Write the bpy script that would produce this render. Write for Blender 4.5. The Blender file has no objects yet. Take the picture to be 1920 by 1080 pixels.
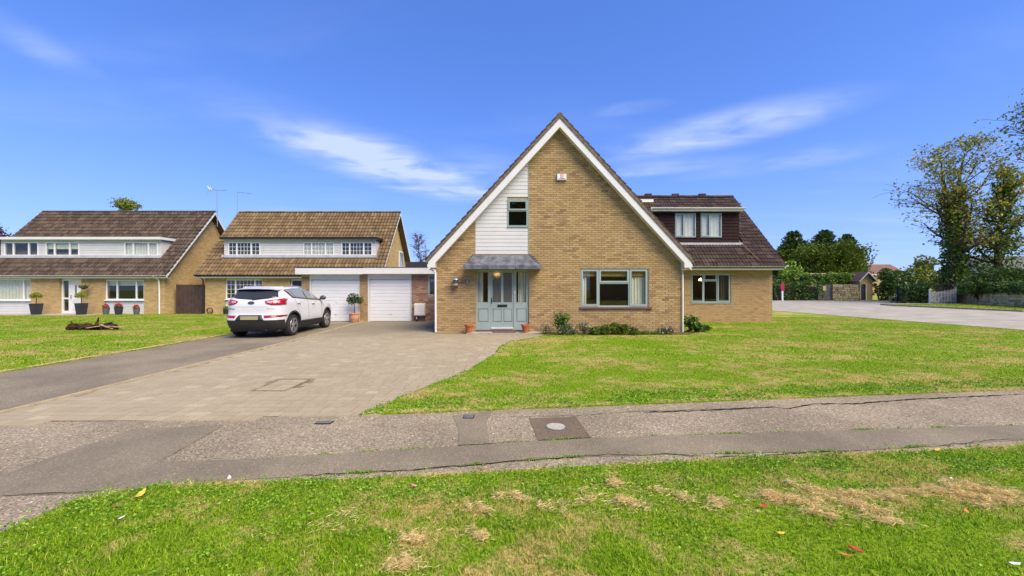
import bpy, math, random
import numpy as np
from mathutils import Vector, Matrix
from mathutils.geometry import delaunay_2d_cdt

scene = bpy.context.scene
COL = scene.collection
R = math.radians

# ------------------------------------------------------------------ camera
EYE = 1.58
F = 740.0
cam_d = bpy.data.cameras.new('camera')
cam = bpy.data.objects.new('camera', cam_d)
COL.objects.link(cam)
cam_d.sensor_width = 36.0
cam_d.lens = F / 1920.0 * 36.0
cam_d.clip_start = 0.05
cam_d.clip_end = 3000.0
cam.location = (0, 0, EYE)
cam.rotation_euler = (R(90), 0, 0)
scene.camera = cam

# ------------------------------------------------------------------ sun, sky, exposure
SUN_AZ = 136.0      # degrees clockwise from +Y (the view direction) towards +X
SUN_EL = 50.0
sun_d = bpy.data.lights.new('sun', 'SUN')
sun_d.energy = 4.2
sun_d.angle = R(42)
sun_d.color = (1.0, 0.87, 0.66)
sun = bpy.data.objects.new('sun', sun_d)
COL.objects.link(sun)
sun.location = (20, -20, 40)
_sv = Vector((math.sin(R(SUN_AZ)) * math.cos(R(SUN_EL)), math.cos(R(SUN_AZ)) * math.cos(R(SUN_EL)), math.sin(R(SUN_EL))))
sun.rotation_euler = _sv.to_track_quat('Z', 'Y').to_euler()

world = bpy.data.worlds.new('World')
scene.world = world
world.use_nodes = True


def build_world():
    nt = world.node_tree
    N, L = nt.nodes, nt.links
    N.clear()
    out = N.new('ShaderNodeOutputWorld')
    bg = N.new('ShaderNodeBackground')
    bg.inputs['Strength'].default_value = 0.15
    sky = N.new('ShaderNodeTexSky')
    sky.sky_type = 'NISHITA'
    sky.sun_disc = False
    sky.sun_elevation = R(SUN_EL)
    sky.sun_rotation = R(SUN_AZ)
    sky.altitude = 0
    sky.air_density = 1.0
    sky.dust_density = 0.0
    sky.ozone_density = 10.0
    tc = N.new('ShaderNodeTexCoord')
    sep = N.new('ShaderNodeSeparateXYZ')
    L.new(tc.outputs['Generated'], sep.inputs[0])

    def math_(op, a, b=None, clamp=False):
        m = N.new('ShaderNodeMath'); m.operation = op; m.use_clamp = clamp
        for i, v in enumerate((a, b)):
            if v is None: continue
            if isinstance(v, (int, float)): m.inputs[i].default_value = v
            else: L.new(v, m.inputs[i])
        return m.outputs[0]
    zc = math_('MAXIMUM', sep.outputs['Z'], 0.06)
    comb = N.new('ShaderNodeCombineXYZ')      # where the ray meets a cloud layer one unit up
    L.new(math_('DIVIDE', sep.outputs['X'], zc), comb.inputs[0])
    L.new(math_('DIVIDE', sep.outputs['Y'], zc), comb.inputs[1])
    pos = comb.outputs[0]

    def noise(scale, detail, rough, dist, mapping=None):
        n = N.new('ShaderNodeTexNoise')
        n.inputs['Scale'].default_value = scale
        n.inputs['Detail'].default_value = detail
        n.inputs['Roughness'].default_value = rough
        n.inputs['Distortion'].default_value = dist
        src = pos
        if mapping:
            mp = N.new('ShaderNodeMapping')
            mp.inputs['Location'].default_value = mapping[0]
            mp.inputs['Rotation'].default_value = mapping[1]
            mp.inputs['Scale'].default_value = mapping[2]
            L.new(pos, mp.inputs[0]); src = mp.outputs[0]
        L.new(src, n.inputs['Vector'])
        return n.outputs['Fac']

    def ramp(v, a, b):
        m = N.new('ShaderNodeMapRange'); m.interpolation_type = 'SMOOTHSTEP'
        m.inputs['From Min'].default_value = a; m.inputs['From Max'].default_value = b
        L.new(v, m.inputs['Value'])
        return m.outputs[0]

    def streak(cx, cy, ang, la, lb):
        s = N.new('ShaderNodeVectorMath'); s.operation = 'SUBTRACT'
        L.new(pos, s.inputs[0]); s.inputs[1].default_value = (cx, cy, 0)
        r = N.new('ShaderNodeVectorRotate'); r.rotation_type = 'Z_AXIS'
        L.new(s.outputs[0], r.inputs['Vector']); r.inputs['Angle'].default_value = -ang
        d = N.new('ShaderNodeVectorMath'); d.operation = 'DIVIDE'
        L.new(r.outputs[0], d.inputs[0]); d.inputs[1].default_value = (la, lb, 1)
        l = N.new('ShaderNodeVectorMath'); l.operation = 'LENGTH'
        L.new(d.outputs[0], l.inputs[0])
        return ramp(l.outputs['Value'], 1.0, 0.1)
    wisps = noise(1.3, 4, 0.5, 0.4, ((3.1, 0.4, 0), (0, 0, -1.1), (0.45, 1.5, 1)))
    soft = noise(2.2, 4, 0.5, 0.3)
    w = ramp(wisps, 0.26, 0.72)
    s1 = streak(-1.02, 3.30, math.atan2(2.1, 0.92), 1.7, 0.66)
    s2 = streak(1.25, 2.62, math.atan2(-1.05, 1.1), 1.05, 0.46)
    s3 = streak(0.65, 2.2, math.atan2(-0.3, 1.0), 0.28, 0.12)
    s4 = streak(-0.1, 3.3, 0.8, 0.8, 0.5)
    s5 = streak(-2.0, 1.75, 1.9, 0.6, 0.16)
    s6 = streak(1.30, 3.25, math.atan2(-0.5, 1.1), 0.75, 0.30)
    s7 = streak(-0.35, 3.9, 1.1, 1.0, 0.42)
    s8 = streak(2.1, 3.2, -0.6, 0.9, 0.45)

    def total(ws):
        r = None
        for s_, k_ in ws:
            m_ = math_('MULTIPLY', s_, k_)
            r = m_ if r is None else math_('ADD', r, m_)
        return r
    field = total(((s1, 1.25), (s2, 0.9), (s3, 0.6), (s4, 0.4), (s5, 0.3), (s6, 0.6), (s7, 0.55), (s8, 0.35)))
    fine = noise(4.5, 5, 0.55, 0.5, ((0.3, 2.4, 0), (0, 0, -1.0), (0.5, 1.4, 1)))
    w = math_('MULTIPLY', w, ramp(fine, 0.1, 0.62))
    veil = math_('MULTIPLY', total(((s1, 0.34), (s2, 0.28), (s6, 0.22), (s7, 0.2), (s8, 0.12))), ramp(soft, 0.2, 0.6))
    field = math_('ADD', veil, math_('MULTIPLY', field, math_('MULTIPLY', w, ramp(soft, 0.2, 0.65))))
    # thin streaks over the whole dome
    gen = noise(0.55, 6, 0.55, 0.4, ((1.7, 5.2, 0), (0, 0, 0.5), (0.6, 1.5, 1)))
    gen = math_('MULTIPLY', ramp(gen, 0.5, 0.85), 0.25)
    haze = math_('MULTIPLY', math_('POWER', math_('SUBTRACT', 1.0, math_('MAXIMUM', sep.outputs['Z'], 0.0), True), 6.0), 0.55)
    cloud = math_('MINIMUM', math_('ADD', math_('ADD', field, gen), haze), 0.9)
    mix = N.new('ShaderNodeMix'); mix.data_type = 'RGBA'
    L.new(cloud, mix.inputs['Factor'])
    tint = N.new('ShaderNodeMix'); tint.data_type = 'RGBA'; tint.blend_type = 'MULTIPLY'
    tint.inputs['Factor'].default_value = 1.0
    gam = N.new('ShaderNodeGamma'); gam.inputs['Gamma'].default_value = 0.65
    L.new(sky.outputs[0], gam.inputs['Color']); L.new(gam.outputs[0], tint.inputs['A'])
    tint.inputs['B'].default_value = (0.61, 0.88, 1.60, 1)
    L.new(tint.outputs['Result'], mix.inputs['A'])
    mix.inputs['B'].default_value = (2.7, 3.2, 4.1, 1)
    L.new(mix.outputs['Result'], bg.inputs['Color'])
    L.new(bg.outputs[0], out.inputs[0])


build_world()
vs = scene.view_settings
vs.view_transform = 'Standard'
vs.look = 'None'
vs.gamma = 1.0
vs.use_curve_mapping = False
vs.exposure = 0.72
scene.render.engine = 'CYCLES'
scene.cycles.max_bounces = 7
scene.cycles.transparent_max_bounces = 12
scene.cycles.use_denoising = True
scene.cycles.caustics_reflective = False
scene.cycles.caustics_refractive = False

# ------------------------------------------------------------------ helpers


def at(px, py, Y):
    """world point at depth Y seen at a photo position"""
    return Vector(((px - 960) / F * Y, Y, EYE - (py - 540) / F * Y))


def gp(px, py):
    """point on the flat ground seen at a photo position"""
    Y = F * EYE / (py - 540)
    return ((px - 960) / F * Y, Y)


WM = {}


def link(o, parent=None, local=False):
    COL.objects.link(o)
    if parent is not None:
        o.parent = parent
        if local:
            WM[o.name] = WM[parent.name]
        else:
            o.matrix_parent_inverse = WM[parent.name].inverted()
            WM[o.name] = Matrix.Identity(4)
    else:
        WM[o.name] = Matrix.Identity(4)
    return o


def tag(o, label=None, cat=None, group=None, kind=None):
    if label: o['label'] = label
    if cat: o['category'] = cat
    if group: o['group'] = group
    if kind: o['kind'] = kind
    return o


def thing(name, loc, label, cat, rz=0.0, group=None):
    o = bpy.data.objects.new(name, None)
    o.empty_display_size = 0.3
    COL.objects.link(o)
    o.location = loc
    o.rotation_euler = (0, 0, rz)
    WM[o.name] = Matrix.Translation(Vector(loc)) @ Matrix.Rotation(rz, 4, 'Z')
    return tag(o, label, cat, group)


def mesh_np(name, V, FQ, mat, rnd=None, smooth=False):
    """V (n,3) array, FQ (m,k) array of equal-size faces"""
    V = np.asarray(V, dtype=np.float32); FQ = np.asarray(FQ, dtype=np.int32)
    me = bpy.data.meshes.new(name)
    k = FQ.shape[1]
    me.vertices.add(len(V)); me.vertices.foreach_set('co', V.ravel())
    me.loops.add(FQ.size); me.loops.foreach_set('vertex_index', FQ.ravel())
    me.polygons.add(len(FQ))
    me.polygons.foreach_set('loop_start', np.arange(0, FQ.size, k, dtype=np.int32))
    me.polygons.foreach_set('loop_total', np.full(len(FQ), k, dtype=np.int32))
    me.polygons.foreach_set('use_smooth', np.full(len(FQ), bool(smooth)))
    me.update(calc_edges=True)
    if rnd is not None:
        a = me.attributes.new('rnd', 'FLOAT', 'FACE')
        a.data.foreach_set('value', np.asarray(rnd, dtype=np.float32))
    if mat: me.materials.append(mat)
    return me


class MB:
    def __init__(s):
        s.v = []; s.f = []; s.r = []; s.cur = 0.0

    def face(s, idx):
        s.f.append(tuple(idx)); s.r.append(s.cur)

    def box(s, x0, x1, y0, y1, z0, z1, M=None):
        b = len(s.v)
        P = [(x0, y0, z0), (x1, y0, z0), (x1, y1, z0), (x0, y1, z0), (x0, y0, z1), (x1, y0, z1), (x1, y1, z1), (x0, y1, z1)]
        if M is not None: P = [tuple(M @ Vector(p)) for p in P]
        s.v += P
        for q in ((0, 3, 2, 1), (4, 5, 6, 7), (0, 1, 5, 4), (1, 2, 6, 5), (2, 3, 7, 6), (3, 0, 4, 7)):
            s.face([b + i for i in q])
        return s

    def loft(s, rings, close=True, cap=True):
        """rings: list of equal-length point lists"""
        b = len(s.v); n = len(rings[0])
        for r in rings: s.v += [tuple(p) for p in r]
        m = n if close else n - 1
        for i in range(len(rings) - 1):
            for j in range(m):
                k = (j + 1) % n
                s.face((b + i * n + j, b + i * n + k, b + (i + 1) * n + k, b + (i + 1) * n + j))
        if cap and close:
            s.face([b + j for j in range(n)][::-1])
            s.face([b + (len(rings) - 1) * n + j for j in range(n)])
        return s

    def tube(s, pts, rad, n=8, cap=True):
        pts = [Vector(p) for p in pts]
        if isinstance(rad, (int, float)): rad = [rad] * len(pts)
        rings = []; up = None
        for i, p in enumerate(pts):
            d = (pts[min(i + 1, len(pts) - 1)] - pts[max(i - 1, 0)]).normalized()
            if up is None:
                up = Vector((0, 0, 1)) if abs(d.z) < 0.9 else Vector((1, 0, 0))
            a = d.cross(up)
            if a.length < 1e-5: a = d.cross(Vector((0, 1, 0)))
            a.normalize(); c = a.cross(d).normalized(); up = c
            rings.append([p + (a * math.cos(2 * math.pi * k / n) + c * math.sin(2 * math.pi * k / n)) * rad[i] for k in range(n)])
        return s.loft(rings, True, cap)

    def lathe(s, prof, c=(0, 0, 0), n=20, cap=True):
        rings = [[(c[0] + r * math.cos(2 * math.pi * k / n), c[1] + r * math.sin(2 * math.pi * k / n), c[2] + z) for k in range(n)] for r, z in prof]
        return s.loft(rings, True, cap)

    def prism(s, poly, fn0, fn1):
        """poly 2D list; fn0/fn1 map (a,b) to the two end planes"""
        b = len(s.v); n = len(poly)
        s.v += [tuple(fn0(*p)) for p in poly] + [tuple(fn1(*p)) for p in poly]
        s.face(list(range(b, b + n))[::-1]); s.face(range(b + n, b + 2 * n))
        for j in range(n):
            k = (j + 1) % n
            s.face((b + j, b + k, b + n + k, b + n + j))
        return s

    def plate(s, outer, holes, fn0, fn1):
        """polygon with holes given thickness between two mapped planes"""
        vs_, ed = [], []
        for loop in [outer] + list(holes):
            o = len(vs_); vs_ += [Vector(p) for p in loop]
            ed += [(o + i, o + (i + 1) % len(loop)) for i in range(len(loop))]
        res = delaunay_2d_cdt(vs_, ed, [], 0, 1e-6)
        cv, cf = res[0], res[2]
        keep = []
        for t in cf:
            c = sum((Vector(cv[i]) for i in t), Vector((0, 0))) / len(t)
            if inside(c, outer) and not any(inside(c, h) for h in holes): keep.append(list(t))
        b = len(s.v); n = len(cv)
        s.v += [tuple(fn0(p[0], p[1])) for p in cv] + [tuple(fn1(p[0], p[1])) for p in cv]
        cnt = {}
        for t in keep:
            s.face([b + i for i in t]); s.face([b + n + i for i in t][::-1])
            for i in range(3):
                e = (t[i], t[(i + 1) % 3]); cnt[e] = cnt.get(e, 0) + 1
        for (i, j) in cnt:
            if (j, i) not in cnt: s.face((b + j, b + i, b + n + i, b + n + j))
        return s

    def mesh(s, name, mat, smooth=False, fix=True):
        me = bpy.data.meshes.new(name)
        me.from_pydata(s.v, [], s.f)
        if any(s.r):
            a = me.attributes.new('rnd', 'FLOAT', 'FACE'); a.data.foreach_set('value', s.r)
        if fix:
            import bmesh
            bm = bmesh.new(); bm.from_mesh(me)
            bmesh.ops.recalc_face_normals(bm, faces=bm.faces)
            bm.to_mesh(me); bm.free()
        if smooth: me.polygons.foreach_set('use_smooth', [True] * len(me.polygons))
        if mat: me.materials.append(mat)
        return me

    def build(s, name, mat, parent=None, smooth=False, local=False, kind=None, fix=True, label=None):
        o = bpy.data.objects.new(name, s.mesh(name, mat, smooth, fix))
        link(o, parent, local)
        if smooth == 'auto': pass
        return tag(o, label, None, None, kind)


def inside(p, poly):
    x, y = p[0], p[1]; r = False; n = len(poly); j = n - 1
    for i in range(n):
        xi, yi = poly[i][0], poly[i][1]; xj, yj = poly[j][0], poly[j][1]
        if (yi > y) != (yj > y) and x < (xj - xi) * (y - yi) / (yj - yi) + xi: r = not r
        j = i
    return r


def inside_np(x, y, poly):
    r = np.zeros(len(x), bool); n = len(poly); j = n - 1
    for i in range(n):
        xi, yi = poly[i][0], poly[i][1]; xj, yj = poly[j][0], poly[j][1]
        if yi != yj:
            r ^= ((yi > y) != (yj > y)) & (x < (xj - xi) * (y - yi) / (yj - yi) + xi)
        j = i
    return r


def rect(x0, x1, z0, z1):
    return [(x0, z0), (x1, z0), (x1, z1), (x0, z1)]


def put(name, me, parent=None, loc=(0, 0, 0), kind=None, local=False, M=None):
    o = bpy.data.objects.new(name, me)
    link(o, parent, local)
    if M is not None: o.matrix_basis = M
    else: o.location = loc
    return tag(o, kind=kind)


# ------------------------------------------------------------------ materials
class NT:
    def __init__(s, name):
        s.m = bpy.data.materials.new(name); s.m.use_nodes = True
        s.t = s.m.node_tree; s.N = s.t.nodes; s.L = s.t.links
        s.p = s.N['Principled BSDF']; s.out = s.N['Material Output']
        s._pos = None

    def pos(s):
        if s._pos is None: s._pos = s.N.new('ShaderNodeNewGeometry').outputs['Position']
        return s._pos

    def set(s, sock, v):
        if hasattr(v, 'links') or hasattr(v, 'is_linked'): s.L.new(v, sock)
        else: sock.default_value = v

    def math(s, op, a, b=0.0, clamp=False):
        m = s.N.new('ShaderNodeMath'); m.operation = op; m.use_clamp = clamp
        s.set(m.inputs[0], a); s.set(m.inputs[1], b)
        return m.outputs[0]

    def noise(s, scale, detail=3, rough=0.5, dist=0.0, vec=None, stretch=None):
        n = s.N.new('ShaderNodeTexNoise')
        n.inputs['Scale'].default_value = scale; n.inputs['Detail'].default_value = detail
        n.inputs['Roughness'].default_value = rough; n.inputs['Distortion'].default_value = dist
        v = vec or s.pos()
        if stretch:
            mp = s.N.new('ShaderNodeMapping'); mp.inputs['Scale'].default_value = stretch
            s.L.new(v, mp.inputs[0]); v = mp.outputs[0]
        s.L.new(v, n.inputs['Vector'])
        return n.outputs['Fac']

    def voro(s, scale, out='Color', feature='F1', vec=None):
        n = s.N.new('ShaderNodeTexVoronoi'); n.feature = feature
        n.inputs['Scale'].default_value = scale
        s.L.new(vec or s.pos(), n.inputs['Vector'])
        return n.outputs[out]

    def ramp(s, v, stops, const=False):
        r = s.N.new('ShaderNodeValToRGB'); e = r.color_ramp.elements
        if const: r.color_ramp.interpolation = 'CONSTANT'
        while len(e) < len(stops): e.new(0.5)
        for i, (p, c) in enumerate(stops):
            e[i].position = p; e[i].color = (*c, 1) if len(c) == 3 else c
        s.L.new(v, r.inputs[0])
        return r.outputs[0]

    def map(s, v, a, b, c=0.0, d=1.0):
        m = s.N.new('ShaderNodeMapRange'); m.interpolation_type = 'SMOOTHSTEP'
        for i, x in enumerate((a, b, c, d)): m.inputs[1 + i].default_value = x
        s.L.new(v, m.inputs[0])
        return m.outputs[0]

    def mix(s, f, a, b, mode='MIX'):
        m = s.N.new('ShaderNodeMix'); m.data_type = 'RGBA'; m.blend_type = mode
        s.set(m.inputs['Factor'], f)
        for k, v in (('A', a), ('B', b)):
            if isinstance(v, tuple): v = (*v, 1) if len(v) == 3 else v
            s.set(m.inputs[k], v)
        return m.outputs['Result']

    def rnd(s):
        a = s.N.new('ShaderNodeAttribute'); a.attribute_name = 'rnd'
        o = s.N.new('ShaderNodeObjectInfo')
        return s.math('FRACT', s.math('ADD', a.outputs['Fac'], o.outputs['Random']))

    def bump(s, h, strength=0.3, dist=0.01):
        b = s.N.new('ShaderNodeBump'); b.inputs['Strength'].default_value = strength
        b.inputs['Distance'].default_value = dist
        s.L.new(h, b.inputs['Height']); s.L.new(b.outputs[0], s.p.inputs['Normal'])

    def done(s, col=None, rough=0.6, spec=0.5, metal=0.0):
        if col is not None:
            if isinstance(col, tuple): col = (*col, 1) if len(col) == 3 else col
            s.set(s.p.inputs['Base Color'], col)
        s.set(s.p.inputs['Roughness'], rough)
        s.p.inputs['Specular IOR Level'].default_value = spec
        s.p.inputs['Metallic'].default_value = metal
        return s.m


def plain(name, col, rough=0.5, var=0.12, scale=3.0, spec=0.5, metal=0.0, bump=0.0):
    n = NT(name)
    f = n.noise(scale, 4, 0.6)
    c = n.mix(n.map(f, 0.3, 0.7), tuple(x * (1 - var) for x in col), tuple(min(1, x * (1 + var)) for x in col))
    if bump: n.bump(n.noise(scale * 20, 3), bump, 0.004)
    return n.done(c, rough, spec, metal)


def brick_piece(name, stops, tint=0.16):
    n = NT(name)
    c = n.ramp(n.rnd(), stops, False)
    big = n.noise(0.9, 3, 0.5)
    c = n.mix(n.map(big, 0.35, 0.7, 0, 0.5), c, tuple(x * 1.12 for x in stops[1][1]))
    blot = n.noise(1.7, 4, 0.6, 0.3, stretch=(0.7, 1, 1.6))
    c = n.mix(n.map(blot, 0.54, 0.72, 0, 0.30), c, tuple(x * 0.95 for x in stops[0][1]))
    fine = n.noise(60, 3, 0.65)
    c = n.mix(n.map(fine, 0.3, 0.75, 0.0, tint * 2.2), c, tuple(x * 0.55 for x in stops[0][1]))
    n.bump(fine, 0.5, 0.004)
    return n.done(c, 0.9, 0.2)


def brick_tex(name, c1, c2, mortar, w=0.225, h=0.075):
    n = NT(name)
    sp = n.N.new('ShaderNodeSeparateXYZ'); n.L.new(n.pos(), sp.inputs[0])
    cb = n.N.new('ShaderNodeCombineXYZ')
    n.L.new(n.math('ADD', sp.outputs[0], sp.outputs[1]), cb.inputs[0]); n.L.new(sp.outputs[2], cb.inputs[1])
    b = n.N.new('ShaderNodeTexBrick')
    n.L.new(cb.outputs[0], b.inputs['Vector'])
    b.inputs['Color1'].default_value = (*c1, 1); b.inputs['Color2'].default_value = (*c2, 1); b.inputs['Mortar'].default_value = (*mortar, 1)
    b.inputs['Scale'].default_value = 1.0; b.inputs['Mortar Size'].default_value = 0.006
    b.inputs['Brick Width'].default_value = w; b.inputs['Row Height'].default_value = h
    b.inputs['Bias'].default_value = 0.0
    c = n.mix(n.map(n.noise(1.1, 3), 0.3, 0.75, 0, 0.35), b.outputs['Color'], tuple(x * 0.75 for x in c1))
    n.bump(b.outputs['Fac'], -0.5, 0.006)
    return n.done(c, 0.9, 0.2)


def tile_mat(name, stops, lichen, amount=0.5):
    n = NT(name)
    c = n.ramp(n.rnd(), stops)
    c = n.mix(n.map(n.noise(1.2, 4, 0.6), 0.35, 0.75, 0, 0.5), c, stops[0][1])
    li = n.map(n.noise(16, 4, 0.7), 0.60, 0.74, 0, amount)
    c = n.mix(li, c, lichen)
    n.bump(n.noise(70, 3), 0.4, 0.004)
    return n.done(c, 0.85, 0.25)


def leaf_mat(name, stops, transl=0.25, rough=0.5):
    n = NT(name)
    c = n.ramp(n.rnd(), stops)
    n.done(c, rough, 0.3)
    t = n.N.new('ShaderNodeBsdfTranslucent'); n.L.new(c, t.inputs['Color'])
    m = n.N.new('ShaderNodeMixShader'); m.inputs[0].default_value = transl
    n.L.new(n.p.outputs[0], m.inputs[1]); n.L.new(t.outputs[0], m.inputs[2]); n.L.new(m.outputs[0], n.out.inputs[0])
    return n.m


def glass_mat(name, tint=(0.90, 0.92, 0.91), refl=1.2):
    n = NT(name)
    ge = n.N.new('ShaderNodeNewGeometry'); dt = n.N.new('ShaderNodeVectorMath'); dt.operation = 'DOT_PRODUCT'
    n.L.new(ge.outputs['Incoming'], dt.inputs[0]); n.L.new(ge.outputs['Normal'], dt.inputs[1])
    cosv = n.math('ABSOLUTE', dt.outputs['Value'])
    fres = n.math('ADD', 0.04, n.math('MULTIPLY', 0.96, n.math('POWER', n.math('SUBTRACT', 1.0, cosv, True), 5.0)))
    tr = n.N.new('ShaderNodeBsdfTransparent'); tr.inputs['Color'].default_value = (*tint, 1)
    gl = n.N.new('ShaderNodeBsdfGlossy'); gl.inputs['Roughness'].default_value = 0.02
    m = n.N.new('ShaderNodeMixShader')
    n.L.new(n.math('MULTIPLY', fres, refl, True), m.inputs[0])
    n.L.new(tr.outputs[0], m.inputs[1]); n.L.new(gl.outputs[0], m.inputs[2]); n.L.new(m.outputs[0], n.out.inputs[0])
    return n.m


def emit(name, col, st):
    n = NT(name)
    n.p.inputs['Emission Color'].default_value = (*col, 1); n.p.inputs['Emission Strength'].default_value = st
    return n.done(col)


def lawn_colours(n):
    """green with straw-coloured dry patches, from the place in the garden"""
    sp = n.pos()
    big = n.noise(0.55, 5, 0.62, 0.3, stretch=(0.8, 1.25, 0))
    mid = n.noise(2.6, 4, 0.6, 0.2, stretch=(1, 1.3, 0))
    fin = n.noise(9.0, 3, 0.6, 0.0, stretch=(1, 1, 0))
    k = n.math('ADD', n.math('MULTIPLY', big, 0.48), n.math('ADD', n.math('MULTIPLY', mid, 0.34), n.math('MULTIPLY', fin, 0.18)))
    return k


def grass_mat(name, shift=0.0):
    n = NT(name)
    k = n.math('ADD', lawn_colours(n), shift)
    dry = n.map(k, 0.465, 0.585)
    r = n.rnd()
    green = n.ramp(r, [(0.0, (0.035, 0.09, 0.004)), (0.2, (0.13, 0.27, 0.006)), (0.55, (0.26, 0.46, 0.010)), (0.85, (0.40, 0.58, 0.028)), (1.0, (0.66, 0.62, 0.13))])
    straw = n.ramp(r, [(0.0, (0.30, 0.31, 0.03)), (0.5, (0.58, 0.47, 0.13)), (1.0, (0.74, 0.59, 0.24))])
    f = n.math('MULTIPLY', dry, n.map(r, 0.05, 0.75, 0.45, 1.0))
    c = n.mix(f, green, straw)
    n.done(c, 0.6, 0.2)
    t = n.N.new('ShaderNodeBsdfTranslucent'); n.L.new(c, t.inputs['Color'])
    m = n.N.new('ShaderNodeMixShader'); m.inputs[0].default_value = 0.5
    n.L.new(n.p.outputs[0], m.inputs[1]); n.L.new(t.outputs[0], m.inputs[2]); n.L.new(m.outputs[0], n.out.inputs[0])
    return n.m


def turf_mat(name, shift=0.0):
    n = NT(name)
    k = n.math('ADD', lawn_colours(n), shift)
    dry = n.map(k, 0.465, 0.585)
    fine = n.noise(38, 4, 0.7)
    g = n.mix(n.map(fine, 0.3, 0.7), (0.09, 0.15, 0.006), (0.24, 0.36, 0.015))
    s = n.mix(n.map(fine, 0.3, 0.7), (0.28, 0.22, 0.07), (0.54, 0.42, 0.16))
    n.bump(fine, 0.8, 0.03)
    return n.done(n.mix(dry, g, s), 0.9, 0.1)


def asphalt_mat(name, base, chips, scale, amount=0.6, rough=0.9, patch=(0.8, 1.15)):
    n = NT(name)
    v = n.voro(scale, 'Color')
    sp = n.N.new('ShaderNodeSeparateColor'); n.L.new(v, sp.inputs[0])
    c = n.ramp(sp.outputs[0], chips)
    big = n.noise(0.8, 4, 0.6)
    fine = n.noise(scale * 0.35, 3, 0.6)
    c = n.mix(n.map(fine, 0.35, 0.7, 1 - amount, 1.0), c, base)
    lo = tuple(x * patch[0] for x in (1, 1, 1)); hi = tuple(x * patch[1] for x in (1, 1, 1))
    c = n.mix(1.0, c, n.mix(n.map(big, 0.3, 0.7), lo, hi), 'MULTIPLY')
    n.bump(n.voro(scale, 'Distance'), 0.6, 0.006)
    return n.done(c, rough, 0.25)


BUFF = [(0.0, (0.23, 0.150, 0.078)), (0.12, (0.38, 0.255, 0.115)), (0.45, (0.46, 0.315, 0.135)), (0.75, (0.52, 0.375, 0.185)), (0.9, (0.46, 0.305, 0.175)), (1.0, (0.31, 0.20, 0.11))]
BUFF2 = [(0.0, (0.33, 0.205, 0.10)), (0.2, (0.43, 0.285, 0.135)), (0.6, (0.49, 0.335, 0.165)), (1.0, (0.40, 0.25, 0.13))]
PINK = [(0.0, (0.22, 0.12, 0.08)), (0.25, (0.36, 0.20, 0.13)), (0.6, (0.44, 0.28, 0.18)), (0.85, (0.50, 0.34, 0.22)), (1.0, (0.30, 0.17, 0.12))]
M = {}
M['brick'] = brick_piece('buff_stock_brick', BUFF)
M['brick2'] = brick_piece('buff_wire_cut_brick', BUFF2)
M['brick3'] = brick_piece('pink_brown_brick', PINK)
M['mortar'] = plain('mortar', (0.37, 0.275, 0.155), 0.95, 0.18, 8, 0.1, bump=0.4)
M['mortar3'] = plain('grey_mortar', (0.36, 0.29, 0.22), 0.95, 0.15, 8, 0.1, bump=0.4)
M['bricktex'] = brick_tex('buff_brickwork', (0.40, 0.265, 0.105), (0.54, 0.385, 0.19), (0.33, 0.25, 0.15))
M['stone'] = None
M['white'] = plain('white_paint', (0.66, 0.655, 0.64), 0.45, 0.03, 2)
M['upvc'] = plain('white_plastic', (0.74, 0.74, 0.735), 0.3, 0.02, 2)
M['cream'] = plain('cream_plastic', (0.76, 0.73, 0.66), 0.4, 0.05, 2)
M['board'] = plain('white_cladding', (0.57, 0.565, 0.545), 0.5, 0.04, 1.5)
M['soffit'] = plain('soffit_paint', (0.70, 0.69, 0.66), 0.6, 0.05, 2)
M['sage'] = plain('sage_green_paint', (0.30, 0.365, 0.345), 0.4, 0.05, 2)
M['sagedk'] = plain('sage_green_frame', (0.25, 0.31, 0.285), 0.4, 0.05, 2)
M['maroon'] = plain('maroon_tile', (0.13, 0.055, 0.055), 0.5, 0.2, 12)
M['black'] = plain('black_plastic', (0.012, 0.012, 0.013), 0.45, 0.2, 5)
M['felt'] = plain('roofing_felt', (0.035, 0.035, 0.04), 0.9, 0.25, 9)
M['lead'] = None
M['brown_clad'] = plain('dark_brown_cladding', (0.026, 0.012, 0.012), 0.8, 0.2, 6, 0.15)
M['brown_wood'] = plain('brown_fence_boards', (0.062, 0.036, 0.028), 0.7, 0.25, 5)
M['tile_dark'] = tile_mat('dark_concrete_tile', [(0.0, (0.045, 0.029, 0.026)), (0.5, (0.070, 0.047, 0.040)), (1.0, (0.105, 0.074, 0.060))], (0.34, 0.29, 0.25), 0.55)
M['tile_h1'] = tile_mat('weathered_brown_tile', [(0.0, (0.045, 0.030, 0.023)), (0.5, (0.075, 0.053, 0.040)), (1.0, (0.11, 0.08, 0.058))], (0.36, 0.30, 0.25), 0.75)
M['tile_h2'] = tile_mat('ochre_brown_tile', [(0.0, (0.11, 0.072, 0.036)), (0.5, (0.155, 0.103, 0.052)), (1.0, (0.21, 0.145, 0.075))], (0.085, 0.06, 0.038), 0.7)
M['verge'] = plain('weathered_verge', (0.15, 0.12, 0.085), 0.9, 0.35, 10, 0.2)
M['glass'] = glass_mat('window_glass')
M['frost'] = None
M['room'] = plain('interior_wall_paint', (0.30, 0.25, 0.20), 0.8, 0.05, 2)
M['roomdk'] = plain('interior_floor', (0.09, 0.065, 0.05), 0.8, 0.1, 2)
M['curtain'] = plain('cream_curtain', (0.86, 0.81, 0.66), 0.9, 0.06, 4, 0.1)
M['blind'] = plain('ochre_blind', (0.46, 0.29, 0.075), 0.8, 0.1, 5, 0.1)
M['net'] = plain('white_net', (0.86, 0.82, 0.73), 0.9, 0.05, 5, 0.1)
M['terracotta'] = plain('terracotta', (0.40, 0.13, 0.055), 0.8, 0.22, 14, 0.2, bump=0.3)
M['terracotta2'] = plain('pale_terracotta', (0.52, 0.27, 0.16), 0.8, 0.15, 14, 0.2, bump=0.3)
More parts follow.
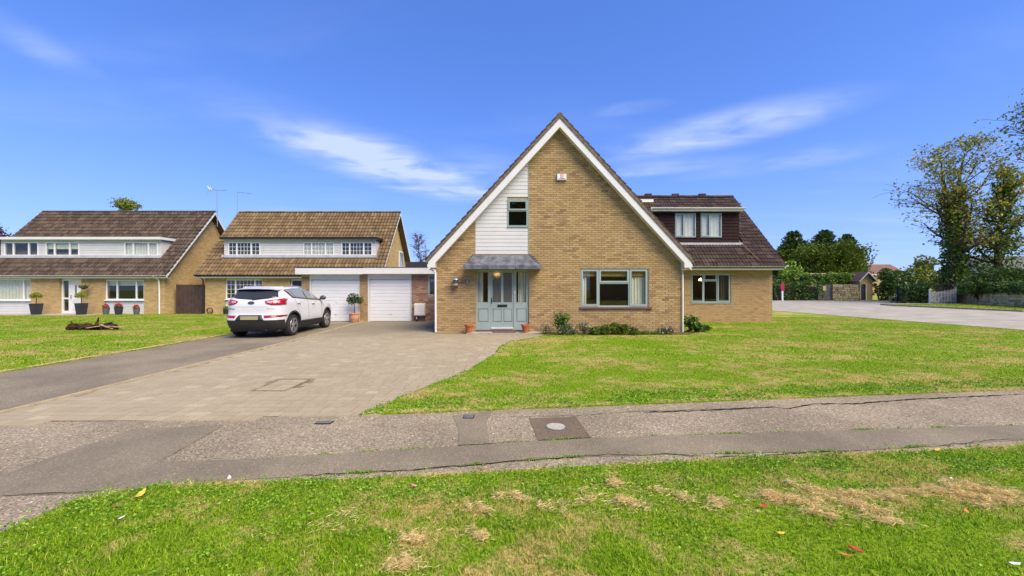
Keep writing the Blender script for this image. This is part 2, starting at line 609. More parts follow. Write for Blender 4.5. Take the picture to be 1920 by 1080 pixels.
M['concrete'] = plain('concrete', (0.34, 0.31, 0.26), 0.9, 0.15, 7, 0.2, bump=0.4)
M['soil'] = plain('soil', (0.075, 0.052, 0.035), 1.0, 0.4, 20, 0.1, bump=0.8)
M['steel'] = plain('galvanised_steel', (0.42, 0.43, 0.44), 0.4, 0.1, 20, metal=0.8)
M['iron'] = plain('iron_cover', (0.40, 0.37, 0.32), 0.7, 0.2, 40)
M['darkiron'] = plain('dark_iron_cover', (0.125, 0.12, 0.115), 0.6, 0.15, 30)
M['bulb'] = emit('warm_bulb', (1.0, 0.72, 0.40), 90.0)
M['glow'] = emit('hall_lamp', (1.0, 0.55, 0.18), 18.0)
M['bark'] = plain('bark', (0.085, 0.065, 0.048), 0.95, 0.3, 6, 0.1, bump=0.6)
M['planter'] = plain('charcoal_planter', (0.022, 0.026, 0.034), 0.5, 0.2, 6)
M['greyplanter'] = plain('grey_planter', (0.085, 0.09, 0.105), 0.6, 0.2, 6)
n = NT('lead_sheet')
_c = n.mix(n.map(n.noise(3.5, 5, 0.65), 0.3, 0.72), (0.065, 0.070, 0.090), (0.19, 0.195, 0.22))
M['lead'] = n.done(_c, 0.55, 0.4, 0.25)
n = NT('frosted_glass')
_c = n.mix(n.map(n.noise(120, 2), 0.35, 0.65), (0.16, 0.16, 0.15), (0.26, 0.26, 0.24))
n.done(_c, 0.25, 0.6); n.p.inputs['Transmission Weight'].default_value = 0.55; n.p.inputs['Alpha'].default_value = 1.0
n.bump(n.noise(150, 2), 0.5, 0.004)
M['frost'] = n.m
n = NT('rubble_stone')
_v = n.voro(3.4, 'Color'); _s = n.N.new('ShaderNodeSeparateColor'); n.L.new(_v, _s.inputs[0])
_c = n.ramp(_s.outputs[0], [(0, (0.20, 0.155, 0.10)), (0.5, (0.34, 0.27, 0.18)), (1, (0.44, 0.37, 0.26))])
n.bump(n.noise(14, 3), 0.6, 0.03)
M['stone'] = n.done(_c, 0.95, 0.1)
M['grass'] = grass_mat('lawn_grass')
M['turf'] = turf_mat('turf')
M['straw'] = leaf_mat('dry_clippings', [(0, (0.56, 0.42, 0.17)), (0.5, (0.80, 0.62, 0.28)), (1, (0.90, 0.74, 0.40))], 0.35, 0.8)
CH = [(0.0, (0.07, 0.056, 0.04)), (0.3, (0.19, 0.155, 0.105)), (0.6, (0.36, 0.275, 0.18)), (0.85, (0.29, 0.25, 0.175)), (1.0, (0.62, 0.54, 0.40))]
CH2 = [(0.0, (0.11, 0.09, 0.06)), (0.4, (0.20, 0.165, 0.11)), (0.8, (0.27, 0.225, 0.145)), (1.0, (0.46, 0.40, 0.28))]
M['path'] = asphalt_mat('chip_asphalt', (0.235, 0.193, 0.128), CH, 75, 0.95)
M['trench'] = asphalt_mat('smooth_asphalt_patch', (0.19, 0.158, 0.110), CH2, 110, 0.55)
M['patch'] = asphalt_mat('brown_asphalt_patch', (0.17, 0.128, 0.082), [(0, (0.05, 0.035, 0.03)), (0.7, (0.13, 0.09, 0.07)), (1, (0.26, 0.2, 0.16))], 90, 0.6)
M['tarmac'] = asphalt_mat('drive_tarmac', (0.20, 0.165, 0.115), CH2, 95, 0.7)
M['road'] = asphalt_mat('road_asphalt', (0.35, 0.32, 0.265), [(0, (0.24, 0.215, 0.17)), (0.6, (0.35, 0.32, 0.265)), (1, (0.44, 0.395, 0.31))], 40, 0.5)
M['kerb'] = plain('kerb_stone', (0.38, 0.31, 0.20), 0.9, 0.15, 6, 0.2, bump=0.3)
M['crack'] = plain('open_crack', (0.018, 0.015, 0.012), 1.0, 0.2, 8, 0.0)

# paving block material: buff blocks, weather-stained in blotches; a noisy-edged band darkens towards the house
n = NT('buff_paving_block')
_c = n.ramp(n.rnd(), [(0, (0.315, 0.262, 0.175)), (0.5, (0.345, 0.288, 0.195)), (0.93, (0.365, 0.307, 0.21)), (1, (0.43, 0.362, 0.25))])
_c = n.mix(n.map(n.noise(0.5, 5, 0.65, 0.4), 0.45, 0.75, 0, 0.45), _c, (0.28, 0.225, 0.14))
_c = n.mix(n.map(n.noise(45, 4, 0.7), 0.35, 0.75, 0, 0.45), _c, (0.27, 0.215, 0.13))
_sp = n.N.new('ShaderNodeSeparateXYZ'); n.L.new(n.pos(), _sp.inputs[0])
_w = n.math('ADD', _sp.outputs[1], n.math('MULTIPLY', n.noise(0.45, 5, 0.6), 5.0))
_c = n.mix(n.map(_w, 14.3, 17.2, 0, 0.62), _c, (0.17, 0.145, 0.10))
n.bump(n.noise(90, 3), 0.5, 0.004)
M['block'] = n.done(_c, 0.92, 0.15)
M['sand'] = plain('joint_sand', (0.20, 0.162, 0.105), 1.0, 0.25, 14, 0.1)

# ------------------------------------------------------------------ ground, roads, lawns


def sheet(name, poly, z, mat, parent=None, kind='structure', thick=0.0, label=None):
    mb = MB()
    if thick:
        mb.prism(poly, lambda a, b: (a, b, z - thick), lambda a, b: (a, b, z))
    else:
        mb.v = [(a, b, z) for a, b in poly]; mb.face(range(len(poly)))
    o = mb.build(name, mat, parent, fix=bool(thick))
    if not thick and o.data.polygons[0].normal.z < 0:
        o.data.flip_normals()
    return tag(o, label, kind=kind if parent is None else None)


sheet('ground', [(-900, -200), (900, -200), (900, 1600), (-900, 1600)], -0.02, M['turf'])

path_top = [gp(682, 779), gp(820, 774), gp(960, 768), gp(1130, 762), gp(1300, 755), gp(1600, 743), gp(1920, 731), (13.0, 6.75), (17.8, 7.35)]
path_bot = [(-3.30, -3), (-3.28, 2.3), gp(130, 946), gp(165, 938), gp(300, 915), gp(450, 909), gp(600, 905), gp(780, 896), gp(960, 886), gp(1130, 876), gp(1300, 868), gp(1600, 855), gp(1920, 838), (9.5, 4.5), (17.8, 5.45)]
footpath_poly = [(-13, -3)] + path_bot + path_top[::-1] + [(-13, 4.35)]
sheet('footpath', footpath_poly, 0.0, M['path'])

trench = [gp(0, 892), gp(120, 850), gp(250, 805), gp(420, 797), gp(412, 803), gp(300, 866), gp(450, 862), gp(600, 853), gp(750, 844), gp(857, 837), gp(959, 830), gp(1108, 822), gp(1250, 817), gp(1420, 812), gp(1631, 806), gp(1920, 797), (13, 5.0),
          (13, 4.7), gp(1920, 825), gp(1762, 837), gp(1612, 845), gp(1400, 850), gp(1250, 853), gp(1074, 858), gp(940, 868), gp(803, 880), gp(700, 886), gp(600, 892), gp(420, 902), gp(190, 924), gp(0, 931), (-6, 2.99), (-6, 3.25)]
sheet('path_repair', trench, 0.004, M['trench'])
sheet('path_repair', [gp(849, 780), gp(925, 770), gp(912, 789), gp(919, 833), gp(861, 836), gp(859, 803)], 0.004, M['trench'])
sheet('path_repair', [gp(992, 785), gp(1079, 782), gp(1108, 821), gp(1009, 827)], 0.004, M['patch'])

# covers let into the footpath
c = gp(1042, 801)
t = thing('manhole_cover', (c[0], c[1], 0.004), 'small round pale iron cover set in the brown square patch', 'manhole cover')
MB().lathe([(0.118, 0), (0.118, 0.004), (0.104, 0.004)], n=28).build('rim', M['darkiron'], t, local=True)
MB().lathe([(0.103, 0.0), (0.103, 0.009), (0.098, 0.010)], n=28).build('lid', M['iron'], t, local=True)
mb = MB()
for i in range(-3, 4):
    w = math.sqrt(0.09 ** 2 - (i * 0.025) ** 2)
    mb.box(-w, w, i * 0.025 - 0.005, i * 0.025 + 0.005, 0.0095, 0.0125)
mb.build('tread_bar', M['iron'], t, local=True)
for (px, py, w, d, lab) in ((879, 782, 0.13, 0.13, 'small square dark iron cover by the lawn edge, near the brown patch'), (608, 793, 0.19, 0.1, 'small dark iron cover beside the corner of the paved drive')):
    c = gp(px, py)
    t = thing('stop_valve_cover', (c[0], c[1], 0.004), lab, 'valve cover')
    MB().box(-w / 2, w / 2, -d / 2, d / 2, 0, 0.005).build('frame', M['crack'], t, local=True)
    MB().box(-w / 2 + .008, w / 2 - .008, -d / 2 + .008, d / 2 - .008, 0.0052, 0.009).build('lid', M['darkiron'], t, local=True)


def crack(pts, w, seed, z=0.0085):
    rg = random.Random(seed)
    P = []
    for i in range(len(pts) - 1):
        a, b = Vector(gp(*pts[i])), Vector(gp(*pts[i + 1]))
        k = max(3, int((b - a).length / 0.07))
        for j in range(k):
            P.append(a.lerp(b, j / k) + Vector((rg.uniform(-1, 1), rg.uniform(-1, 1))) * 0.014)
    P.append(Vector(gp(*pts[-1])))
    mb = MB()
    for i, p in enumerate(P):
        e = min(i, len(P) - 1 - i) / 6
        hw = w * min(1, 0.25 + e) * rg.uniform(0.35, 1.2) * 0.5
        mb.v += [(p.x, p.y - hw, z), (p.x, p.y + hw, z)]
    for i in range(len(P) - 1): mb.face((2 * i, 2 * i + 2, 2 * i + 3, 2 * i + 1))
    return tag(mb.build('path_crack', M['crack'], fix=False), kind='structure')


crack([(1200, 774), (1300, 771), (1450, 764), (1480, 767), (1525, 758), (1600, 758), (1700, 750), (1780, 746), (1920, 740)], 0.028, 1)
crack([(930, 783), (1080, 780), (1200, 772), (1440, 764)], 0.010, 2)
crack([(560, 893), (700, 886), (803, 880), (940, 868), (1074, 858), (1140, 853), (1200, 853)], 0.013, 3)
crack([(1200, 854), (1260, 852), (1330, 858), (1420, 856), (1520, 849), (1615, 845)], 0.014, 4)
crack([(1680, 812), (1720, 822), (1760, 837), (1840, 828), (1920, 824)], 0.009, 5)
crack([(0, 931), (90, 927), (190, 923)], 0.01, 6)
crack([(857, 800), (860, 836), (1009, 827)], 0.008, 7)
crack([(992, 785), (1009, 827), (1108, 821), (1079, 782)], 0.011, 8)
crack([(412, 803), (300, 866), (190, 923)], 0.008, 9)

# drives
tar_r = [(-6.36, 4.55), (-6.36, 6), (-6.42, 9), (-6.46, 11.5), (-6.75, 16.0), (-6.95, 18.6)]
sheet('tarmac_drive', [(-9.45, 4.4)] + [(x - 0.07, y) for x, y in tar_r] + [(-10.0, 18.6), (-9.55, 15), (-9.45, 10)], 0.006, M['tarmac'])
drive_edge = [gp(682, 779), gp(760, 745), gp(850, 710), gp(900, 685), gp(930, 665), gp(940, 652), gp(958, 641), (0.75, 12.35), (1.0, 12.75)]
blk_poly = [(-6.36, 4.63), (-4.2, 4.70), (-1.86, 4.96)] + drive_edge[1:] + [(1.0, 13.9), (-2.68, 13.9), (-2.68, 18.6)] + tar_r[::-1]
blk_big = [(-6.34, 4.56), (-4.2, 4.64), (-1.72, 4.90)] + [(x + .14, y) for x, y in drive_edge[1:]] + [(1.0, 13.9), (-2.68, 13.9), (-2.68, 18.6)] + tar_r[::-1]
drive = sheet('paved_drive', blk_poly, 0.004, M['sand'])


def box_piece(w, d, h, mat, name):
    me = bpy.data.meshes.get('%s_%d_%d' % (name, round(w * 1000), round(d * 1000)))
    if me: return me
    e = min(0.004, d * 0.06)
    V = [(-w / 2, -d / 2, -0.01), (w / 2, -d / 2, -0.01), (w / 2, d / 2, -0.01), (-w / 2, d / 2, -0.01),
         (-w / 2 + e, -d / 2 + e, h), (w / 2 - e, -d / 2 + e, h), (w / 2 - e, d / 2 - e, h), (-w / 2 + e, d / 2 - e, h)]
    Fq = [(4, 5, 6, 7), (0, 1, 5, 4), (1, 2, 6, 5), (2, 3, 7, 6), (3, 0, 4, 7)]
    return mesh_np('%s_%d_%d' % (name, round(w * 1000), round(d * 1000)), V, Fq, mat)


def pave():
    rg = random.Random(5)
    pieces = []
    y = 4.50; row = 0
    while y < 18.55:
        d = 0.19 if row % 3 == 0 else 0.155
        x = -7.2 + rg.uniform(0, 0.2)
        while x < 1.0:
            w = rg.choice((0.16, 0.24, 0.20, 0.28, 0.18))
            xc, yc = x + w / 2, y + d / 2
            if inside((xc, yc), blk_big) and not (abs(xc + 3.70) < .25 + w * .35 and abs(yc - 6.37) < .37 + d * .35) and yc < (18.5 if xc < -2.7 else 13.55):
                pieces.append((xc, yc, w - 0.006, d - 0.006))
            x += w
        y += d; row += 1
    pieces.sort(key=lambda p: p[1] + 0.15 * abs(p[0]))
    for i, (xc, yc, w, d) in enumerate(pieces[:300]):
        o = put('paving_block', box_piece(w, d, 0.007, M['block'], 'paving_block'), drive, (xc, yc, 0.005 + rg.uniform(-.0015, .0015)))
        o.rotation_euler = (rg.uniform(-.006, .006), rg.uniform(-.006, .006), rg.uniform(-.012, .012))
    V, Fq, rr = [], [], []
    for (xc, yc, w, d) in pieces[300:]:
        b = len(V); h = 0.012 + rg.uniform(-.0015, .0015); e = .003
        V += [(xc - w / 2, yc - d / 2, 0), (xc + w / 2, yc - d / 2, 0), (xc + w / 2, yc + d / 2, 0), (xc - w / 2, yc + d / 2, 0),
              (xc - w / 2 + e, yc - d / 2 + e, h), (xc + w / 2 - e, yc - d / 2 + e, h), (xc + w / 2 - e, yc + d / 2 - e, h), (xc - w / 2 + e, yc + d / 2 - e, h)]
        Fq += [(b + 4, b + 5, b + 6, b + 7), (b, b + 1, b + 5, b + 4), (b + 1, b + 2, b + 6, b + 5), (b + 2, b + 3, b + 7, b + 6), (b + 3, b, b + 4, b + 7)]
        rr += [rg.random()] * 5
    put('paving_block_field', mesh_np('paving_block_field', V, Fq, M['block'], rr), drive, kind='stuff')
    # edging kerbs between the two drives
    for i in range(len(tar_r) - 1):
        a, b = Vector(tar_r[i]), Vector(tar_r[i + 1])
        k = max(1, round((b - a).length / 0.60)); L_ = (b - a).length / k
        for j in range(k):
            p = a.lerp(b, (j + .5) / k)
            o = put('edging_kerb', box_piece(0.06, L_ - 0.008, 0.035, M['kerb'], 'edging_kerb'), drive, (p.x - 0.035, p.y, 0.004))
            o.rotation_euler = (0, 0, math.atan2(-(b - a).x, (b - a).y))


pave()
# block-filled inspection cover in the drive
t = thing('recessed_cover', (-3.70, 6.37, 0.008), 'square inspection cover filled with paving blocks in the buff drive', 'drain cover')
mb = MB(); mb.plate(rect(-.25, .25, -.37, .37), [rect(-.243, .243, -.363, .363)], lambda a, b: (a, b, 0), lambda a, b: (a, b, 0.011)); mb.build('frame', M['sand'], t, local=True)
for j in range(4):
    for i in range(2):
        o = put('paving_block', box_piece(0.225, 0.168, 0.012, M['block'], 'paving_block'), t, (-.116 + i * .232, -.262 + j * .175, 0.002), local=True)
sheet('doorstep_slab', [(-1.55, 13.45), (1.02, 13.45), (1.02, 13.9), (-1.55, 13.9)], 0.05, M['concrete'], thick=0.06)

# lawns
verge_poly = [(-3.28, 1.2), (-3.28, 2.3)] + path_bot[2:-1] + [(17.8, 5.45), (17.8, 1.2)]
sheet('near_verge', [(-3.28, -3)] + verge_poly[1:-1] + [(17.8, -3)], 0.020, M['turf'], thick=0.03)
road_e = [(19.4, 5), (18.97, 14.6), (18.5, 20), (17.95, 27.2), (17.6, 34), (17.6, 50)]
lawn_poly = drive_edge + [(1.05, 13.88), (5.97, 13.88), (5.97, 17.98), (11.87, 17.98), (11.9, 30), (17.6, 34), (17.95, 27.2), (18.5, 20), (18.97, 14.6), (19.2, 7.5)] + path_top[::-1][1:-1]
sheet('front_lawn', lawn_poly, 0.020, M['turf'], thick=0.03)
left_poly = [(-9.47, 4.4), (-9.47, 10), (-9.57, 15), (-9.85, 18.0), (-9.95, 23.9), (-40, 23.3), (-40, 4.4)]
sheet('neighbour_lawn', left_poly, 0.020, M['turf'], thick=0.03)
sheet('flower_bed_soil', [(1.05, 13.0), (5.9, 13.15), (6.4, 13.7), (6.4, 13.89), (1.05, 13.89)], 0.026, M['soil'])
sheet('house_path', [(-34, 22.5), (-24.5, 22.5), (-24.3, 23.8), (-34, 23.8)], 0.026, M['concrete'])

# road on the right
road_poly = [(19.55, -10), (19.2, 7.5), (18.97, 14.6), (18.5, 20), (17.95, 27.2), (17.6, 34), (17.3, 52.3), (34, 52.3), (40, 49.0), (49.5, 47.2), (49.5, 43), (41.5, 39.3), (36.5, 38.5), (34.4, 36.8), (33.5, 34.5), (33.7, 26), (34.2, 10), (34.5, -10)]
sheet('road', road_poly, 0.002, M['road'])


def kerb_line(pts, name, step=0.9, h=0.06, w=0.125):
    parent = tag(link(bpy.data.objects.new(name, None)), kind='structure')
    for i in range(len(pts) - 1):
        a, b = Vector(pts[i]), Vector(pts[i + 1])
        k = max(1, round((b - a).length / step)); L_ = (b - a).length / k
        for j in range(k):
            p = a.lerp(b, (j + .5) / k)
            o = put('kerb_stone', box_piece(w, round(L_, 2) - 0.01, h, M['kerb'], 'kerb_stone'), parent, (p.x, p.y, 0.0))
            o.rotation_euler = (0, 0, math.atan2(-(b - a).x, (b - a).y))


kerb_line([(19.2, 7.5), (18.97, 14.6), (18.5, 20), (17.95, 27.2), (17.6, 34)], 'road_kerb', 0.9, 0.035)
kerb_line([(36.5, 38.5), (34.4, 36.8), (33.5, 34.5), (33.7, 26), (34.0, 18)], 'road_kerb', 0.9, 0.12)
verge2 = [(36.5, 38.5), (34.4, 36.8), (33.5, 34.5), (33.7, 26), (34.0, 16), (42, 16), (42, 30), (45.5, 38.5), (41.5, 39.0)]
sheet('far_verge', verge2, 0.06, M['turf'], thick=0.07)
sheet('gate_drive', [(36.5, 38.6), (41.5, 39.1), (45.5, 38.6), (45.2, 37.2), (36, 37.2)], 0.066, M['road'])


# ------------------------------------------------------------------ grass blades
def blades(name, poly, density, h, w, seed, zb=0.020, cond=None, bbox=None, edge=0.06, tall=1.0):
    rg = np.random.default_rng(seed)
    P = np.array(poly)
    x0, y0 = P.min(0); x1, y1 = P.max(0)
    if bbox: x0, x1, y0, y1 = max(x0, bbox[0]), min(x1, bbox[1]), max(y0, bbox[2]), min(y1, bbox[3])
    N_ = int((x1 - x0 + 2 * edge) * (y1 - y0 + 2 * edge) * density)
    x = rg.uniform(x0 - edge, x1 + edge, N_); y = rg.uniform(y0 - edge, y1 + edge, N_)
    wob = 0.55 * np.sin(x * 9.1 + 1.3) + 0.45 * np.sin(x * 23.7 + y * 11) + 0.5 * np.sin(y * 13.3 + 0.7)
    ox = x + edge * 0.5 * wob * rg.uniform(0.3, 1.3, N_); oy = y + edge * 0.7 * wob * rg.uniform(0.3, 1.3, N_)
    ok = inside_np(ox, oy, poly) & (np.abs(x) < 1.36 * y + 0.4)
    if cond is not None: ok &= cond(x, y)
    x, y = x[ok], y[ok]; N_ = len(x)
    pat = 0.75 + 0.3 * np.sin(x * 2.3 + np.sin(y * 3.1) * 1.4) * np.sin(y * 2.9 + 1.7 * np.sin(x * 1.7)) + 0.16 * np.sin(x * 8.3 + y * 4.1) * np.sin(y * 9.7 - x * 3)
    hh = h * pat * rg.uniform(0.5, 1.35, N_) * tall
    a = rg.uniform(0, 2 * np.pi, N_); lean = rg.uniform(0.25, 1.25, N_) * hh
    ww = w * rg.uniform(0.6, 1.4, N_)
    pa = a + np.pi / 2 + rg.normal(0, .5, N_)
    dx, dy = np.cos(pa) * ww / 2, np.sin(pa) * ww / 2
    V = np.zeros((N_, 5, 3), np.float32)
    V[:, 0] = np.stack([x - dx, y - dy, np.full(N_, zb - .004)], 1)
    V[:, 1] = np.stack([x + dx, y + dy, np.full(N_, zb - .004)], 1)
    mx, my = x + np.cos(a) * lean * .35, y + np.sin(a) * lean * .35
    V[:, 2] = np.stack([mx + dx * .8, my + dy * .8, zb + hh * .6], 1)
    V[:, 3] = np.stack([mx - dx * .8, my - dy * .8, zb + hh * .6], 1)
    V[:, 4] = np.stack([x + np.cos(a) * lean, y + np.sin(a) * lean, zb + hh], 1)
    b = np.arange(N_)[:, None] * 5
    T = np.concatenate([b + [0, 1, 2], b + [0, 2, 3], b + [3, 2, 4]], 1).reshape(-1, 3)
    me = mesh_np(name, V.reshape(-1, 3), T, M['grass'], np.repeat(rg.random(N_), 3))
    return me


def lawn(name, me, label):
    return tag(put(name, me), label, 'grass', kind='stuff')


lawn('verge_grass', blades('verge_grass', verge_poly, 9000, 0.028, 0.0042, 1, bbox=(-3.4, 6.5, 1.9, 4.6)), 'short green and straw coloured grass of the verge nearest the camera')
lawn('lawn_grass', blades('lawn_grass', lawn_poly, 2600, 0.026, 0.007, 2, bbox=(-2, 9.5, 4.8, 8.2)), 'dry patched mown lawn grass between footpath and house, nearer half')
lawn('lawn_grass', blades('lawn_grass', lawn_poly, 1050, 0.028, 0.011, 3, cond=lambda x, y: ~((x < 9.5) & (y < 8.2)) & (y < 21)), 'mown lawn grass around the brick house, farther half towards the road')
lawn('neighbour_grass', blades('neighbour_grass', left_poly, 900, 0.028, 0.012, 4, cond=lambda x, y: (x > -31) & ~((x < -24.2) & (y > 22.4))), 'bright green lawn grass in front of the neighbouring houses')
lawn('far_verge_grass', blades('far_verge_grass', verge2, 160, 0.07, 0.03, 5, zb=0.06, cond=lambda x, y: ~((x > 36) & (y > 37.1))), 'strip of grass beyond the road below the stone wall')

# ------------------------------------------------------------------ building helpers
def cut_mesh(L_, H, mat, name, D=0.010):
    key = '%s_%s_%d_%d' % (name, mat.name, round(L_ * 1000), round(H * 1000))
    me = bpy.data.meshes.get(key)
    if me: return me
    e = 0.003
    V = [(-L_ / 2, 0.004, -H / 2), (L_ / 2, 0.004, -H / 2), (L_ / 2, 0.004, H / 2), (-L_ / 2, 0.004, H / 2),
         (-L_ / 2 + e, -D, -H / 2 + e), (L_ / 2 - e, -D, -H / 2 + e), (L_ / 2 - e, -D, H / 2 - e), (-L_ / 2 + e, -D, H / 2 - e)]
    return mesh_np(key, V, [(4, 5, 6, 7), (0, 1, 5, 4), (1, 2, 6, 5), (2, 3, 7, 6), (3, 0, 4, 7)], mat)


def brickwork(wall, Y, span, z0, z1, holes, mat, n_ind, seed, near=None):
    """courses of real bricks on a wall whose face looks towards -Y"""
    rg = random.Random(seed)
    P = []
    k = 0; z = z0
    while z + 0.065 <= z1:
        xl, xr = span(z + 0.065)
        if xr - xl > 0.1:
            iv = [(xl, xr)]
            for (hx0, hx1, hz0, hz1) in holes:
                if hz0 < z + 0.06 and hz1 > z + 0.005:
                    nv = []
                    for a, b in iv:
                        if hx1 <= a or hx0 >= b: nv.append((a, b)); continue
                        if hx0 > a: nv.append((a, hx0))
                        if hx1 < b: nv.append((hx1, b))
                    iv = nv
            x = math.floor(xl / 0.225) * 0.225 - (k % 2) * 0.1125
            while x < xr:
                for a, b in iv:
                    p, q = max(a, x), min(b, x + 0.216)
                    if q - p > 0.03: P.append(((p + q) / 2, z + 0.0325, q - p))
                x += 0.225
        z += 0.075; k += 1
    if near: P.sort(key=lambda p: (p[0] - near[0]) ** 2 + (p[1] - near[1]) ** 2)
    for (x, zc, L_) in P[:n_ind]:
        L_ = round(L_, 2) if L_ < 0.2 else 0.216
        put('brick', cut_mesh(L_, 0.0655, mat, 'brick'), wall, (x, Y - rg.uniform(0, 0.003), zc))
    rest = P[n_ind:]
    if rest:
        A = np.array([p[:2] for p in rest]); Ls = np.array([p[2] for p in rest]); m = len(rest)
        r2 = np.random.default_rng(seed); e = 0.003
        D = Y - 0.010 - r2.uniform(0, 0.003, m); H = 0.0655
        V = np.zeros((m, 8, 3))
        for i, (sx, sz) in enumerate(((-1, -1), (1, -1), (1, 1), (-1, 1))):
            V[:, i] = np.stack([A[:, 0] + sx * Ls / 2, np.full(m, Y + 0.004), A[:, 1] + sz * H / 2], 1)
            V[:, i + 4] = np.stack([A[:, 0] + sx * (Ls / 2 - e), D, A[:, 1] + sz * (H / 2 - e)], 1)
        b = np.arange(m)[:, None] * 8
        Fq = np.concatenate([b + q for q in ([4, 5, 6, 7], [0, 1, 5, 4], [1, 2, 6, 5], [2, 3, 7, 6], [3, 0, 4, 7])], 1).reshape(-1, 4)
        put('brick_courses', mesh_np('brick_courses', V.reshape(-1, 3), Fq, mat, np.repeat(r2.random(m), 5)), wall, kind='stuff')


def tile_proto(width, length, rolls, thick=0.026, height=0.046):
    xs, zs = [], []
    k = 5 * rolls + 1
    for i in range(k):
        f = i / (k - 1) * rolls; ph = f - math.floor(f) if i < k - 1 else 1.0
        xs.append(i / (k - 1) * (width + 0.006)); zs.append(height * (0.5 + 0.5 * math.cos(2 * math.pi * ph)) ** 1.4)
    V, Fq = [], []
    for j, (y, lift) in enumerate(((0.0, 0.058), (length, 0.010))):
        V += [(x, y, z + lift) for x, z in zip(xs, zs)]
    V += [(x, 0.0, z + 0.058 - thick) for x, z in zip(xs, zs)]
    V += [(x, 0.03, z * 0.9 + 0.0) for x, z in zip(xs, zs)]
    for i in range(k - 1):
        Fq.append((i, i + 1, k + i + 1, k + i)); Fq.append((2 * k + i, 2 * k + i + 1, i + 1, i)); Fq.append((3 * k + i, 3 * k + i + 1, 2 * k + i + 1, 2 * k + i))
    Fq.append((0, k, k, 2 * k)) if False else None
    # side edges
    V += [(xs[0], length, -0.01), (xs[-1], length, -0.01)]
    Fq.append((0, k, 4 * k, 2 * k)); Fq.append((k - 1, 2 * k + k - 1, 4 * k + 1, k + k - 1))
    return np.array(V, float), np.array(Fq)


def tile_roof(roof, O, u, s, length, slope, mat, proto, width, gauge, skip, n_ind, seed, near=None):
    """interlocking tiles laid from eave point O along u, courses climbing along s"""
    O, u, s = Vector(O), Vector(u).normalized(), Vector(s).normalized()
    nn = u.cross(s).normalized()
    V0, F0 = proto
    me = mesh_np('roof_tile', V0, F0, mat, None)
    rg = random.Random(seed)
    P = []
    rows = int(math.ceil(slope / gauge)); cols = int(round(length / width)); cw = length / cols
    for r_ in range(rows):
        for c_ in range(cols):
            a, b = c_ * cw, r_ * gauge
            if b + gauge > slope + 0.12: continue
            if skip(a + cw / 2, b + gauge * 0.5): continue
            P.append((a, b))
    if near: P.sort(key=lambda p: (p[0] - near[0]) ** 2 + (p[1] - near[1]) ** 2)
    Ms = []
    for a, b in P:
        p = O + u * (a + rg.uniform(-.004, .004)) + s * (b + rg.uniform(-.006, .006)) + nn * rg.uniform(0, .004)
        Ms.append(Matrix(((u.x, s.x, nn.x, p.x), (u.y, s.y, nn.y, p.y), (u.z, s.z, nn.z, p.z), (0, 0, 0, 1))))
    for m in Ms[:n_ind]: put('roof_tile', me, roof, M=m)
    rest = Ms[n_ind:]
    if rest:
        H = np.concatenate([V0, np.ones((len(V0), 1))], 1)
        VV = np.concatenate([(H @ np.array(m).T)[:, :3] for m in rest])
        FF = np.concatenate([F0 + i * len(V0) for i in range(len(rest))])
        r2 = np.random.default_rng(seed).random(len(rest))
        put('roof_tile_courses', mesh_np('roof_tile_courses', VV, FF, mat, np.repeat(r2, len(F0))), roof, kind='stuff')


def ridge_tiles(roof, a, b, mat, step=0.45, r=0.13, every=None):
    a, b = Vector(a), Vector(b)
    d = (b - a); k = max(1, round(d.length / step)); L_ = d.length / k
    mb = MB(); m = 7
    rings = []
    for y in (0.004, L_ - 0.004):
        rings.append([(math.cos(math.pi * i / m) * r, y, math.sin(math.pi * i / m) * r * 0.75 - 0.05) for i in range(m + 1)] + [(-r * .8, y, -0.06), (r * .8, y, -0.06)])
    mb.loft(rings)
    me = mb.mesh('ridge_tile', mat)
    ang = math.atan2(-d.x, d.y)
    for i in range(k):
        p = a + d * (i / k)
        put('ridge_tile', me, roof, M=Matrix.Translation(p) @ Matrix.Rotation(ang, 4, 'Z'))


def window(house, x0, x1, z0, z1, Y, lights, fmat, depth=0.07, fr=0.055, sash=(), bars=None, name='window', glass=None, sash_w=0.045):
    """lights: list of glazed rectangles; Y is the front of the frame; bars: {light index: (columns, rows)}"""
    mb = MB()
    mb.plate(rect(x0, x1, z0, z1), [rect(*l) for l in lights], lambda a, b: (a, Y, b), lambda a, b: (a, Y + depth, b))
    w = mb.build(name, fmat, house)
    for i, l in enumerate(lights):
        gx0, gx1, gz0, gz1 = l
        if i in sash:
            sb = MB(); e = 0.014; s_ = sash_w
            sb.plate(rect(gx0 - e, gx1 + e, gz0 - e, gz1 + e), [rect(gx0 + s_, gx1 - s_, gz0 + s_, gz1 - s_)], lambda a, b: (a, Y - 0.016, b), lambda a, b: (a, Y + depth - 0.01, b))
            sb.build('sash', fmat, w)
            gx0, gx1, gz0, gz1 = gx0 + s_, gx1 - s_, gz0 + s_, gz1 - s_
        pb = MB(); pb.box(gx0 - .004, gx1 + .004, Y + depth * .45, Y + depth * .45 + .006, gz0 - .004, gz1 + .004)
        pb.build('pane', glass or M['glass'], w)
        if bars and i in bars:
            c_, r_ = bars[i]; gb = MB(); q = 0.011
            for k in range(1, c_):
                xx = gx0 + (gx1 - gx0) * k / c_; gb.box(xx - q, xx + q, Y + .012, Y + depth * .43, gz0, gz1)
            for k in range(1, r_):
                zz = gz0 + (gz1 - gz0) * k / r_; gb.box(gx0, gx1, Y + .014, Y + depth * .41, zz - q, zz + q)
            gb.build('glazing_bar', fmat, w)
    return w


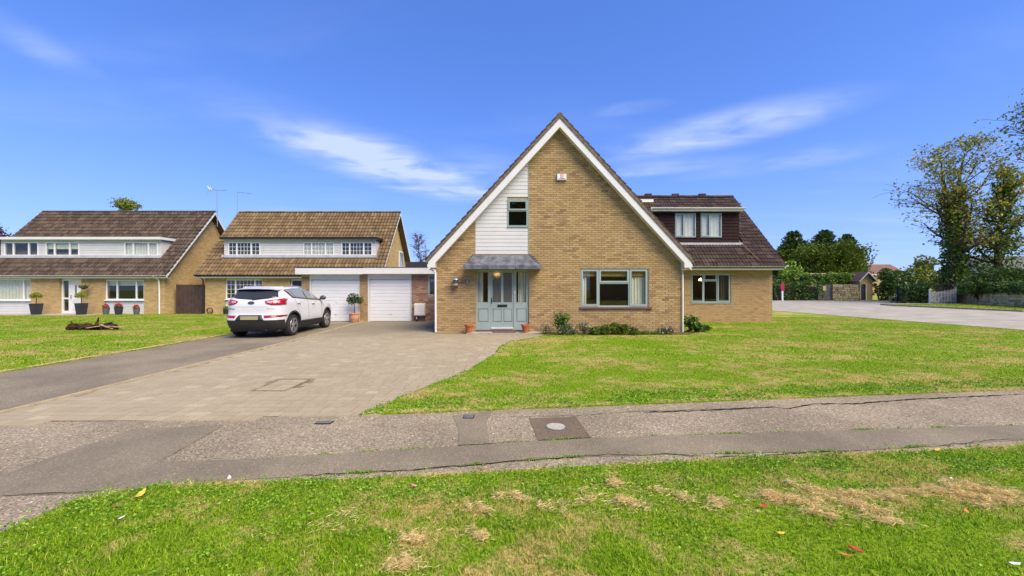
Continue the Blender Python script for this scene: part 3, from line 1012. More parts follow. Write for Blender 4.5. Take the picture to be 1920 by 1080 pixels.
def room(house, x0, x1, z0, z1, Y0, Y1, wall=None):
    """plain room behind a window, open towards the wall"""
    mb = MB()
    P = [(x0, Y0, z0), (x1, Y0, z0), (x1, Y1, z0), (x0, Y1, z0), (x0, Y0, z1), (x1, Y0, z1), (x1, Y1, z1), (x0, Y1, z1)]
    mb.v = P
    for q in ((4, 5, 6, 7), (1, 2, 6, 5), (2, 3, 7, 6), (3, 0, 4, 7), (0, 1, 2, 3)): mb.face(q)
    return mb.build('interior_wall', wall or M['room'], house, fix=False)


def curtain(house, x0, x1, z0, z1, Y, mat, folds=7, amp=0.03, name='curtain', taper=0.0):
    mb = MB(); k = folds * 6
    for j, z in enumerate((z0, z0 * .5 + z1 * .5, z1)):
        t = j / 2
        for i in range(k + 1):
            f = i / k
            x = x0 + (x1 - x0) * f * (1 - taper * (1 - t) * 0.0)
            mb.v.append((x, Y + amp * math.sin(f * folds * 2 * math.pi) * (1.1 - .4 * t), z))
    for j in range(2):
        for i in range(k): mb.face((j * (k + 1) + i, j * (k + 1) + i + 1, (j + 1) * (k + 1) + i + 1, (j + 1) * (k + 1) + i))
    return mb.build(name, mat, house, smooth=True, fix=False)


def pipe(house, pts, r, mat, name='downpipe', n=10):
    return MB().tube(pts, r, n).build(name, mat, house, smooth=False)


def split3(x0, x1, z0, z1, m, fr=0.05, mul=0.055, top=None):
    """three lights with mullions at the given x positions"""
    a, b = m
    return [(x0 + fr, a - mul / 2, z0 + fr, z1 - fr), (a + mul / 2, b - mul / 2, z0 + fr, z1 - fr), (b + mul / 2, x1 - fr, z0 + fr, z1 - fr)]


def text_obj(body, size, mat, parent, Mx, name='lettering', local=True, extrude=0.002):
    cu = bpy.data.curves.new(name, 'FONT'); cu.body = body; cu.size = size; cu.extrude = extrude
    cu.align_x = 'CENTER'; cu.align_y = 'CENTER'
    o = bpy.data.objects.new(name, cu); COL.objects.link(o)
    dg = bpy.context.evaluated_depsgraph_get(); me = bpy.data.meshes.new_from_object(o.evaluated_get(dg))
    bpy.data.objects.remove(o)
    me.materials.clear(); me.materials.append(mat)
    return put(name, me, parent, M=Mx, local=local)


# ------------------------------------------------------------------ the brick house with the tall gable
FY = 13.9
S0 = F / FY


def fx(px): return (px - 960) / S0


def fz(py): return EYE - (py - 540) / S0


XL, XR = -2.68, 5.97
CX, RZ, TAN, HALF = 1.65, 7.60, 1.09, 4.60


def top_z(x): return RZ - TAN * abs(x - CX)


house = thing('gable_house', (CX, FY, 0), 'buff brick house with tall steep front gable, sage door and lower wing on its right', 'house')
cut = 0.33
gable = [(XL, 0.0), (XR, 0.0), (XR, top_z(XR) - cut), (CX, RZ - cut), (XL, top_z(XL) - cut)]
DOOR = (fx(892.6), fx(992), 0.06, fz(506.5))
WIN = (fx(1088.3), fx(1216), fz(575.8), fz(503.4))
SWN = (fx(951), fx(990.2), fz(425.5), fz(374.3))
CLAD = (fx(891.5), fx(990.4), fz(476), 9.0)
mb = MB()
mb.plate(gable, [rect(*DOOR), rect(*WIN), rect(*SWN)], lambda a, b: (a, FY, b), lambda a, b: (a, FY + 0.28, b))
wall = mb.build('front_wall', M['mortar'], house)


def main_span(z):
    d = (RZ - cut - 0.0 - z) / TAN
    return max(XL, CX - d), min(XR, CX + d)


brickwork(wall, FY, main_span, 0.005, RZ - cut, [DOOR, WIN, SWN, CLAD], M['brick'], 300, 11, near=(-0.3, 1.2))
# side and back walls
mb = MB()
mb.box(XL, XL + .28, FY + .281, 24, 0, 2.5); mb.box(XR - .28, XR, FY + .281, 24, 0, 2.5)
mb.prism([(XL, 0.0), (XR, 0.0), (XR, top_z(XR) - .2), (CX, RZ - .2), (XL, top_z(XL) - .2)], lambda a, b: (a, 24.0, b), lambda a, b: (a, 24.28, b))
mb.build('side_wall', M['bricktex'], house)

# roof: deck, tiles, ridge, bargeboards
RY0, RY1 = FY - 0.30, 24.4
roofm = MB()
for sgn in (-1, 1):
    a, b = (CX, RZ - .075), (CX + sgn * HALF, RZ - .075 - TAN * HALF)
    roofm.prism([a, b, (b[0], b[1] - .09), (a[0], a[1] - .09)], lambda p, q: (p, RY0 + .02, q), lambda p, q: (p, RY1, q))
roof = roofm.build('roof', M['verge'], house)
pm = tile_proto(0.30, 0.40, 2)
sl = math.hypot(HALF, TAN * HALF); cs, sn = HALF / sl, TAN * HALF / sl
tile_roof(roof, (CX - HALF, RY1, RZ - .075 - TAN * HALF), (0, -1, 0), (cs, 0, sn), RY1 - RY0, sl, M['tile_dark'], pm, .30, .27, lambda a, b: False, 0, 21)
tile_roof(roof, (CX + HALF, RY0, RZ - .075 - TAN * HALF), (0, 1, 0), (-cs, 0, sn), RY1 - RY0, sl, M['tile_dark'], pm, .30, .27, lambda a, b: False, 0, 22)
ridge_tiles(roof, (CX, RY0 - .01, RZ + .0), (CX, RY1, RZ + .0), M['verge'], r=0.11)
# pointed verge edge under the tiles and the white bargeboards in front of it
for sgn in (-1, 1):
    def off(t, d, y, sgn=sgn):
        return (CX + sgn * t, y, RZ - .075 - TAN * t - d / math.cos(math.atan(TAN)))
    mb = MB()
    for (y0, y1, d0, d1, mt, nm) in ((RY0 - .015, RY0 + .12, -.035, .06, 'verge', 'verge_mortar'),):
        mb.loft([[off(0, d0, y0), off(0, d1, y0), off(0, d1, y1), off(0, d0, y1)], [off(HALF, d0, y0), off(HALF, d1, y0), off(HALF, d1, y1), off(HALF, d0, y1)]])
    mb.build('verge_mortar', M['verge'], house)
    mb = MB(); e = HALF - 0.06
    mb.loft([[off(0, .062, RY0 + .005), off(0, .265, RY0 + .005), off(0, .265, RY0 + .03), off(0, .062, RY0 + .03)], [off(e, .062, RY0 + .005), off(e, .265, RY0 + .005), off(e, .265, RY0 + .03), off(e, .062, RY0 + .03)]])
    mb.build('bargeboard', M['white'], house)
    mb = MB()
    mb.loft([[off(0, .235, RY0 + .031), off(0, .25, RY0 + .031), off(0, .25, FY - .002), off(0, .235, FY - .002)], [off(e, .235, RY0 + .031), off(e, .25, RY0 + .031), off(e, .25, FY - .002), off(e, .235, FY - .002)]])
    mb.build('soffit', M['soffit'], house)
    # boxed eave end
    xa, xb = (CX + sgn * (HALF - .03)), (XL - .004 if sgn < 0 else XR + .004)
    lo, hi = min(xa, xb), max(xa, xb)
    ze = RZ - TAN * HALF
    mb = MB(); mb.prism([(xa, ze - .02 - .17), (xa, ze - .30), (xb - sgn * .03, ze - .30), (xb - sgn * .03, top_z(xb) - .4), (xb, top_z(xb) - .31)], lambda a, b: (a, RY0 + .002, b), lambda a, b: (a, FY + .3, b))
    mb.build('eave_box', M['white'], house)
    mb = MB(); mb.box(lo if sgn < 0 else xa - .13, hi if sgn > 0 else xa + .13, FY + .31, 24.2, ze - .3, ze - .12)
    mb.build('eave_fascia', M['white'], house)

# white boarding beside the little window
clad = bpy.data.objects.new('cladding', None); link(clad, house)
zc = fz(476.5); k = 0; bp = 0.134
while True:
    za, zb = zc + k * bp, zc + (k + 1) * bp - .004
    xa_ = max(CLAD[0], CX - (RZ - cut + .02 - za) / TAN); xb_ = max(CLAD[0], CX - (RZ - cut + .02 - zb) / TAN)
    if CLAD[1] - xa_ < .03: break
    segs = [(xa_, xb_, CLAD[1], CLAD[1])]
    if zb > SWN[2] - .002 and za < SWN[3] + .002:
        segs = [(xa_, xb_, SWN[0] - .004, SWN[0] - .004)]
    for (p0, p1, q0, q1) in segs:
        if q1 - p1 < .02: continue
        mb = MB()
        mb.loft([[(p0, FY - .024, za), (q0, FY - .024, za), (q0, FY - .004, za), (p0, FY - .004, za)], [(p1, FY - .016, zb), (q1, FY - .016, zb), (q1, FY - .004, zb), (p1, FY - .004, zb)]])
        mb.build('board', M['board'], clad)
    k += 1
MB().box(CLAD[1] + .001, CLAD[1] + .018, FY - .036, FY - .002, zc, top_z(CLAD[1]) - cut).build('corner_trim', M['sagedk'], house)

# windows of the front
x0, x1, z0, z1 = WIN
m1, m2 = fx(1123), fx(1180.4); tr = fz(530.6)
window(house, x0, x1, z0, z1, FY + .035, [(x0 + .05, m1 - .03, z0 + .055, z1 - .05), (m1 + .03, m2 - .03, tr + .03, z1 - .05), (m1 + .03, m2 - .03, z0 + .055, tr - .03), (m2 + .03, x1 - .05, z0 + .055, z1 - .05)], M['sage'], sash=(0, 1, 3))
MB().box(x0 - .03, x1 + .1, FY - .055, FY + .04, z0 - .075, z0 - .003).build('window_sill', M['maroon'], house)
room(house, 1.2, 5.6, .06, 2.45, FY + .285, 18.5)
curtain(house, x1 - .60, x1 - .06, z0 - .0, z1 - .2, FY + .2, M['curtain'], 5, .03)
curtain(house, x0 + .02, x0 + .24, z0 - .0, z1 - .2, FY + .2, M['curtain'], 2, .03)
mb = MB()
for i in range(3): mb.box(x0 + .02, x1 - .02, FY + .15 - .012 * i, FY + .16 - .012 * i, z1 - .29 + .015 * i + .09 * 0, z1 - .16 + .045 * i)
mb.build('blind', M['blind'], house)
for px in (1108.5, 1119):
    p = at(px, 511, FY + 1.2)
    MB().lathe([(0.0, .03), (.03, .015), (.036, 0), (.0, -.02)], (p.x, p.y, p.z), 10).build('ceiling_spot', M['bulb'], house)
x0, x1, z0, z1 = SWN
tr = fz(395.2)
window(house, x0, x1, z0, z1, FY - .03, [(x0 + .05, x1 - .05, tr + .025, z1 - .04), (x0 + .055, x1 - .06, z0 + .055, tr - .025)], M['sagedk'], sash=(0,), sash_w=.04, depth=.1)
MB().box(x0 - .01, x1 + .01, FY - .05, FY, z0 - .02, z0 - .002).build('window_sill', M['sagedk'], house)
room(house, x0 - .6, x1 + .6, z0 - .5, z1 + .15, FY + .285, 15.2)

# door with side lights
x0, x1, z0, z1 = DOOR
DY = FY + .06
ox, s5 = 780, 5.686


def dx(v): return fx(ox + v / s5)


def dz(v): return fz(460 + v / s5)


mb = MB()
gl = [(dx(660), dx(766), dz(608), dz(285)), (dx(1070), dx(1176), dz(608), dz(285)), (dx(797), dx(1040), dz(892), dz(275))]
pan = [(dx(660), dx(770), dz(818), dz(676)), (dx(1070), dx(1178), dz(818), dz(676))]
mb.plate(rect(x0, x1, z0 + .04, z1), [rect(*g) for g in gl + pan], lambda a, b: (a, DY, b), lambda a, b: (a, DY + .09, b))
door_frame = mb.build('door_frame', M['sage'], house)
for g in gl[:2]: MB().box(g[0] - .004, g[1] + .004, DY + .04, DY + .046, g[2] - .004, g[3] + .004).build('pane', M['glass'], door_frame)


def raised(p, y, parent, mat):
    mb = MB(); a, b, c_, d = p; e = .035
    mb.box(a - .002, b + .002, y + .03, y + .04, c_ - .002, d + .002)
    mb.loft([[(a + .01, y + .03, c_ + .01), (b - .01, y + .03, c_ + .01), (b - .01, y + .03, d - .01), (a + .01, y + .03, d - .01)], [(a + e, y + .006, c_ + e), (b - e, y + .006, c_ + e), (b - e, y + .006, d - e), (a + e, y + .006, d - e)]])
    return mb.build('raised_panel', mat, parent)


for p in pan: raised(p, DY, door_frame, M['sage'])
d = gl[2]; DL = DY + .018
dgl = [(dx(815), dx(905), dz(608), dz(290)), (dx(931), dx(1022), dz(608), dz(290))]
dpn = [(dx(815), dx(911), dz(820), dz(678)), (dx(930), dx(1025), dz(820), dz(678))]
mb = MB(); mb.plate(rect(d[0] + .004, d[1] - .004, d[2] + .006, d[3] - .004), [rect(*g) for g in dgl + dpn], lambda a, b: (a, DL, b), lambda a, b: (a, DL + .05, b))
door = mb.build('front_door', M['sage'], house)
for g in dgl: MB().box(g[0] - .004, g[1] + .004, DL + .02, DL + .028, g[2] - .004, g[3] + .004).build('pane', M['frost'], door)
for p in dpn: raised(p, DL, door, M['sage'])
MB().box(dx(868), dx(972), DL - .012, DL - .001, dz(660), dz(632)).build('letter_box', M['black'], door)
mb = MB(); hx, hz = dx(802), dz(588)
mb.box(hx - .018, hx + .018, DL - .012, DL - .001, hz - .11, hz + .11); mb.tube([(hx, DL - .01, hz + .02), (hx, DL - .05, hz + .02), (hx + .11, DL - .05, hz + .015)], .011, 8)
mb.build('handle', M['black'], door)
MB().box(d[0] + .01, d[1] - .01, DL - .04, DL - .001, d[2] + .008, d[2] + .045).build('weather_bar', M['upvc'], door)
MB().box(dx(1047), dx(1058), DY - .014, DY - .001, dz(515), dz(490)).build('door_bell', M['cream'], house)
MB().box(x0 - .01, x1 + .01, FY - .06, DY + .1, .052, z0 + .038).build('threshold', M['maroon'], house)
room(house, x0 - .3, x1 + .3, .05, 2.4, FY + .285, 17.5)
curtain(house, gl[0][0] + .0, gl[0][0] + .17, .1, 2.2, FY + .22, M['curtain'], 3, .02)
curtain(house, gl[1][0] + .07, gl[1][1], .1, 2.2, FY + .22, M['curtain'], 3, .02)
p = at(932, 514, FY + 1.0)
MB().lathe([(.0, .07), (.08, .04), (.10, 0), (.08, -.04), (.0, -.06)], (p.x, p.y, p.z), 12).build('hall_light', M['glow'], house)

# lead canopy over the door
can = bpy.data.objects.new('door_canopy', None); link(can, house)
CYF = FY - .60; sC = F / CYF
cx0, cx1 = (868.8 - 960) / sC, (1015.7 - 960) / sC
tx0, tx1 = fx(890), fx(993)
prof = [(0.0, 2.745), (.10, 2.66), (.22, 2.565), (.36, 2.475), (.50, 2.40), (.585, 2.345)]


def cedge(t): return tx0 + (cx0 - tx0) * t, tx1 + (cx1 - tx1) * t


mb = MB(); rows_ = []
for (o_, z_) in prof:
    a_, b_ = cedge(o_ / .6)
    rows_.append([(a_, FY - o_, z_), (b_, FY - o_, z_), (b_, FY - o_ + 0.0, z_ - .035), (a_, FY - o_, z_ - .035)])
mb.loft(rows_)
for sgn in (0, 1):      # hipped ends
    for i in range(len(prof) - 1):
        A = [cedge(prof[i][0] / .6)[sgn], FY - prof[i][0], prof[i][1] - .002]; B = [cedge(prof[i + 1][0] / .6)[sgn], FY - prof[i + 1][0], prof[i + 1][1] - .002]
        b = len(mb.v); mb.v += [tuple(A), tuple(B), (B[0], FY - .002, B[2]), (A[0], FY - .002, A[2])]
        mb.face((b, b + 1, b + 2, b + 3))
mb.build('lead_sheet', M['lead'], can, fix=False)
mb = MB(); mb.box(cx0, cx1, CYF, FY - .002, 2.215, 2.343); mb.build('lead_apron', M['lead'], can)
for v0, v1 in ((775, 772), (1060, 1062)):
    pts = []
    for (o_, z_) in prof:
        t_ = o_ / .6; pts.append((dx(v0) * (1 - t_) + ((ox + v1 / s5 - 960) / sC) * t_, FY - o_, z_ + .006))
    MB().tube(pts + [(pts[-1][0], CYF - .004, 2.23)], .017, 8).build('lead_roll', M['lead'], can, smooth=True)
for sgn in (0, 1):
    pts = [(cedge(o_ / .6)[sgn], FY - o_, z_ + .006) for (o_, z_) in prof]
    MB().tube(pts, .02, 8).build('hip_roll', M['lead'], can, smooth=True)
    for i in range(6):     # stepped flashing on the brickwork
        t_ = (i + .5) / 6; xx = cedge(t_)[sgn]; zz = 2.745 - (2.745 - 2.36) * t_
        MB().box(xx - .055, xx + .055, FY - .022 - .002 * i, FY - .008, zz - .02, zz + .045).build('step_flashing', M['lead'], can)

# lantern, number plate, alarm box
p = Vector((fx(855.5), FY - .012, fz(536.5)))
lan = bpy.data.objects.new('wall_lantern', None); link(lan, house)
mb = MB(); mb.box(p.x - .06, p.x + .06, FY - .035, FY - .013, p.z + .05, p.z + .24); mb.box(p.x - .02, p.x + .02, FY - .13, FY - .03, p.z + .02, p.z + .05); mb.build('bracket', M['steel'], lan)
mb = MB(); mb.lathe([(.05, 0), (.115, .02), (.12, .06), (.10, .085)], (p.x, FY - .15, p.z), 14); mb.lathe([(.10, .20), (.128, .215), (.11, .26), (.05, .29), (.02, .30)], (p.x, FY - .15, p.z), 14); mb.build('lantern_frame', M['steel'], lan)
MB().lathe([(.085, .085), (.09, .14), (.085, .2)], (p.x, FY - .15, p.z), 14).build('lantern_glass', M['frost'], lan, smooth=True)
mb = MB(); xx, zz = fx(876.3), fz(529); mb.box(xx - .075, xx + .075, FY - .025, FY - .013, zz - .085, zz + .085)
plate_ = mb.build('number_plate', plain('slate_plate', (0.17, 0.16, 0.145), .6, .15, 10), house)
text_obj('1', .15, M['upvc'], plate_, Matrix.Translation((xx, FY - .027, zz)) @ Matrix.Rotation(R(90), 4, 'X'), local=False)
ax0, ax1, az0, az1 = fx(1044), fx(1062), fz(338.6), fz(327)
mb = MB(); mb.prism([(ax0, az1), (ax0, az0), (ax1, az0), (ax1, az1)], lambda a, b: (a, FY - .012, b), lambda a, b: (a + (.5 * (ax0 + ax1) - a) * .06, FY - .09, b + ((az0 + az1) * .5 - b) * .06))
alarm = mb.build('alarm_box', M['upvc'], house)
cxa = (ax0 + ax1) / 2
n = NT('alarm_red'); alarm_red = n.done((0.62, 0.12, 0.05), .5)
MB().box(cxa - .055, cxa + .055, FY - .0935, FY - .0905, az0 + .075, az1 - .02).build('red_emblem', alarm_red, alarm)
mb = MB()
for i in range(3):
    for j in range(2): mb.box(cxa - .04 + j * .045, cxa - .005 + j * .045, FY - .0955, FY - .0937, az0 + .09 + i * .033, az0 + .108 + i * .033)
mb.build('emblem_mark', M['upvc'], alarm)
MB().box(cxa - .12, cxa + .12, FY - .0935, FY - .0905, az0 + .025, az0 + .05).build('grey_strip', M['greyplanter'], alarm)

# gutters and downpipes of the gable
pipe(house, [at(803, 501, FY - .05), at(806, 503, FY - .06), at(816.5, 511, FY - .07), at(816.5, 516, FY - .07), (fx(816.5) + .02, FY - .07, .03)], .034, M['upvc'])
pipe(house, [(XR + .18, FY + .15, 2.3), (XR + .06, FY + .08, 2.17), (XR + .02, FY - .05, 2.08), (XR + .02, FY - .05, .03)], .03, M['cream'])

# ------------------------------------------------------------------ wing on the right
WY = 18.0; SW = F / WY


def wx(px): return (px - 960) / SW


def wz(py): return EYE - (py - 540) / SW


WXR = wx(1448); EY, EZ, WT = 17.5, 2.62, 0.957; RYW = 21.65; RZW = EZ + WT * (RYW - EY)
WW = (wx(1295.5), wx(1370.5), wz(567.5), wz(512.5))
mb = MB(); mb.plate(rect(XR + .001, WXR, 0, 2.48), [rect(*WW)], lambda a, b: (a, WY, b), lambda a, b: (a, WY + .28, b))
wwall = mb.build('wing_wall', M['mortar'], house)
brickwork(wwall, WY, lambda z: (XR + .005, WXR), .005, 2.45, [WW], M['brick2'], 0, 12)
mb = MB(); mb.prism([(WY + .281, 0), (25.2, 0), (25.2, 2.6), (RYW, RZW - .25), (WY + .281, 3.0)], lambda a, b: (WXR - .28, a, b), lambda a, b: (WXR, a, b))
mb.box(XR + .3, WXR - .29, 25.0, 25.2, 0, 2.6); mb.build('wing_side_wall', M['bricktex'], house)
x0, x1, z0, z1 = WW
m1, m2 = wx(1320), wx(1345.4); tr = wz(526.3)
window(house, x0, x1, z0, z1, WY + .03, [(x0 + .05, m1 - .03, z0 + .055, z1 - .05), (m1 + .03, m2 - .03, tr + .03, z1 - .05), (m1 + .03, m2 - .03, z0 + .055, tr - .03), (m2 + .03, x1 - .05, z0 + .055, z1 - .05)], M['sage'], sash=(0, 1, 3), sash_w=.035)
MB().box(x0 - .02, x1 + .02, WY - .03, WY + .03, z0 - .04, z0 - .003).build('window_sill', M['sagedk'], house)
room(house, x0 - .8, x1 + .8, .05, 2.4, WY + .285, 22)
curtain(house, x1 - .42, x1 - .04, z0 - .3, z1, WY + .2, plain('brown_curtain', (.16, .11, .07), .9), 4, .03)
p = at(1313, 525, WY + .9); MB().lathe([(.0, .09), (.03, .07), (.085, -.03), (.0, -.02)], (p.x, p.y, p.z), 12).build('lamp_shade', M['glow'], house)

WL, WR_ = 4.6, 12.11
wr = MB()
wr.prism([(EY, EZ - .06), (RYW, RZW - .06), (RYW, RZW - .16), (EY, EZ - .16)], lambda a, b: (WL, a, b), lambda a, b: (WR_ - .02, a, b))
wr.prism([(25.8, EZ - .06), (RYW, RZW - .06), (RYW, RZW - .16), (25.8, EZ - .16)], lambda a, b: (WL, a, b), lambda a, b: (WR_ - .02, a, b))
wroof = wr.build('wing_roof', M['verge'], house)
sw = math.hypot(RYW - EY, RZW - EZ); csw, snw = (RYW - EY) / sw, (RZW - EZ) / sw
DYW = 18.6; DZ0 = EZ + WT * (DYW - EY); DX0, DX1 = 6.62, 10.71; DZT = EYE + 143 * DYW / F
DYB = EY + (DZT + .15 - EZ) / WT


def wskip(a, b):
    x = WL + a; y = EY + b * csw
    z = EZ + b * snw
    if x < CX + (RZ - z) / TAN - .25: return True
    return DX0 - .05 < x < DX1 + .1 and DYW - .05 < y < DYB - .02


tile_roof(wroof, (WL, EY - .05, EZ - .06 - .045), (1, 0, 0), (0, csw, snw), WR_ - WL, sw + .05, M['tile_dark'], pm, .30, .262, wskip, 300, 23, near=(6, 1))
tile_roof(wroof, (WR_, 25.85, EZ - .1), (-1, 0, 0), (0, -csw, snw), WR_ - WL, sw + .05, M['tile_dark'], pm, .30, .262, lambda a, b: False, 0, 24)
ridge_tiles(wroof, (3.2, RYW, RZW + .03), (WR_, RYW, RZW + .03), M['tile_dark'])
for px in (1215, 1266, 1316):
    p = at(px, 368, RYW); MB().box(p.x - .17, p.x + .17, RYW - .12, RYW + .12, RZW + .05, RZW + .145).build('ridge_vent', M['tile_dark'], house)
mb = MB(); mb.prism([(EY - .04, EZ - .17), (EY - .04, EZ - .03), (RYW, RZW - .03), (25.8, EZ - .03), (25.8, EZ - .17), (RYW, RZW - .22)], lambda a, b: (WR_ - .04, a, b), lambda a, b: (WR_ - .005, a, b)); mb.build('wing_bargeboard', M['white'], house)
MB().box(XR + .25, WR_ - .05, EY + .05, EY + .085, EZ - .23, EZ - .075).build('wing_fascia', M['white'], house)
MB().box(XR + .02, WR_ - .06, EY + .086, WY - .002, EZ - .225, EZ - .205).build('wing_soffit', M['soffit'], house)


def gutter(house, x0, x1, Y, Z, mat, r=.055):
    mb = MB(); prof_ = [(math.cos(math.pi + math.pi * i / 6) * r, math.sin(math.pi + math.pi * i / 6) * r) for i in range(7)]
    prof_ += [(a * .82, b * .82 + .004) for a, b in prof_[::-1]]
    mb.loft([[(x0, Y + a, Z + b) for a, b in prof_], [(x1, Y + a, Z + b) for a, b in prof_]])
    return mb.build('gutter', mat, house)


gutter(house, XR + .28, WR_ + .12, EY - .02, EZ - .055, M['cream'])
# wing dormer
dm = MB(); dm.plate(rect(DX0, DX1, DZ0 - .02, DZT), [], lambda a, b: (a, DYW + .03, b), lambda a, b: (a, DYW + .15, b))
WD = [(at(1265.5, 0, DYW).x, at(1304.5, 0, DYW).x, EYE + 95 * DYW / F, EYE + 140 * DYW / F), (at(1313.7, 0, DYW).x, at(1353, 0, DYW).x, EYE + 95 * DYW / F, EYE + 140 * DYW / F)]
dm = MB(); dm.plate(rect(DX0, DX1, DZ0 - .02, DZT), [rect(*w_) for w_ in WD], lambda a, b: (a, DYW + .03, b), lambda a, b: (a, DYW + .15, b))
for xx in (DX0, DX1 - .12):
    dm.prism([(DYW + .151, DZ0 - .02), (DYB, DZT), (DYW + .151, DZT)], lambda a, b, xx=xx: (xx, a, b), lambda a, b, xx=xx: (xx + .12, a, b))
dorm = dm.build('dormer', M['brown_clad'], house)
MB().box(DX0 - .12, DX1 + .06, DYW - .2, DYB + .2, DZT + .14, DZT + .175).build('dormer_roof', M['felt'], house)
mb = MB(); mb.box(DX0 - .14, DX1 + .08, DYW - .225, DYW - .2, DZT - .005, DZT + .16); mb.box(DX0 - .14, DX0 - .115, DYW - .199, DYB, DZT - .005, DZT + .16); mb.box(DX1 + .055, DX1 + .08, DYW - .199, DYB, DZT - .005, DZT + .16)
mb.build('dormer_fascia', M['cream'], house)
MB().box(DX0 - .11, DX1 + .05, DYW - .198, DYW + .03, DZT, DZT + .02).build('dormer_soffit', M['soffit'], house)
gutter(house, DX0 - .12, DX1 + .15, DYW - .28, DZT + .13, M['cream'], .05)
k = 0; bp = .15
while DZ0 + .06 + k * bp < DZT - .02:
    za, zb = DZ0 + .06 + k * bp, min(DZ0 + .06 + (k + 1) * bp - .004, DZT)
    iv = [(DX0, DX1)]
    for w_ in WD:
        if za < w_[3] and zb > w_[2]:
            iv = [s_ for a, b in iv for s_ in (((a, w_[0]), (w_[1], b)) if a < w_[0] and b > w_[1] else ((a, b),))]
    for a, b in iv:
        mb = MB(); mb.loft([[(a, DYW - .004, za), (b, DYW - .004, za), (b, DYW + .029, za), (a, DYW + .029, za)], [(a, DYW + .016, zb), (b, DYW + .016, zb), (b, DYW + .029, zb), (a, DYW + .029, zb)]])
        mb.build('board', M['brown_clad'], dorm)
    k += 1
for w_ in WD:
    x0, x1, z0, z1 = w_; mm = x0 + (x1 - x0) * .44
    window(house, x0, x1, z0, z1, DYW - .012, [(x0 + .05, mm - .025, z0 + .055, z1 - .05), (mm + .025, x1 - .05, z0 + .055, z1 - .05)], M['sage'], sash=(0,), sash_w=.03)
    curtain(house, x0 - .05, x1 + .05, z0 - .1, z1 + .05, DYW + .07, M['net'], 7, .008, 'net_curtain')
room(house, DX0 + .2, DX1 - .2, DZ0 - .1, DZT - .01, DYW + .155, DYW + 2.0)
MB().box(DX0 - .05, DX1 + .12, DYW - .10, DYW + .029, DZ0 - .07, DZ0 + .035).build('lead_flashing', plain('pale_lead', (.42, .42, .44), .6), house)
mb = MB(); mb.tube([at(1388, 458, 18.5) + Vector((0, -.12, .02)), at(1420, 490, 17.75) + Vector((0, -.1, .04))], .02, 6); mb.build('cable', plain('rust_stain', (.24, .13, .07), .9), house)

# small flat dormer on the far slope of the gable roof
mb = MB(); mb.box(3.6, 5.55, 16.5, 18.2, 3.6, 5.13); d2 = mb.build('side_dormer', M['brown_clad'], house)
MB().box(3.5, 5.85, 16.32, 18.4, 5.135, 5.25).build('side_dormer_fascia', M['cream'], house)

# ------------------------------------------------------------------ garages between the houses
GY = 18.56; SG = F / GY


def gx(px): return (px - 960) / SG


def gz(py): return EYE - (py - 540) / SG


GL = gx(565.4)
gar = thing('garage_block', (-6.4, GY, 0), 'pair of flat roofed garages with white ribbed doors joining two houses', 'garage')
D1 = (gx(581), gx(674.5), 0.0, gz(514.5)); D2 = (gx(690), gx(771.5), 0.0, gz(513.5))
GW = (gx(802.8), gx(802.8) + .75, gz(554.6), gz(515))
GR = XL - .005
mb = MB(); mb.plate(rect(GL, GR, 0, 2.24), [rect(D1[0], D1[1], .0001, D1[3]), rect(D2[0], D2[1], .0001, D2[3]), rect(*GW)], lambda a, b: (a, GY, b), lambda a, b: (a, GY + .2, b))
gwall = mb.build('front_wall', M['mortar3'], gar)
brickwork(gwall, GY, lambda z: (GL, D1[0]), .005, 2.22, [], M['brick'], 60, 31, near=(GL, 1))
brickwork(gwall, GY, lambda z: (D1[1], D2[0]), .005, 2.22, [], M['brick'], 60, 32, near=(D2[0], 1))
brickwork(gwall, GY, lambda z: (D2[1], GR), .005, 2.22, [GW], M['brick3'], 180, 33, near=(-4, .5))
mb = MB(); mb.box(GL, GL + .2, GY + .201, 24.2, 0, 2.24); mb.box(-7.1, -6.9, GY + .201, 24.2, 0, 2.24); mb.box(-6.8, GR, 23.9, 24.1, 0, 2.24); mb.build('side_wall', M['bricktex'], gar)
mb = MB(); mb.box(GL - .1, GR, GY - .30, 24.15, 2.47, 2.53); mb.build('flat_roof', M['felt'], gar)
MB().box(-5.45, GR - .02, 20.2, 24.0, 2.531, 2.92).build('raised_flat_roof', M['felt'], gar)
sF = F / (GY - .34)
MB().box(GL - .12, (680 - 960) / sF, GY - .34, GY - .305, 2.215, 2.50).build('fascia', M['white'], gar)
MB().box((680 - 960) / sF + .003, GR, GY - .335, GY - .303, 2.235, 2.515).build('fascia', M['white'], gar)
MB().box(GL - .1, GR, GY - .302, GY - .002, 2.242, 2.262).build('soffit', M['soffit'], gar)
MB().box(GL - .1, GR, GY - .35, GY - .2, 2.531, 2.55).build('felt_edge', M['felt'], gar)
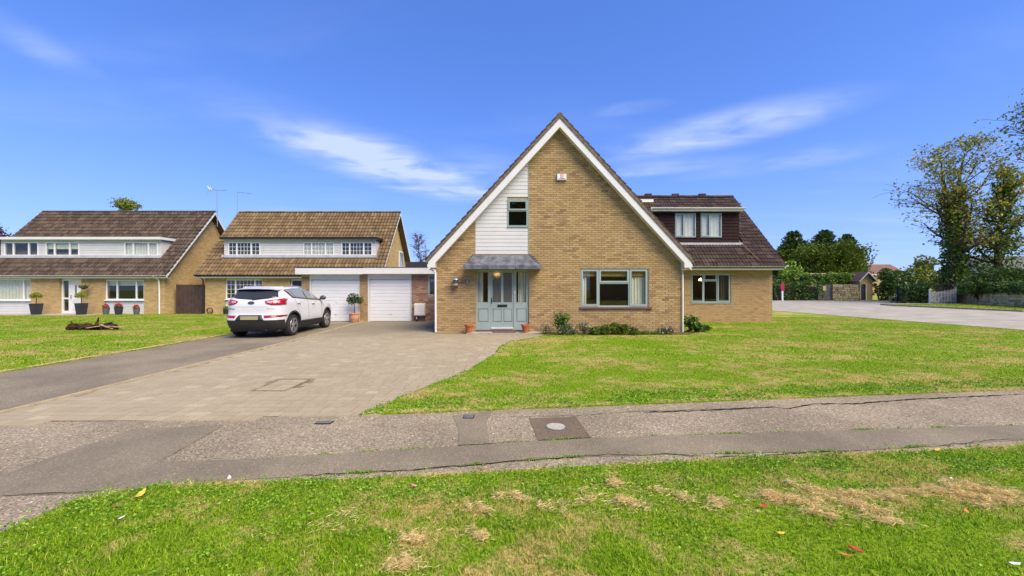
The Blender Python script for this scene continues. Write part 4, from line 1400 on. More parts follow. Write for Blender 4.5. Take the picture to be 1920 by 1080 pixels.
for D_, hdr in ((D1, gz(525)), (D2, gz(524))):
    a, b, c_, d = D_; fw = .075
    mb = MB(); mb.box(a, a + fw, GY - .02, GY + .1, 0, d); mb.box(b - .02, b, GY - .02, GY + .1, 0, d); mb.box(a + fw, b - .02, GY - .018, GY + .1, hdr + .012, d - .002)
    fr_ = mb.build('door_frame', M['white'], gar)
    L0, L1, T = a + fw + .008, b - .026, hdr
    mb = MB(); mb.box(L0, L1, GY + .045, GY + .075, .015, T); dr = mb.build('garage_door', M['upvc'], gar)
    k = 12; ph = (T - .02) / k
    for i in range(k):
        za, zb = .018 + i * ph, .018 + (i + 1) * ph - .012
        mid = (L0 + L1) / 2 + .02
        mb = MB(); mb.loft([[(L0 + .01, GY + .028, za + .008), (L1 - .01, GY + .028, za + .008), (L1 - .01, GY + .0445, za), (L0 + .01, GY + .0445, za)], [(L0 + .01, GY + .024, zb - .008), (L1 - .01, GY + .024, zb - .008), (L1 - .01, GY + .0445, zb), (L0 + .01, GY + .0445, zb)]])
        mb.build('door_rib', M['upvc'], dr)
    mx = (L0 + L1) / 2 + .05
    mb = MB(); mb.box(mx - .035, mx + .035, GY + .005, GY + .024, .93, .985); mb.build('lock_handle', M['cream'], dr)
    mb = MB(); mb.box(mx - .07, mx - .01, GY + .005, GY + .023, .33, .355); mb.build('pull_handle', M['steel'], dr)
x0, x1, z0, z1 = GW
tr = gz(526.5)
window(gar, x0, x1, z0, z1, GY - .005, [(x0 + .07, x1 - .06, tr + .03, z1 - .06), (x0 + .07, x1 - .06, z0 + .07, tr - .03)], M['sage'], sash=(0,), sash_w=.03, depth=.12)
room(gar, -4.6, GR - .05, .05, 2.2, GY + .205, 21)
# meter box
mbx0, mbx1 = -4.55, -4.06
mb = MB(); mb.prism([(mbx0, .30), (mbx1, .30), (mbx1, .86), (mbx0, .86)], lambda a, b: (a, GY - .012, b), lambda a, b: (a, GY - .2, b - (.02 if b > .5 else 0)))
meter = mb.build('meter_box', M['cream'], gar)
MB().box(mbx0 + .025, mbx1 - .025, GY - .212, GY - .2005, .33, .80).build('lid', M['cream'], meter)
mb = MB(); mb.tube([(mbx0 + .09, GY - .1, .31), (mbx0 + .09, GY - .1, .09)], .028, 8); mb.build('supply_pipe', M['white'], meter)
mb = MB(); mb.tube([(mbx0 + .09, GY - .1, .12), (mbx0 + .10, GY - .12, .0)], .042, 8); mb.build('pipe_boot', M['black'], meter)
mb = MB(); mb.tube([(mbx1 - .05, GY - .03, .31), (mbx1 - .05, GY - .03, .06)], .012, 6); mb.build('cable', M['black'], meter)


# ------------------------------------------------------------------ neighbouring houses
def neighbour(name, label, WYn, EYn, ez, RYn, rz, xl, xr, vl, vr, tmat, dormer, seed, near, black):
    """long low house with a tiled roof facing the camera and a flat dormer across it"""
    h = thing(name, ((xl + xr) / 2, WYn, 0), label, 'house')
    T = (rz - ez) / (RYn - EYn)
    dxl, dxr, dy, dzt = dormer
    dz0 = ez + T * (dy - EYn); dyb = EYn + (dzt + .15 - ez) / T
    rm = MB(); back = 2 * RYn - EYn
    for e in (EYn, back):
        rm.prism([(e, ez - .06), (RYn, rz - .06), (RYn, rz - .16), (e, ez - .16)], lambda a, b: (vl + .02, a, b), lambda a, b: (vr - .02, a, b))
    roof_ = rm.build('roof', M['verge'], h)
    sl_ = math.hypot(RYn - EYn, rz - ez); c_, s_ = (RYn - EYn) / sl_, (rz - ez) / sl_
    pr = tile_proto(.22, .42, 1, .028, .062)
    def skip(a, b): return dxl - .05 < vl + a < dxr + .12 and dy - .05 < EYn + b * c_ < dyb - .05
    tile_roof(roof_, (vl, EYn - .05, ez - .1), (1, 0, 0), (0, c_, s_), vr - vl, sl_ + .05, tmat, pr, .22, .33, skip, 300, seed, near=near)
    ridge_tiles(roof_, (vl, RYn, rz + .02), (vr, RYn, rz + .02), tmat, r=.12)
    # gable walls
    for gxw, s in ((xr, -1), (xl, 1)):
        mb = MB(); mb.prism([(WYn + .281, 0), (back - .3, 0), (back - .3, ez - .1), (RYn, rz - .22), (WYn + .281, ez + .05)], lambda a, b: (gxw, a, b), lambda a, b: (gxw + s * .28, a, b))
        mb.build('gable_wall', M['bricktex'], h)
    MB().box(xl + .3, xr - .3, back - .6, back - .32, 0, ez - .1).build('back_wall', M['bricktex'], h)
    for vx, s in ((vr, 1), (vl, -1)):
        mb = MB(); mb.prism([(EYn - .05, ez - .2), (EYn - .05, ez - .03), (RYn, rz - .02), (back, ez - .03), (back, ez - .2), (RYn, rz - .22)], lambda a, b: (vx - s * .03, a, b), lambda a, b: (vx + s * .0, a, b))
        mb.build('bargeboard', M['white'], h)
        lo_, hi_ = (gxw_ := (xr if s > 0 else xl)), vx - s * .031
        mb = MB(); mb.prism([(EYn, ez - .185), (RYn, rz - .2), (RYn, rz - .215), (EYn, ez - .2)], lambda a, b: (lo_, a, b), lambda a, b: (hi_, a, b)); mb.build('verge_soffit', M['soffit'], h)
    MB().box(vl + .06, vr - .04, EYn + .03, EYn + .06, ez - .24, ez - .08).build('fascia', M['white'], h)
    MB().box(vl + .06, vr - .04, EYn + .061, WYn - .002, ez - .235, ez - .22).build('soffit', M['soffit'], h)
    gutter(h, vl, vr, EYn - .04, ez - .07, black or M['upvc'])
    # dormer
    mb = MB(); mb.box(dxl, dxr, dy + .03, dy + .15, dz0 - .02, dzt)
    for xx in (dxl, dxr - .12): mb.prism([(dy + .151, dz0 - .02), (dyb, dzt), (dy + .151, dzt)], lambda a, b: (xx, a, b), lambda a, b: (xx + .12, a, b))
    return h, T, dz0, dyb, dzt


def dormer_parts(h, dxl, dxr, dy, dz0, dyb, dzt, wins, fmat, edge, bars, nets, seed):
    mb = MB(); mb.plate(rect(dxl, dxr, dz0 - .02, dzt), [rect(*w_) for w_ in wins], lambda a, b: (a, dy + .03, b), lambda a, b: (a, dy + .15, b))
    for xx in (dxl, dxr - .12): mb.prism([(dy + .151, dz0 - .02), (dyb, dzt), (dy + .151, dzt)], lambda a, b: (xx, a, b), lambda a, b: (xx + .12, a, b))
    d = mb.build('dormer', M['board'], h)
    MB().box(dxl - .12, dxr + .14, dy - .2, dyb + .15, dzt + .13, dzt + .16).build('dormer_roof', M['felt'], h)
    mb = MB(); mb.box(dxl - .14, dxr + .16, dy - .225, dy - .2, dzt - .005, dzt + .15); mb.box(dxr + .13, dxr + .16, dy - .199, dyb, dzt - .005, dzt + .15); mb.build('dormer_fascia', edge, h)
    MB().box(dxl - .11, dxr + .125, dy - .198, dy + .03, dzt, dzt + .02).build('dormer_soffit', M['soffit'], h)
    bp = .15; k = 0
    while dz0 + .08 + k * bp < dzt - .02:
        za, zb = dz0 + .08 + k * bp, min(dz0 + .08 + (k + 1) * bp - .006, dzt)
        iv = [(dxl, dxr)]
        for w_ in wins:
            if za < w_[3] and zb > w_[2]:
                iv = [s_ for a, b in iv for s_ in (((a, w_[0]), (w_[1], b)) if a < w_[0] and b > w_[1] else ((a, b),))]
        for a, b in iv:
            if b - a < .02: continue
            mb = MB(); mb.loft([[(a, dy + .004, za), (b, dy + .004, za), (b, dy + .029, za), (a, dy + .029, za)], [(a, dy + .018, zb), (b, dy + .018, zb), (b, dy + .029, zb), (a, dy + .029, zb)]])
            mb.build('board', M['board'], d)
        k += 1
    for i, w_ in enumerate(wins):
        x0, x1, z0, z1 = w_; q = (x1 - x0)
        ls = split3(x0, x1, z0, z1, (x0 + q * .27, x0 + q * .72), .06, .09)
        window(h, x0, x1, z0, z1, dy - .012, ls, fmat, bars=bars and {0: (2, 3), 1: (4, 3), 2: (2, 3)})
        MB().box(x0 - .04, x1 + .04, dy - .05, dy + .0, z0 - .05, z0 - .003).build('window_sill', M['upvc'], h)
        if nets[i]: curtain(h, x0, x1, (z0 + z1) / 2 * (1 if nets[i] == 2 else 0) + z0 * (0 if nets[i] == 2 else 1), z1, dy + .10, M['net'] if nets[i] == 1 else M['curtain'], 12, .015, 'net_curtain')
    room(h, dxl + .2, dxr - .2, dz0 - .1, dzt - .01, dy + .155, dy + 2.2)
    MB().box(dxl - .1, dxr + .1, dy - .10, dy + .029, dz0 - .09, dz0 + .07).build('lead_flashing', plain('pale_lead', (.45, .45, .47), .6), h)


def wall_front(h, xl, xr, WYn, top, holes, mat='bricktex'):
    mb = MB(); mb.plate(rect(xl, xr, 0, top), [rect(*q) for q in holes], lambda a, b: (a, WYn, b), lambda a, b: (a, WYn + .28, b))
    return mb.build('front_wall', M[mat], h)


def panel_under(h, x0, x1, z1, Y):
    mb = MB(); mb.box(x0, x1, Y + .01, Y + .04, .02, z1); p = mb.build('panel', M['board'], h)
    k = 0
    while .03 + k * .15 < z1 - .04:
        za, zb = .03 + k * .15, min(z1 - .005, .03 + (k + 1) * .15 - .006)
        mb = MB(); mb.loft([[(x0, Y - .012, za), (x1, Y - .012, za), (x1, Y + .0095, za), (x0, Y + .0095, za)], [(x0, Y + .002, zb), (x1, Y + .002, zb), (x1, Y + .0095, zb), (x0, Y + .0095, zb)]]); mb.build('board', M['board'], p)
        k += 1


# house at the far left
W1 = 23.8; E1 = 23.5; S1 = F / W1


def ax(px): return (px - 960) / S1


def az(py): return EYE - (py - 540) / S1


ez1 = EYE + 26 / F * E1; R1 = E1 * 1.1616; rz1 = EYE + 143.4 / F * R1
vr1 = (314 - 960) / F * E1; vl1 = (82 - 960) / F * R1
T1 = (rz1 - ez1) / (R1 - E1)
dy1 = (EYE - ez1 + T1 * E1) / (T1 - 59 / F)
dzt1 = EYE + 90.5 / F * dy1; dxr1 = (302 - 960) / F * dy1
h1, _, dz1, dyb1, _ = neighbour('chalet_house', 'brick house with mossy dark brown roof and white dormer, far left behind planters', W1, E1, ez1, R1, rz1, vl1 + .4, vr1 - .42, vl1, vr1, M['tile_h1'], (vl1 + .7, dxr1, dy1, dzt1), 41, (9, 1), None)
sd = F / dy1
dw = [((a - 960) / sd, (b - 960) / sd, EYE + 60.5 / sd, EYE + 86 / sd) for a, b in ((8, 72), (85.4, 148.5), (233, 296))]
dormer_parts(h1, vl1 + .7, dxr1, dy1, dz1, dyb1, dzt1, dw, M['upvc'], M['white'], False, (0, 2, 1), 1)
A1 = (ax(-70), ax(57.7), az(563), az(523)); A2 = (ax(197), ax(270), az(562.5), az(524.5)); AD = (ax(111.4), ax(151.7), 0.02, az(522.5))
AU1 = (A1[0], A1[1], .02, A1[2]); AU2 = (A2[0], A2[1], .02, A2[2])
wall_front(h1, vl1 + .4, vr1 - .42, W1, ez1 - .2, [(A1[0], A1[1], .02, A1[3]), (A2[0], A2[1], .02, A2[3]), AD])
for A_, m_ in ((A1, (ax(-38), ax(42))), (A2, (ax(218), ax(254)))):
    ls = split3(*A_, m_, .07, .08)
    window(h1, *A_, W1 + .05, ls, M['upvc'])
    MB().box(A_[0] - .02, A_[1] + .02, W1 - .06, W1 + .1, A_[2] - .05, A_[2] - .004).build('window_sill', M['upvc'], h1)
    panel_under(h1, A_[0] + .003, A_[1] - .003, A_[2] - .052, W1 + .05)
room(h1, A1[0], A1[1] + .3, .1, 2.2, W1 + .285, W1 + 4); room(h1, A2[0] - .3, A2[1] + .3, .1, 2.2, W1 + .285, W1 + 4)
curtain(h1, A1[0] + .02, A1[1] - .02, A1[2], A1[3], W1 + .2, M['net'], 20, .02, 'net_curtain')
curtain(h1, A2[0], A2[1], A2[3] - .35, A2[3], W1 + .2, M['curtain'], 3, .004, 'blind')
dm1 = (AD[0] + (AD[1] - AD[0]) * .38)
mb = MB(); mb.plate(rect(AD[0], AD[1], .03, AD[3]), [rect(AD[0] + .1, dm1 - .07, .2, .9), rect(AD[0] + .1, dm1 - .07, 1.0, AD[3] - .12), rect(dm1 + .03, AD[1] - .06, .08, AD[3] - .08)], lambda a, b: (a, W1 + .12, b), lambda a, b: (a, W1 + .2, b))
f1 = mb.build('door_frame', M['upvc'], h1)
for a, b in ((.2, .9), (1.0, AD[3] - .12)): MB().box(AD[0] + .098, dm1 - .068, W1 + .15, W1 + .156, a, b).build('pane', M['glass'], f1)
mb = MB(); xm = (dm1 + AD[1]) / 2; mb.plate(rect(dm1 + .035, AD[1] - .065, .085, AD[3] - .085), [rect(xm - .12, xm - .0, 1.0, 1.75)], lambda a, b: (a, W1 + .135, b), lambda a, b: (a, W1 + .19, b))
f2 = mb.build('front_door', M['upvc'], h1)
MB().box(xm - .122, xm + .002, W1 + .16, W1 + .166, .998, 1.752).build('pane', M['glass'], f2)
for zz in (.2, .6): MB().box(xm - .25, xm + .15, W1 + .128, W1 + .1345, zz, zz + .3).build('raised_panel', M['white'], f2)
MB().box(xm - .33, xm - .30, W1 + .09, W1 + .1345, .95, 1.15).build('handle', M['steel'], f2)
room(h1, AD[0] - .1, AD[1] + .1, .05, 2.2, W1 + .285, W1 + 3)
pipe(h1, [(ax(296), W1 - .33, ez1 - .12), (ax(300.7), W1 - .1, ez1 - .35), (ax(300.7), W1 - .07, 1.5), (ax(300.7), W1 - .07, .03)], .04, M['upvc'])
pipe(h1, [at(407, 357, R1 - .2), at(407.5, 425, R1 - .2)], .022, M['steel'], 'aerial_mast')
a_ = at(407, 357, R1 - .2)
mb = MB(); mb.tube([a_ + Vector((-.55, 0, .05)), a_ + Vector((.62, 0, .0))], .012, 6)
for i in range(9): mb.tube([a_ + Vector((-.3 + i * .11, -.12, .03 - i * .004)), a_ + Vector((-.3 + i * .11, .12, .03 - i * .004))], .006, 4)
mb.tube([a_ + Vector((-.65, 0, .3)), a_ + Vector((-.5, 0, .05)), a_ + Vector((-.65, 0, -.2))], .01, 5); mb.tube([a_ + Vector((-.5, 0, .25)), a_ + Vector((-.38, 0, .05)), a_ + Vector((-.5, 0, -.15))], .008, 5)
mb.build('aerial', M['steel'], h1)
mb = MB(); mb.box(vr1 - .42, vr1 + .15, R1 - .22, R1 - .18, rz1 - 1.0, rz1 - .96); mb.build('mast_bracket', M['steel'], h1)

# second house, behind the car
W2 = 24.2; E2 = 23.9; S2 = F / W2


def bx_(px): return (px - 960) / S2


def bz_(py): return EYE - (py - 540) / S2


ez2 = EYE + 26.3 / F * E2; R2 = E2 * 1.1658; rz2 = EYE + 142.5 / F * R2
vl2 = (364.4 - 960) / F * E2; vr2 = (751.4 - 960) / F * R2
T2 = (rz2 - ez2) / (R2 - E2)
dy2 = (EYE - ez2 + T2 * E2) / (T2 - 59.5 / F); sd = F / dy2
dzt2 = EYE + 90.5 / sd; dxl2, dxr2 = (420 - 960) / sd, (705 - 960) / sd
h2, _, dz2, dyb2, _ = neighbour('chalet_house', 'brick house with ochre brown pantiles and white dormer, standing behind the parked car', W2, E2, ez2, R2, rz2, vl2 + .42, vr2 - .4, vl2, vr2, M['tile_h2'], (dxl2, dxr2, dy2, dzt2), 42, (3.5, 1), M['black'])
dw = [((a - 960) / sd, (b - 960) / sd, EYE + 61 / sd, EYE + 86 / sd) for a, b in ((427.6, 488), (568.8, 626.5), (640, 698.3))]
dormer_parts(h2, dxl2, dxr2, dy2, dz2, dyb2, dzt2, dw, M['upvc'], M['black'], True, (0, 1, 0), 2)
B1 = (bx_(422.4), bx_(492), bz_(561), bz_(523.8)); BD = (bx_(544), bx_(572), .02, bz_(523.5))
wall_front(h2, vl2 + .42, vr2 - .4, W2, ez2 - .2, [(B1[0], B1[1], .02, B1[3]), BD])
ls = split3(*B1, (bx_(440.5), bx_(477)), .06, .09)
window(h2, *B1, W2 + .05, ls, M['upvc'], bars={0: (2, 4), 1: (5, 4), 2: (2, 4)})
MB().box(B1[0] - .02, B1[1] + .02, W2 - .05, W2 + .1, B1[2] - .05, B1[2] - .004).build('window_sill', M['upvc'], h2)
panel_under(h2, B1[0] + .003, B1[1] - .003, B1[2] - .052, W2 + .05)
room(h2, B1[0] - .3, B1[1] + .3, .1, 2.2, W2 + .285, W2 + 4)
mb = MB(); mb.plate(rect(BD[0], BD[1], .03, BD[3]), [rect(BD[0] + .08, BD[1] - .08, .06, BD[3] - .08)], lambda a, b: (a, W2 + .1, b), lambda a, b: (a, W2 + .18, b)); mb.build('door_frame', M['upvc'], h2)
mb = MB(); mb.box(BD[0] + .083, BD[1] - .083, W2 + .11, W2 + .16, .065, BD[3] - .083); o = mb.build('front_door', plain('navy_door', (.012, .016, .03), .4), h2)
MB().box(BD[0] + .3, BD[0] + .5, W2 + .1, W2 + .1095, 1.0, 1.05).build('letter_box', M['steel'], o)
pipe(h2, [(bx_(378), W2 - .3, ez2 - .12), (bx_(383), W2 - .1, ez2 - .35), (bx_(383), W2 - .07, .03)], .04, M['black'])
pipe(h2, [at(445, 405, R2 + .5), at(445, 360, R2 + .5)], .02, M['steel'], 'aerial_mast')
a_ = at(445, 360, R2 + .5)
mb = MB(); mb.tube([a_, a_ + Vector((1.05, 0, -.13))], .013, 6)
for i in range(8): mb.tube([a_ + Vector((.1 + i * .12, -.14, -.0125 - i * .015)), a_ + Vector((.1 + i * .12, .14, -.0125 - i * .015))], .006, 4)
mb.build('aerial', M['steel'], h2)
# window in the right gable
mb = MB(); gxx = vr2 - .4
mb.box(gxx + .002, gxx + .04, R2 + .9, R2 + 2.0, 2.9, 4.3); wg = mb.build('gable_window', M['upvc'], h2)
MB().box(gxx + .041, gxx + .046, R2 + 1.0, R2 + 1.9, 3.0, 4.2).build('pane', M['glass'], wg)

# brown gate between the two houses
fg = thing('side_gate', (-19.9, 24.3, 0), 'dark brown close-boarded gate between the two brick houses', 'gate')
xa_, xb_ = bx_(329.5), bx_(380.5)
k = 14; w_ = (xb_ - xa_) / k
for i in range(k): MB().box(xa_ + i * w_ + .004, xa_ + (i + 1) * w_ - .004, W2 + .12 + (i % 2) * .012, W2 + .145 + (i % 2) * .012, .04, 1.79 - .004 * (i % 3)).build('gate_board', M['brown_wood'], fg)
mb = MB(); mb.box(xa_, xb_, W2 + .16, W2 + .2, .3, .4); mb.box(xa_, xb_, W2 + .16, W2 + .2, 1.4, 1.5); mb.build('rail', M['brown_wood'], fg)
for xx in (xa_ - .08, xb_): MB().box(xx, xx + .08, W2 + .12, W2 + .2, 0, 1.8).build('gate_post', M['brown_wood'], fg)

# ------------------------------------------------------------------ white car
def make_car():
    n = NT('white_car_paint'); n.done((0.60, 0.61, 0.62), 0.22, 0.5); n.p.inputs['Coat Weight'].default_value = 0.6; n.p.inputs['Coat Roughness'].default_value = 0.04
    white = n.m
    clad_m = plain('black_bumper_plastic', (0.022, 0.022, 0.024), 0.55, .15, 6)
    tyre_m = plain('tyre_rubber', (0.016, 0.016, 0.017), 0.8, .2, 14)
    n = NT('alloy'); alloy = n.done((0.56, 0.54, 0.52), 0.3, 0.5, 0.85)
    n = NT('tail_lamp_red'); n.done((0.33, 0.005, 0.014), 0.15, 0.5); n.p.inputs['Coat Weight'].default_value = .8; red = n.m
    n = NT('lamp_clear'); n.done((0.55, 0.30, 0.31), 0.15, 0.6); clear = n.m
    n = NT('car_privacy_glass'); n.done((0.030, 0.031, 0.033), 0.10, 0.5); n.p.inputs['Coat Weight'].default_value = 0.25; dark = n.m
    side_gl = glass_mat('car_side_glass', (0.55, 0.6, 0.58), 2.2)
    plate_m = plain('number_plate_yellow', (0.33, 0.30, 0.15), .5, .04, 3)
    trim = plain('car_black_trim', (0.008, 0.008, 0.009), .3, .1, 5)
    inner = plain('car_interior', (0.05, 0.05, 0.052), .9, .2, 5)
    Lv = [(.20, .30, 4.15, .78), (.28, .14, 4.33, .868), (.34, .085, 4.37, .890), (.40, .05, 4.40, .905), (.46, .03, 4.42, .914), (.52, .012, 4.43, .921), (.58, .002, 4.44, .925), (.64, .004, 4.44, .927), (.70, .03, 4.43, .926), (.74, .065, 4.425, .924), (.80, .075, 4.41, .922), (.86, .078, 4.39, .920), (.92, .080, 4.35, .917), (.98, .084, 4.24, .912),
          (1.03, .09, 4.02, .905), (1.08, .10, 3.72, .897), (1.12, .112, 3.42, .888), (1.16, .128, 3.28, .877), (1.20, .15, 3.18, .864), (1.24, .178, 3.08, .848), (1.30, .225, 2.96, .820), (1.36, .275, 2.84, .792), (1.42, .325, 2.71, .764), (1.48, .375, 2.56, .736), (1.54, .43, 2.38, .703), (1.58, .49, 2.2, .665), (1.61, .60, 2.05, .60), (1.628, .76, 1.92, .50), (1.638, 1.0, 1.75, .33)]

    def lev(z):
        if z <= Lv[0][0]: return Lv[0][1:]
        for i in range(len(Lv) - 1):
            a, b = Lv[i], Lv[i + 1]
            if z <= b[0]:
                t = (z - a[0]) / (b[0] - a[0]); return tuple(a[k] + (b[k] - a[k]) * t for k in (1, 2, 3))
        return Lv[-1][1:]

    def nn(z): return 5.6 if z < 1.1 else 5.6 - (z - 1.1) * 2.2

    def ring_pt(t, z):
        xr, xf, hw = lev(z); xc = xr + (xf - xr) * .47; e = 2 / nn(z)
        c, s = math.cos(t), math.sin(t)
        ax_ = (xf - xc) if c > 0 else (xc - xr)
        return Vector((xc + ax_ * math.copysign(abs(c) ** e, c), hw * math.copysign(abs(s) ** e, s), z))

    def side_y(x, z):
        xr, xf, hw = lev(z); xc = xr + (xf - xr) * .47; a = (xf - xc) if x > xc else (xc - xr); p = nn(z)
        return hw * max(0.0, 1 - min(1, abs((x - xc) / a)) ** p) ** (1 / p)

    def rear_x(y, z):
        xr, xf, hw = lev(z); xc = xr + (xf - xr) * .47; p = nn(z)
        return xc - (xc - xr) * max(0.0, 1 - min(1, abs(y / hw)) ** p) ** (1 / p)

    car = thing('parked_car', (-8.12, 13.02, 0.006), 'white five door off-road style car parked on the dark tarmac drive', 'car')
    rz = R(90 + 3.0)
    # the empty stands at the rear axle
    car.rotation_euler = (0, 0, rz); RA = 0.90
    WM[car.name] = Matrix.Translation(car.location) @ Matrix.Rotation(rz, 4, 'Z')

    def o(v): return (v[0] - RA, v[1], v[2])
    NT_ = 120
    # angles concentrated at the corners
    ts = []
    for i in range(NT_):
        ts.append(2 * math.pi * i / NT_)
    mb = MB(); mb.loft([[o(ring_pt(t, l[0])) for t in ts] for l in Lv])
    me = mb.mesh('body', white)
    tmp = bpy.data.objects.new('tmp_body', me); COL.objects.link(tmp)
    cutters = []
    for xa in (0.90, 3.54):
        for s in (-1, 1):
            cm = MB(); k = 36
            cm.loft([[(xa - RA + .415 * math.cos(2 * math.pi * i / k), yy, .365 + .415 * math.sin(2 * math.pi * i / k)) for i in range(k)] for yy in (s * .56, s * 1.1)])
            co = bpy.data.objects.new('tmp_cut', cm.mesh('tmp_cut', clad_m)); COL.objects.link(co); cutters.append(co)
            m = tmp.modifiers.new('b', 'BOOLEAN'); m.operation = 'DIFFERENCE'; m.solver = 'EXACT'; m.object = co
    dg = bpy.context.evaluated_depsgraph_get(); dg.update()
    bm_ = bpy.data.meshes.new_from_object(tmp.evaluated_get(dg))
    for c_ in cutters + [tmp]: bpy.data.objects.remove(c_)
    up, low = ([], []), ([], [])
    V = [tuple(v.co) for v in bm_.vertices]
    for p in bm_.polygons:
        c_ = p.center; x = c_.x + RA
        inarch = any(abs(math.hypot(x - xa, c_.z - .365) - .415) < .012 and abs(c_.y) < .93 and abs(p.normal.y) < .5 for xa in (.9, 3.54)) or (abs(p.normal.y) > .9 and abs(abs(c_.y) - .56) < .01)
        zlim = .58 if x < .42 or x > 4.1 else .40
        (low if c_.z < zlim or inarch else up)[1].append(tuple(p.vertices))
    for nm, fs, mt in (('body', up[1], white), ('lower_cladding', low[1], clad_m)):
        used = sorted({i for f in fs for i in f}); rem = {i: k for k, i in enumerate(used)}
        m2 = bpy.data.meshes.new(nm); m2.from_pydata([V[i] for i in used], [], [[rem[i] for i in f] for f in fs])
        m2.polygons.foreach_set('use_smooth', [True] * len(m2.polygons))
        m2.materials.append(mt)
        try: m2.set_sharp_from_angle(angle=R(32))
        except Exception: pass
        ob = put(nm, m2, car, local=True)
        if nm == 'body': body = ob

    def patch(lower, upper, fn, nu, nv, mat, name, parent, off=.006, smooth=True):
        """ruled patch between two polylines given in surface coordinates, lifted off the surface"""
        def samp(pl, t):
            t *= len(pl) - 1; i = min(int(t), len(pl) - 2); f = t - i
            return (pl[i][0] + (pl[i + 1][0] - pl[i][0]) * f, pl[i][1] + (pl[i + 1][1] - pl[i][1]) * f)
        mb = MB(); G = []
        for i in range(nu + 1):
            a, b = samp(lower, i / nu), samp(upper, i / nu); col = []
            for j in range(nv + 1):
                f = j / nv; p, nrm = fn(a[0] + (b[0] - a[0]) * f, a[1] + (b[1] - a[1]) * f)
                col.append((p, nrm))
            G.append(col)
        for lift in (off, -.01):
            for col in G:
                for p, nrm in col: mb.v.append(o(p + nrm * lift))
        q = nv + 1; tot = (nu + 1) * q
        for i in range(nu):
            for j in range(nv): mb.face((i * q + j, (i + 1) * q + j, (i + 1) * q + j + 1, i * q + j + 1))
        bd = [(i, 0) for i in range(nu + 1)] + [(nu, j) for j in range(1, nv + 1)] + [(i, nv) for i in range(nu - 1, -1, -1)] + [(0, j) for j in range(nv - 1, 0, -1)]
        for k in range(len(bd)):
            a, b = bd[k], bd[(k + 1) % len(bd)]; ia, ib = a[0] * q + a[1], b[0] * q + b[1]
            mb.face((ia, ib, tot + ib, tot + ia))
        return mb.build(name, mat, parent, local=True, smooth=smooth, fix=True)

    def S_side(sg):
        def f(x, z):
            e = .004; p = Vector((x, sg * side_y(x, z), z))
            a = Vector((x + e, sg * side_y(x + e, z), z)) - p; b = Vector((x, sg * side_y(x, z + e), z + e)) - p
            nr = a.cross(b).normalized()
            if nr.y * sg < 0: nr = -nr
            return p, nr
        return f

    def S_rear(y, z):
        e = .004; p = Vector((rear_x(y, z), y, z))
        a = Vector((rear_x(y + e, z), y + e, z)) - p; b = Vector((rear_x(y, z + e), y, z + e)) - p
        nr = a.cross(b).normalized()
        return p, (nr if nr.x < 0 else -nr)

    def S_ring(t, z):
        e = .003; p = ring_pt(t, z); a = ring_pt(t + e, z) - p; b = ring_pt(t, z + e) - p
        nr = a.cross(b).normalized()
        c0 = Vector((2.0, 0, z)) - p
        return p, (nr if nr.dot(c0) < 0 else -nr)
    # rear screen, spoiler
    patch([(-.70, 1.285), (-.45, 1.235), (0, 1.205), (.45, 1.235), (.70, 1.285)], [(-.60, 1.50), (-.4, 1.515), (0, 1.52), (.4, 1.515), (.60, 1.50)], S_rear, 24, 8, dark, 'rear_window', car)
    mb = MB(); prof_ = []
    for i in range(13):
        y = -.66 + 1.32 * i / 12; k = (y / .66) ** 2
        xr_ = .30 + .10 * k; zt = 1.605 - .05 * k; zb = 1.53 - .025 * k
        prof_.append([o(q) for q in ((xr_, y, zb), (xr_ + .005, y, zb + .03), (xr_ + .22, y, zt), (xr_ + .4, y, zt - .005), (xr_ + .3, y, zb + .01), (xr_ + .12, y, zb - .01))])
    mb.loft(prof_); mb.build('spoiler', white, car, local=True, smooth=False)
    mb = MB(); mb.loft([[o(q) for q in ((.296 + .10 * (y / .64) ** 2, y, 1.528 - .025 * (y / .64) ** 2), (.296 + .10 * (y / .64) ** 2, y, 1.545 - .025 * (y / .64) ** 2), (.45 + .1 * (y / .64) ** 2, y, 1.525 - .03 * (y / .64) ** 2), (.45 + .1 * (y / .64) ** 2, y, 1.505 - .03 * (y / .64) ** 2))] for y in [-.64 + 1.28 * i / 12 for i in range(13)]]); mb.build('spoiler_edge_trim', trim, car, local=True)  # black trim strip along the lower spoiler edge
    mb = MB(); mb.tube([o(S_rear(-.02, 1.215)[0] + Vector((-.02, 0, 0))), o(S_rear(-.2, 1.235)[0] + Vector((-.02, 0, 0))), o(S_rear(-.42, 1.25)[0] + Vector((-.015, 0, 0)))], [.02, .016, .008], 6); mb.build('rear_wiper', trim, car, local=True)
    # lamps
    for s in (-1, 1):
        yy = lambda a: s * a
        tl = patch([(yy(.44), 1.09), (yy(.60), 1.045), (yy(.76), 1.04), (yy(.86), 1.06)], [(yy(.40), 1.16), (yy(.60), 1.20), (yy(.76), 1.215), (yy(.835), 1.225)], S_rear, 16, 5, red, 'tail_lamp', car, .02)
        sp = S_side(s)
        patch([(.32, 1.09), (.50, 1.14)], [(.30, 1.225), (.52, 1.245)], sp, 8, 4, red, 'tail_lamp_wing', car, .016)
        patch([(yy(.46), 1.11), (yy(.60), 1.085)], [(yy(.46), 1.145), (yy(.60), 1.16)], S_rear, 6, 3, clear, 'reverse_lamp', tl, .027)
        patch([(yy(.73), 1.10), (yy(.765), 1.10)], [(yy(.73), 1.165), (yy(.765), 1.17)], S_rear, 4, 3, clear, 'lamp_ring', tl, .025)
        patch([(yy(.45), .645), (yy(.88), .68)], [(yy(.40), .72), (yy(.885), .725)], S_rear, 12, 2, red, 'rear_reflector', car, .014)
        patch([(.20, .66), (.30, .67)], [(.20, .725), (.38, .725)], sp, 5, 2, red, 'reflector_wing', car, .012)
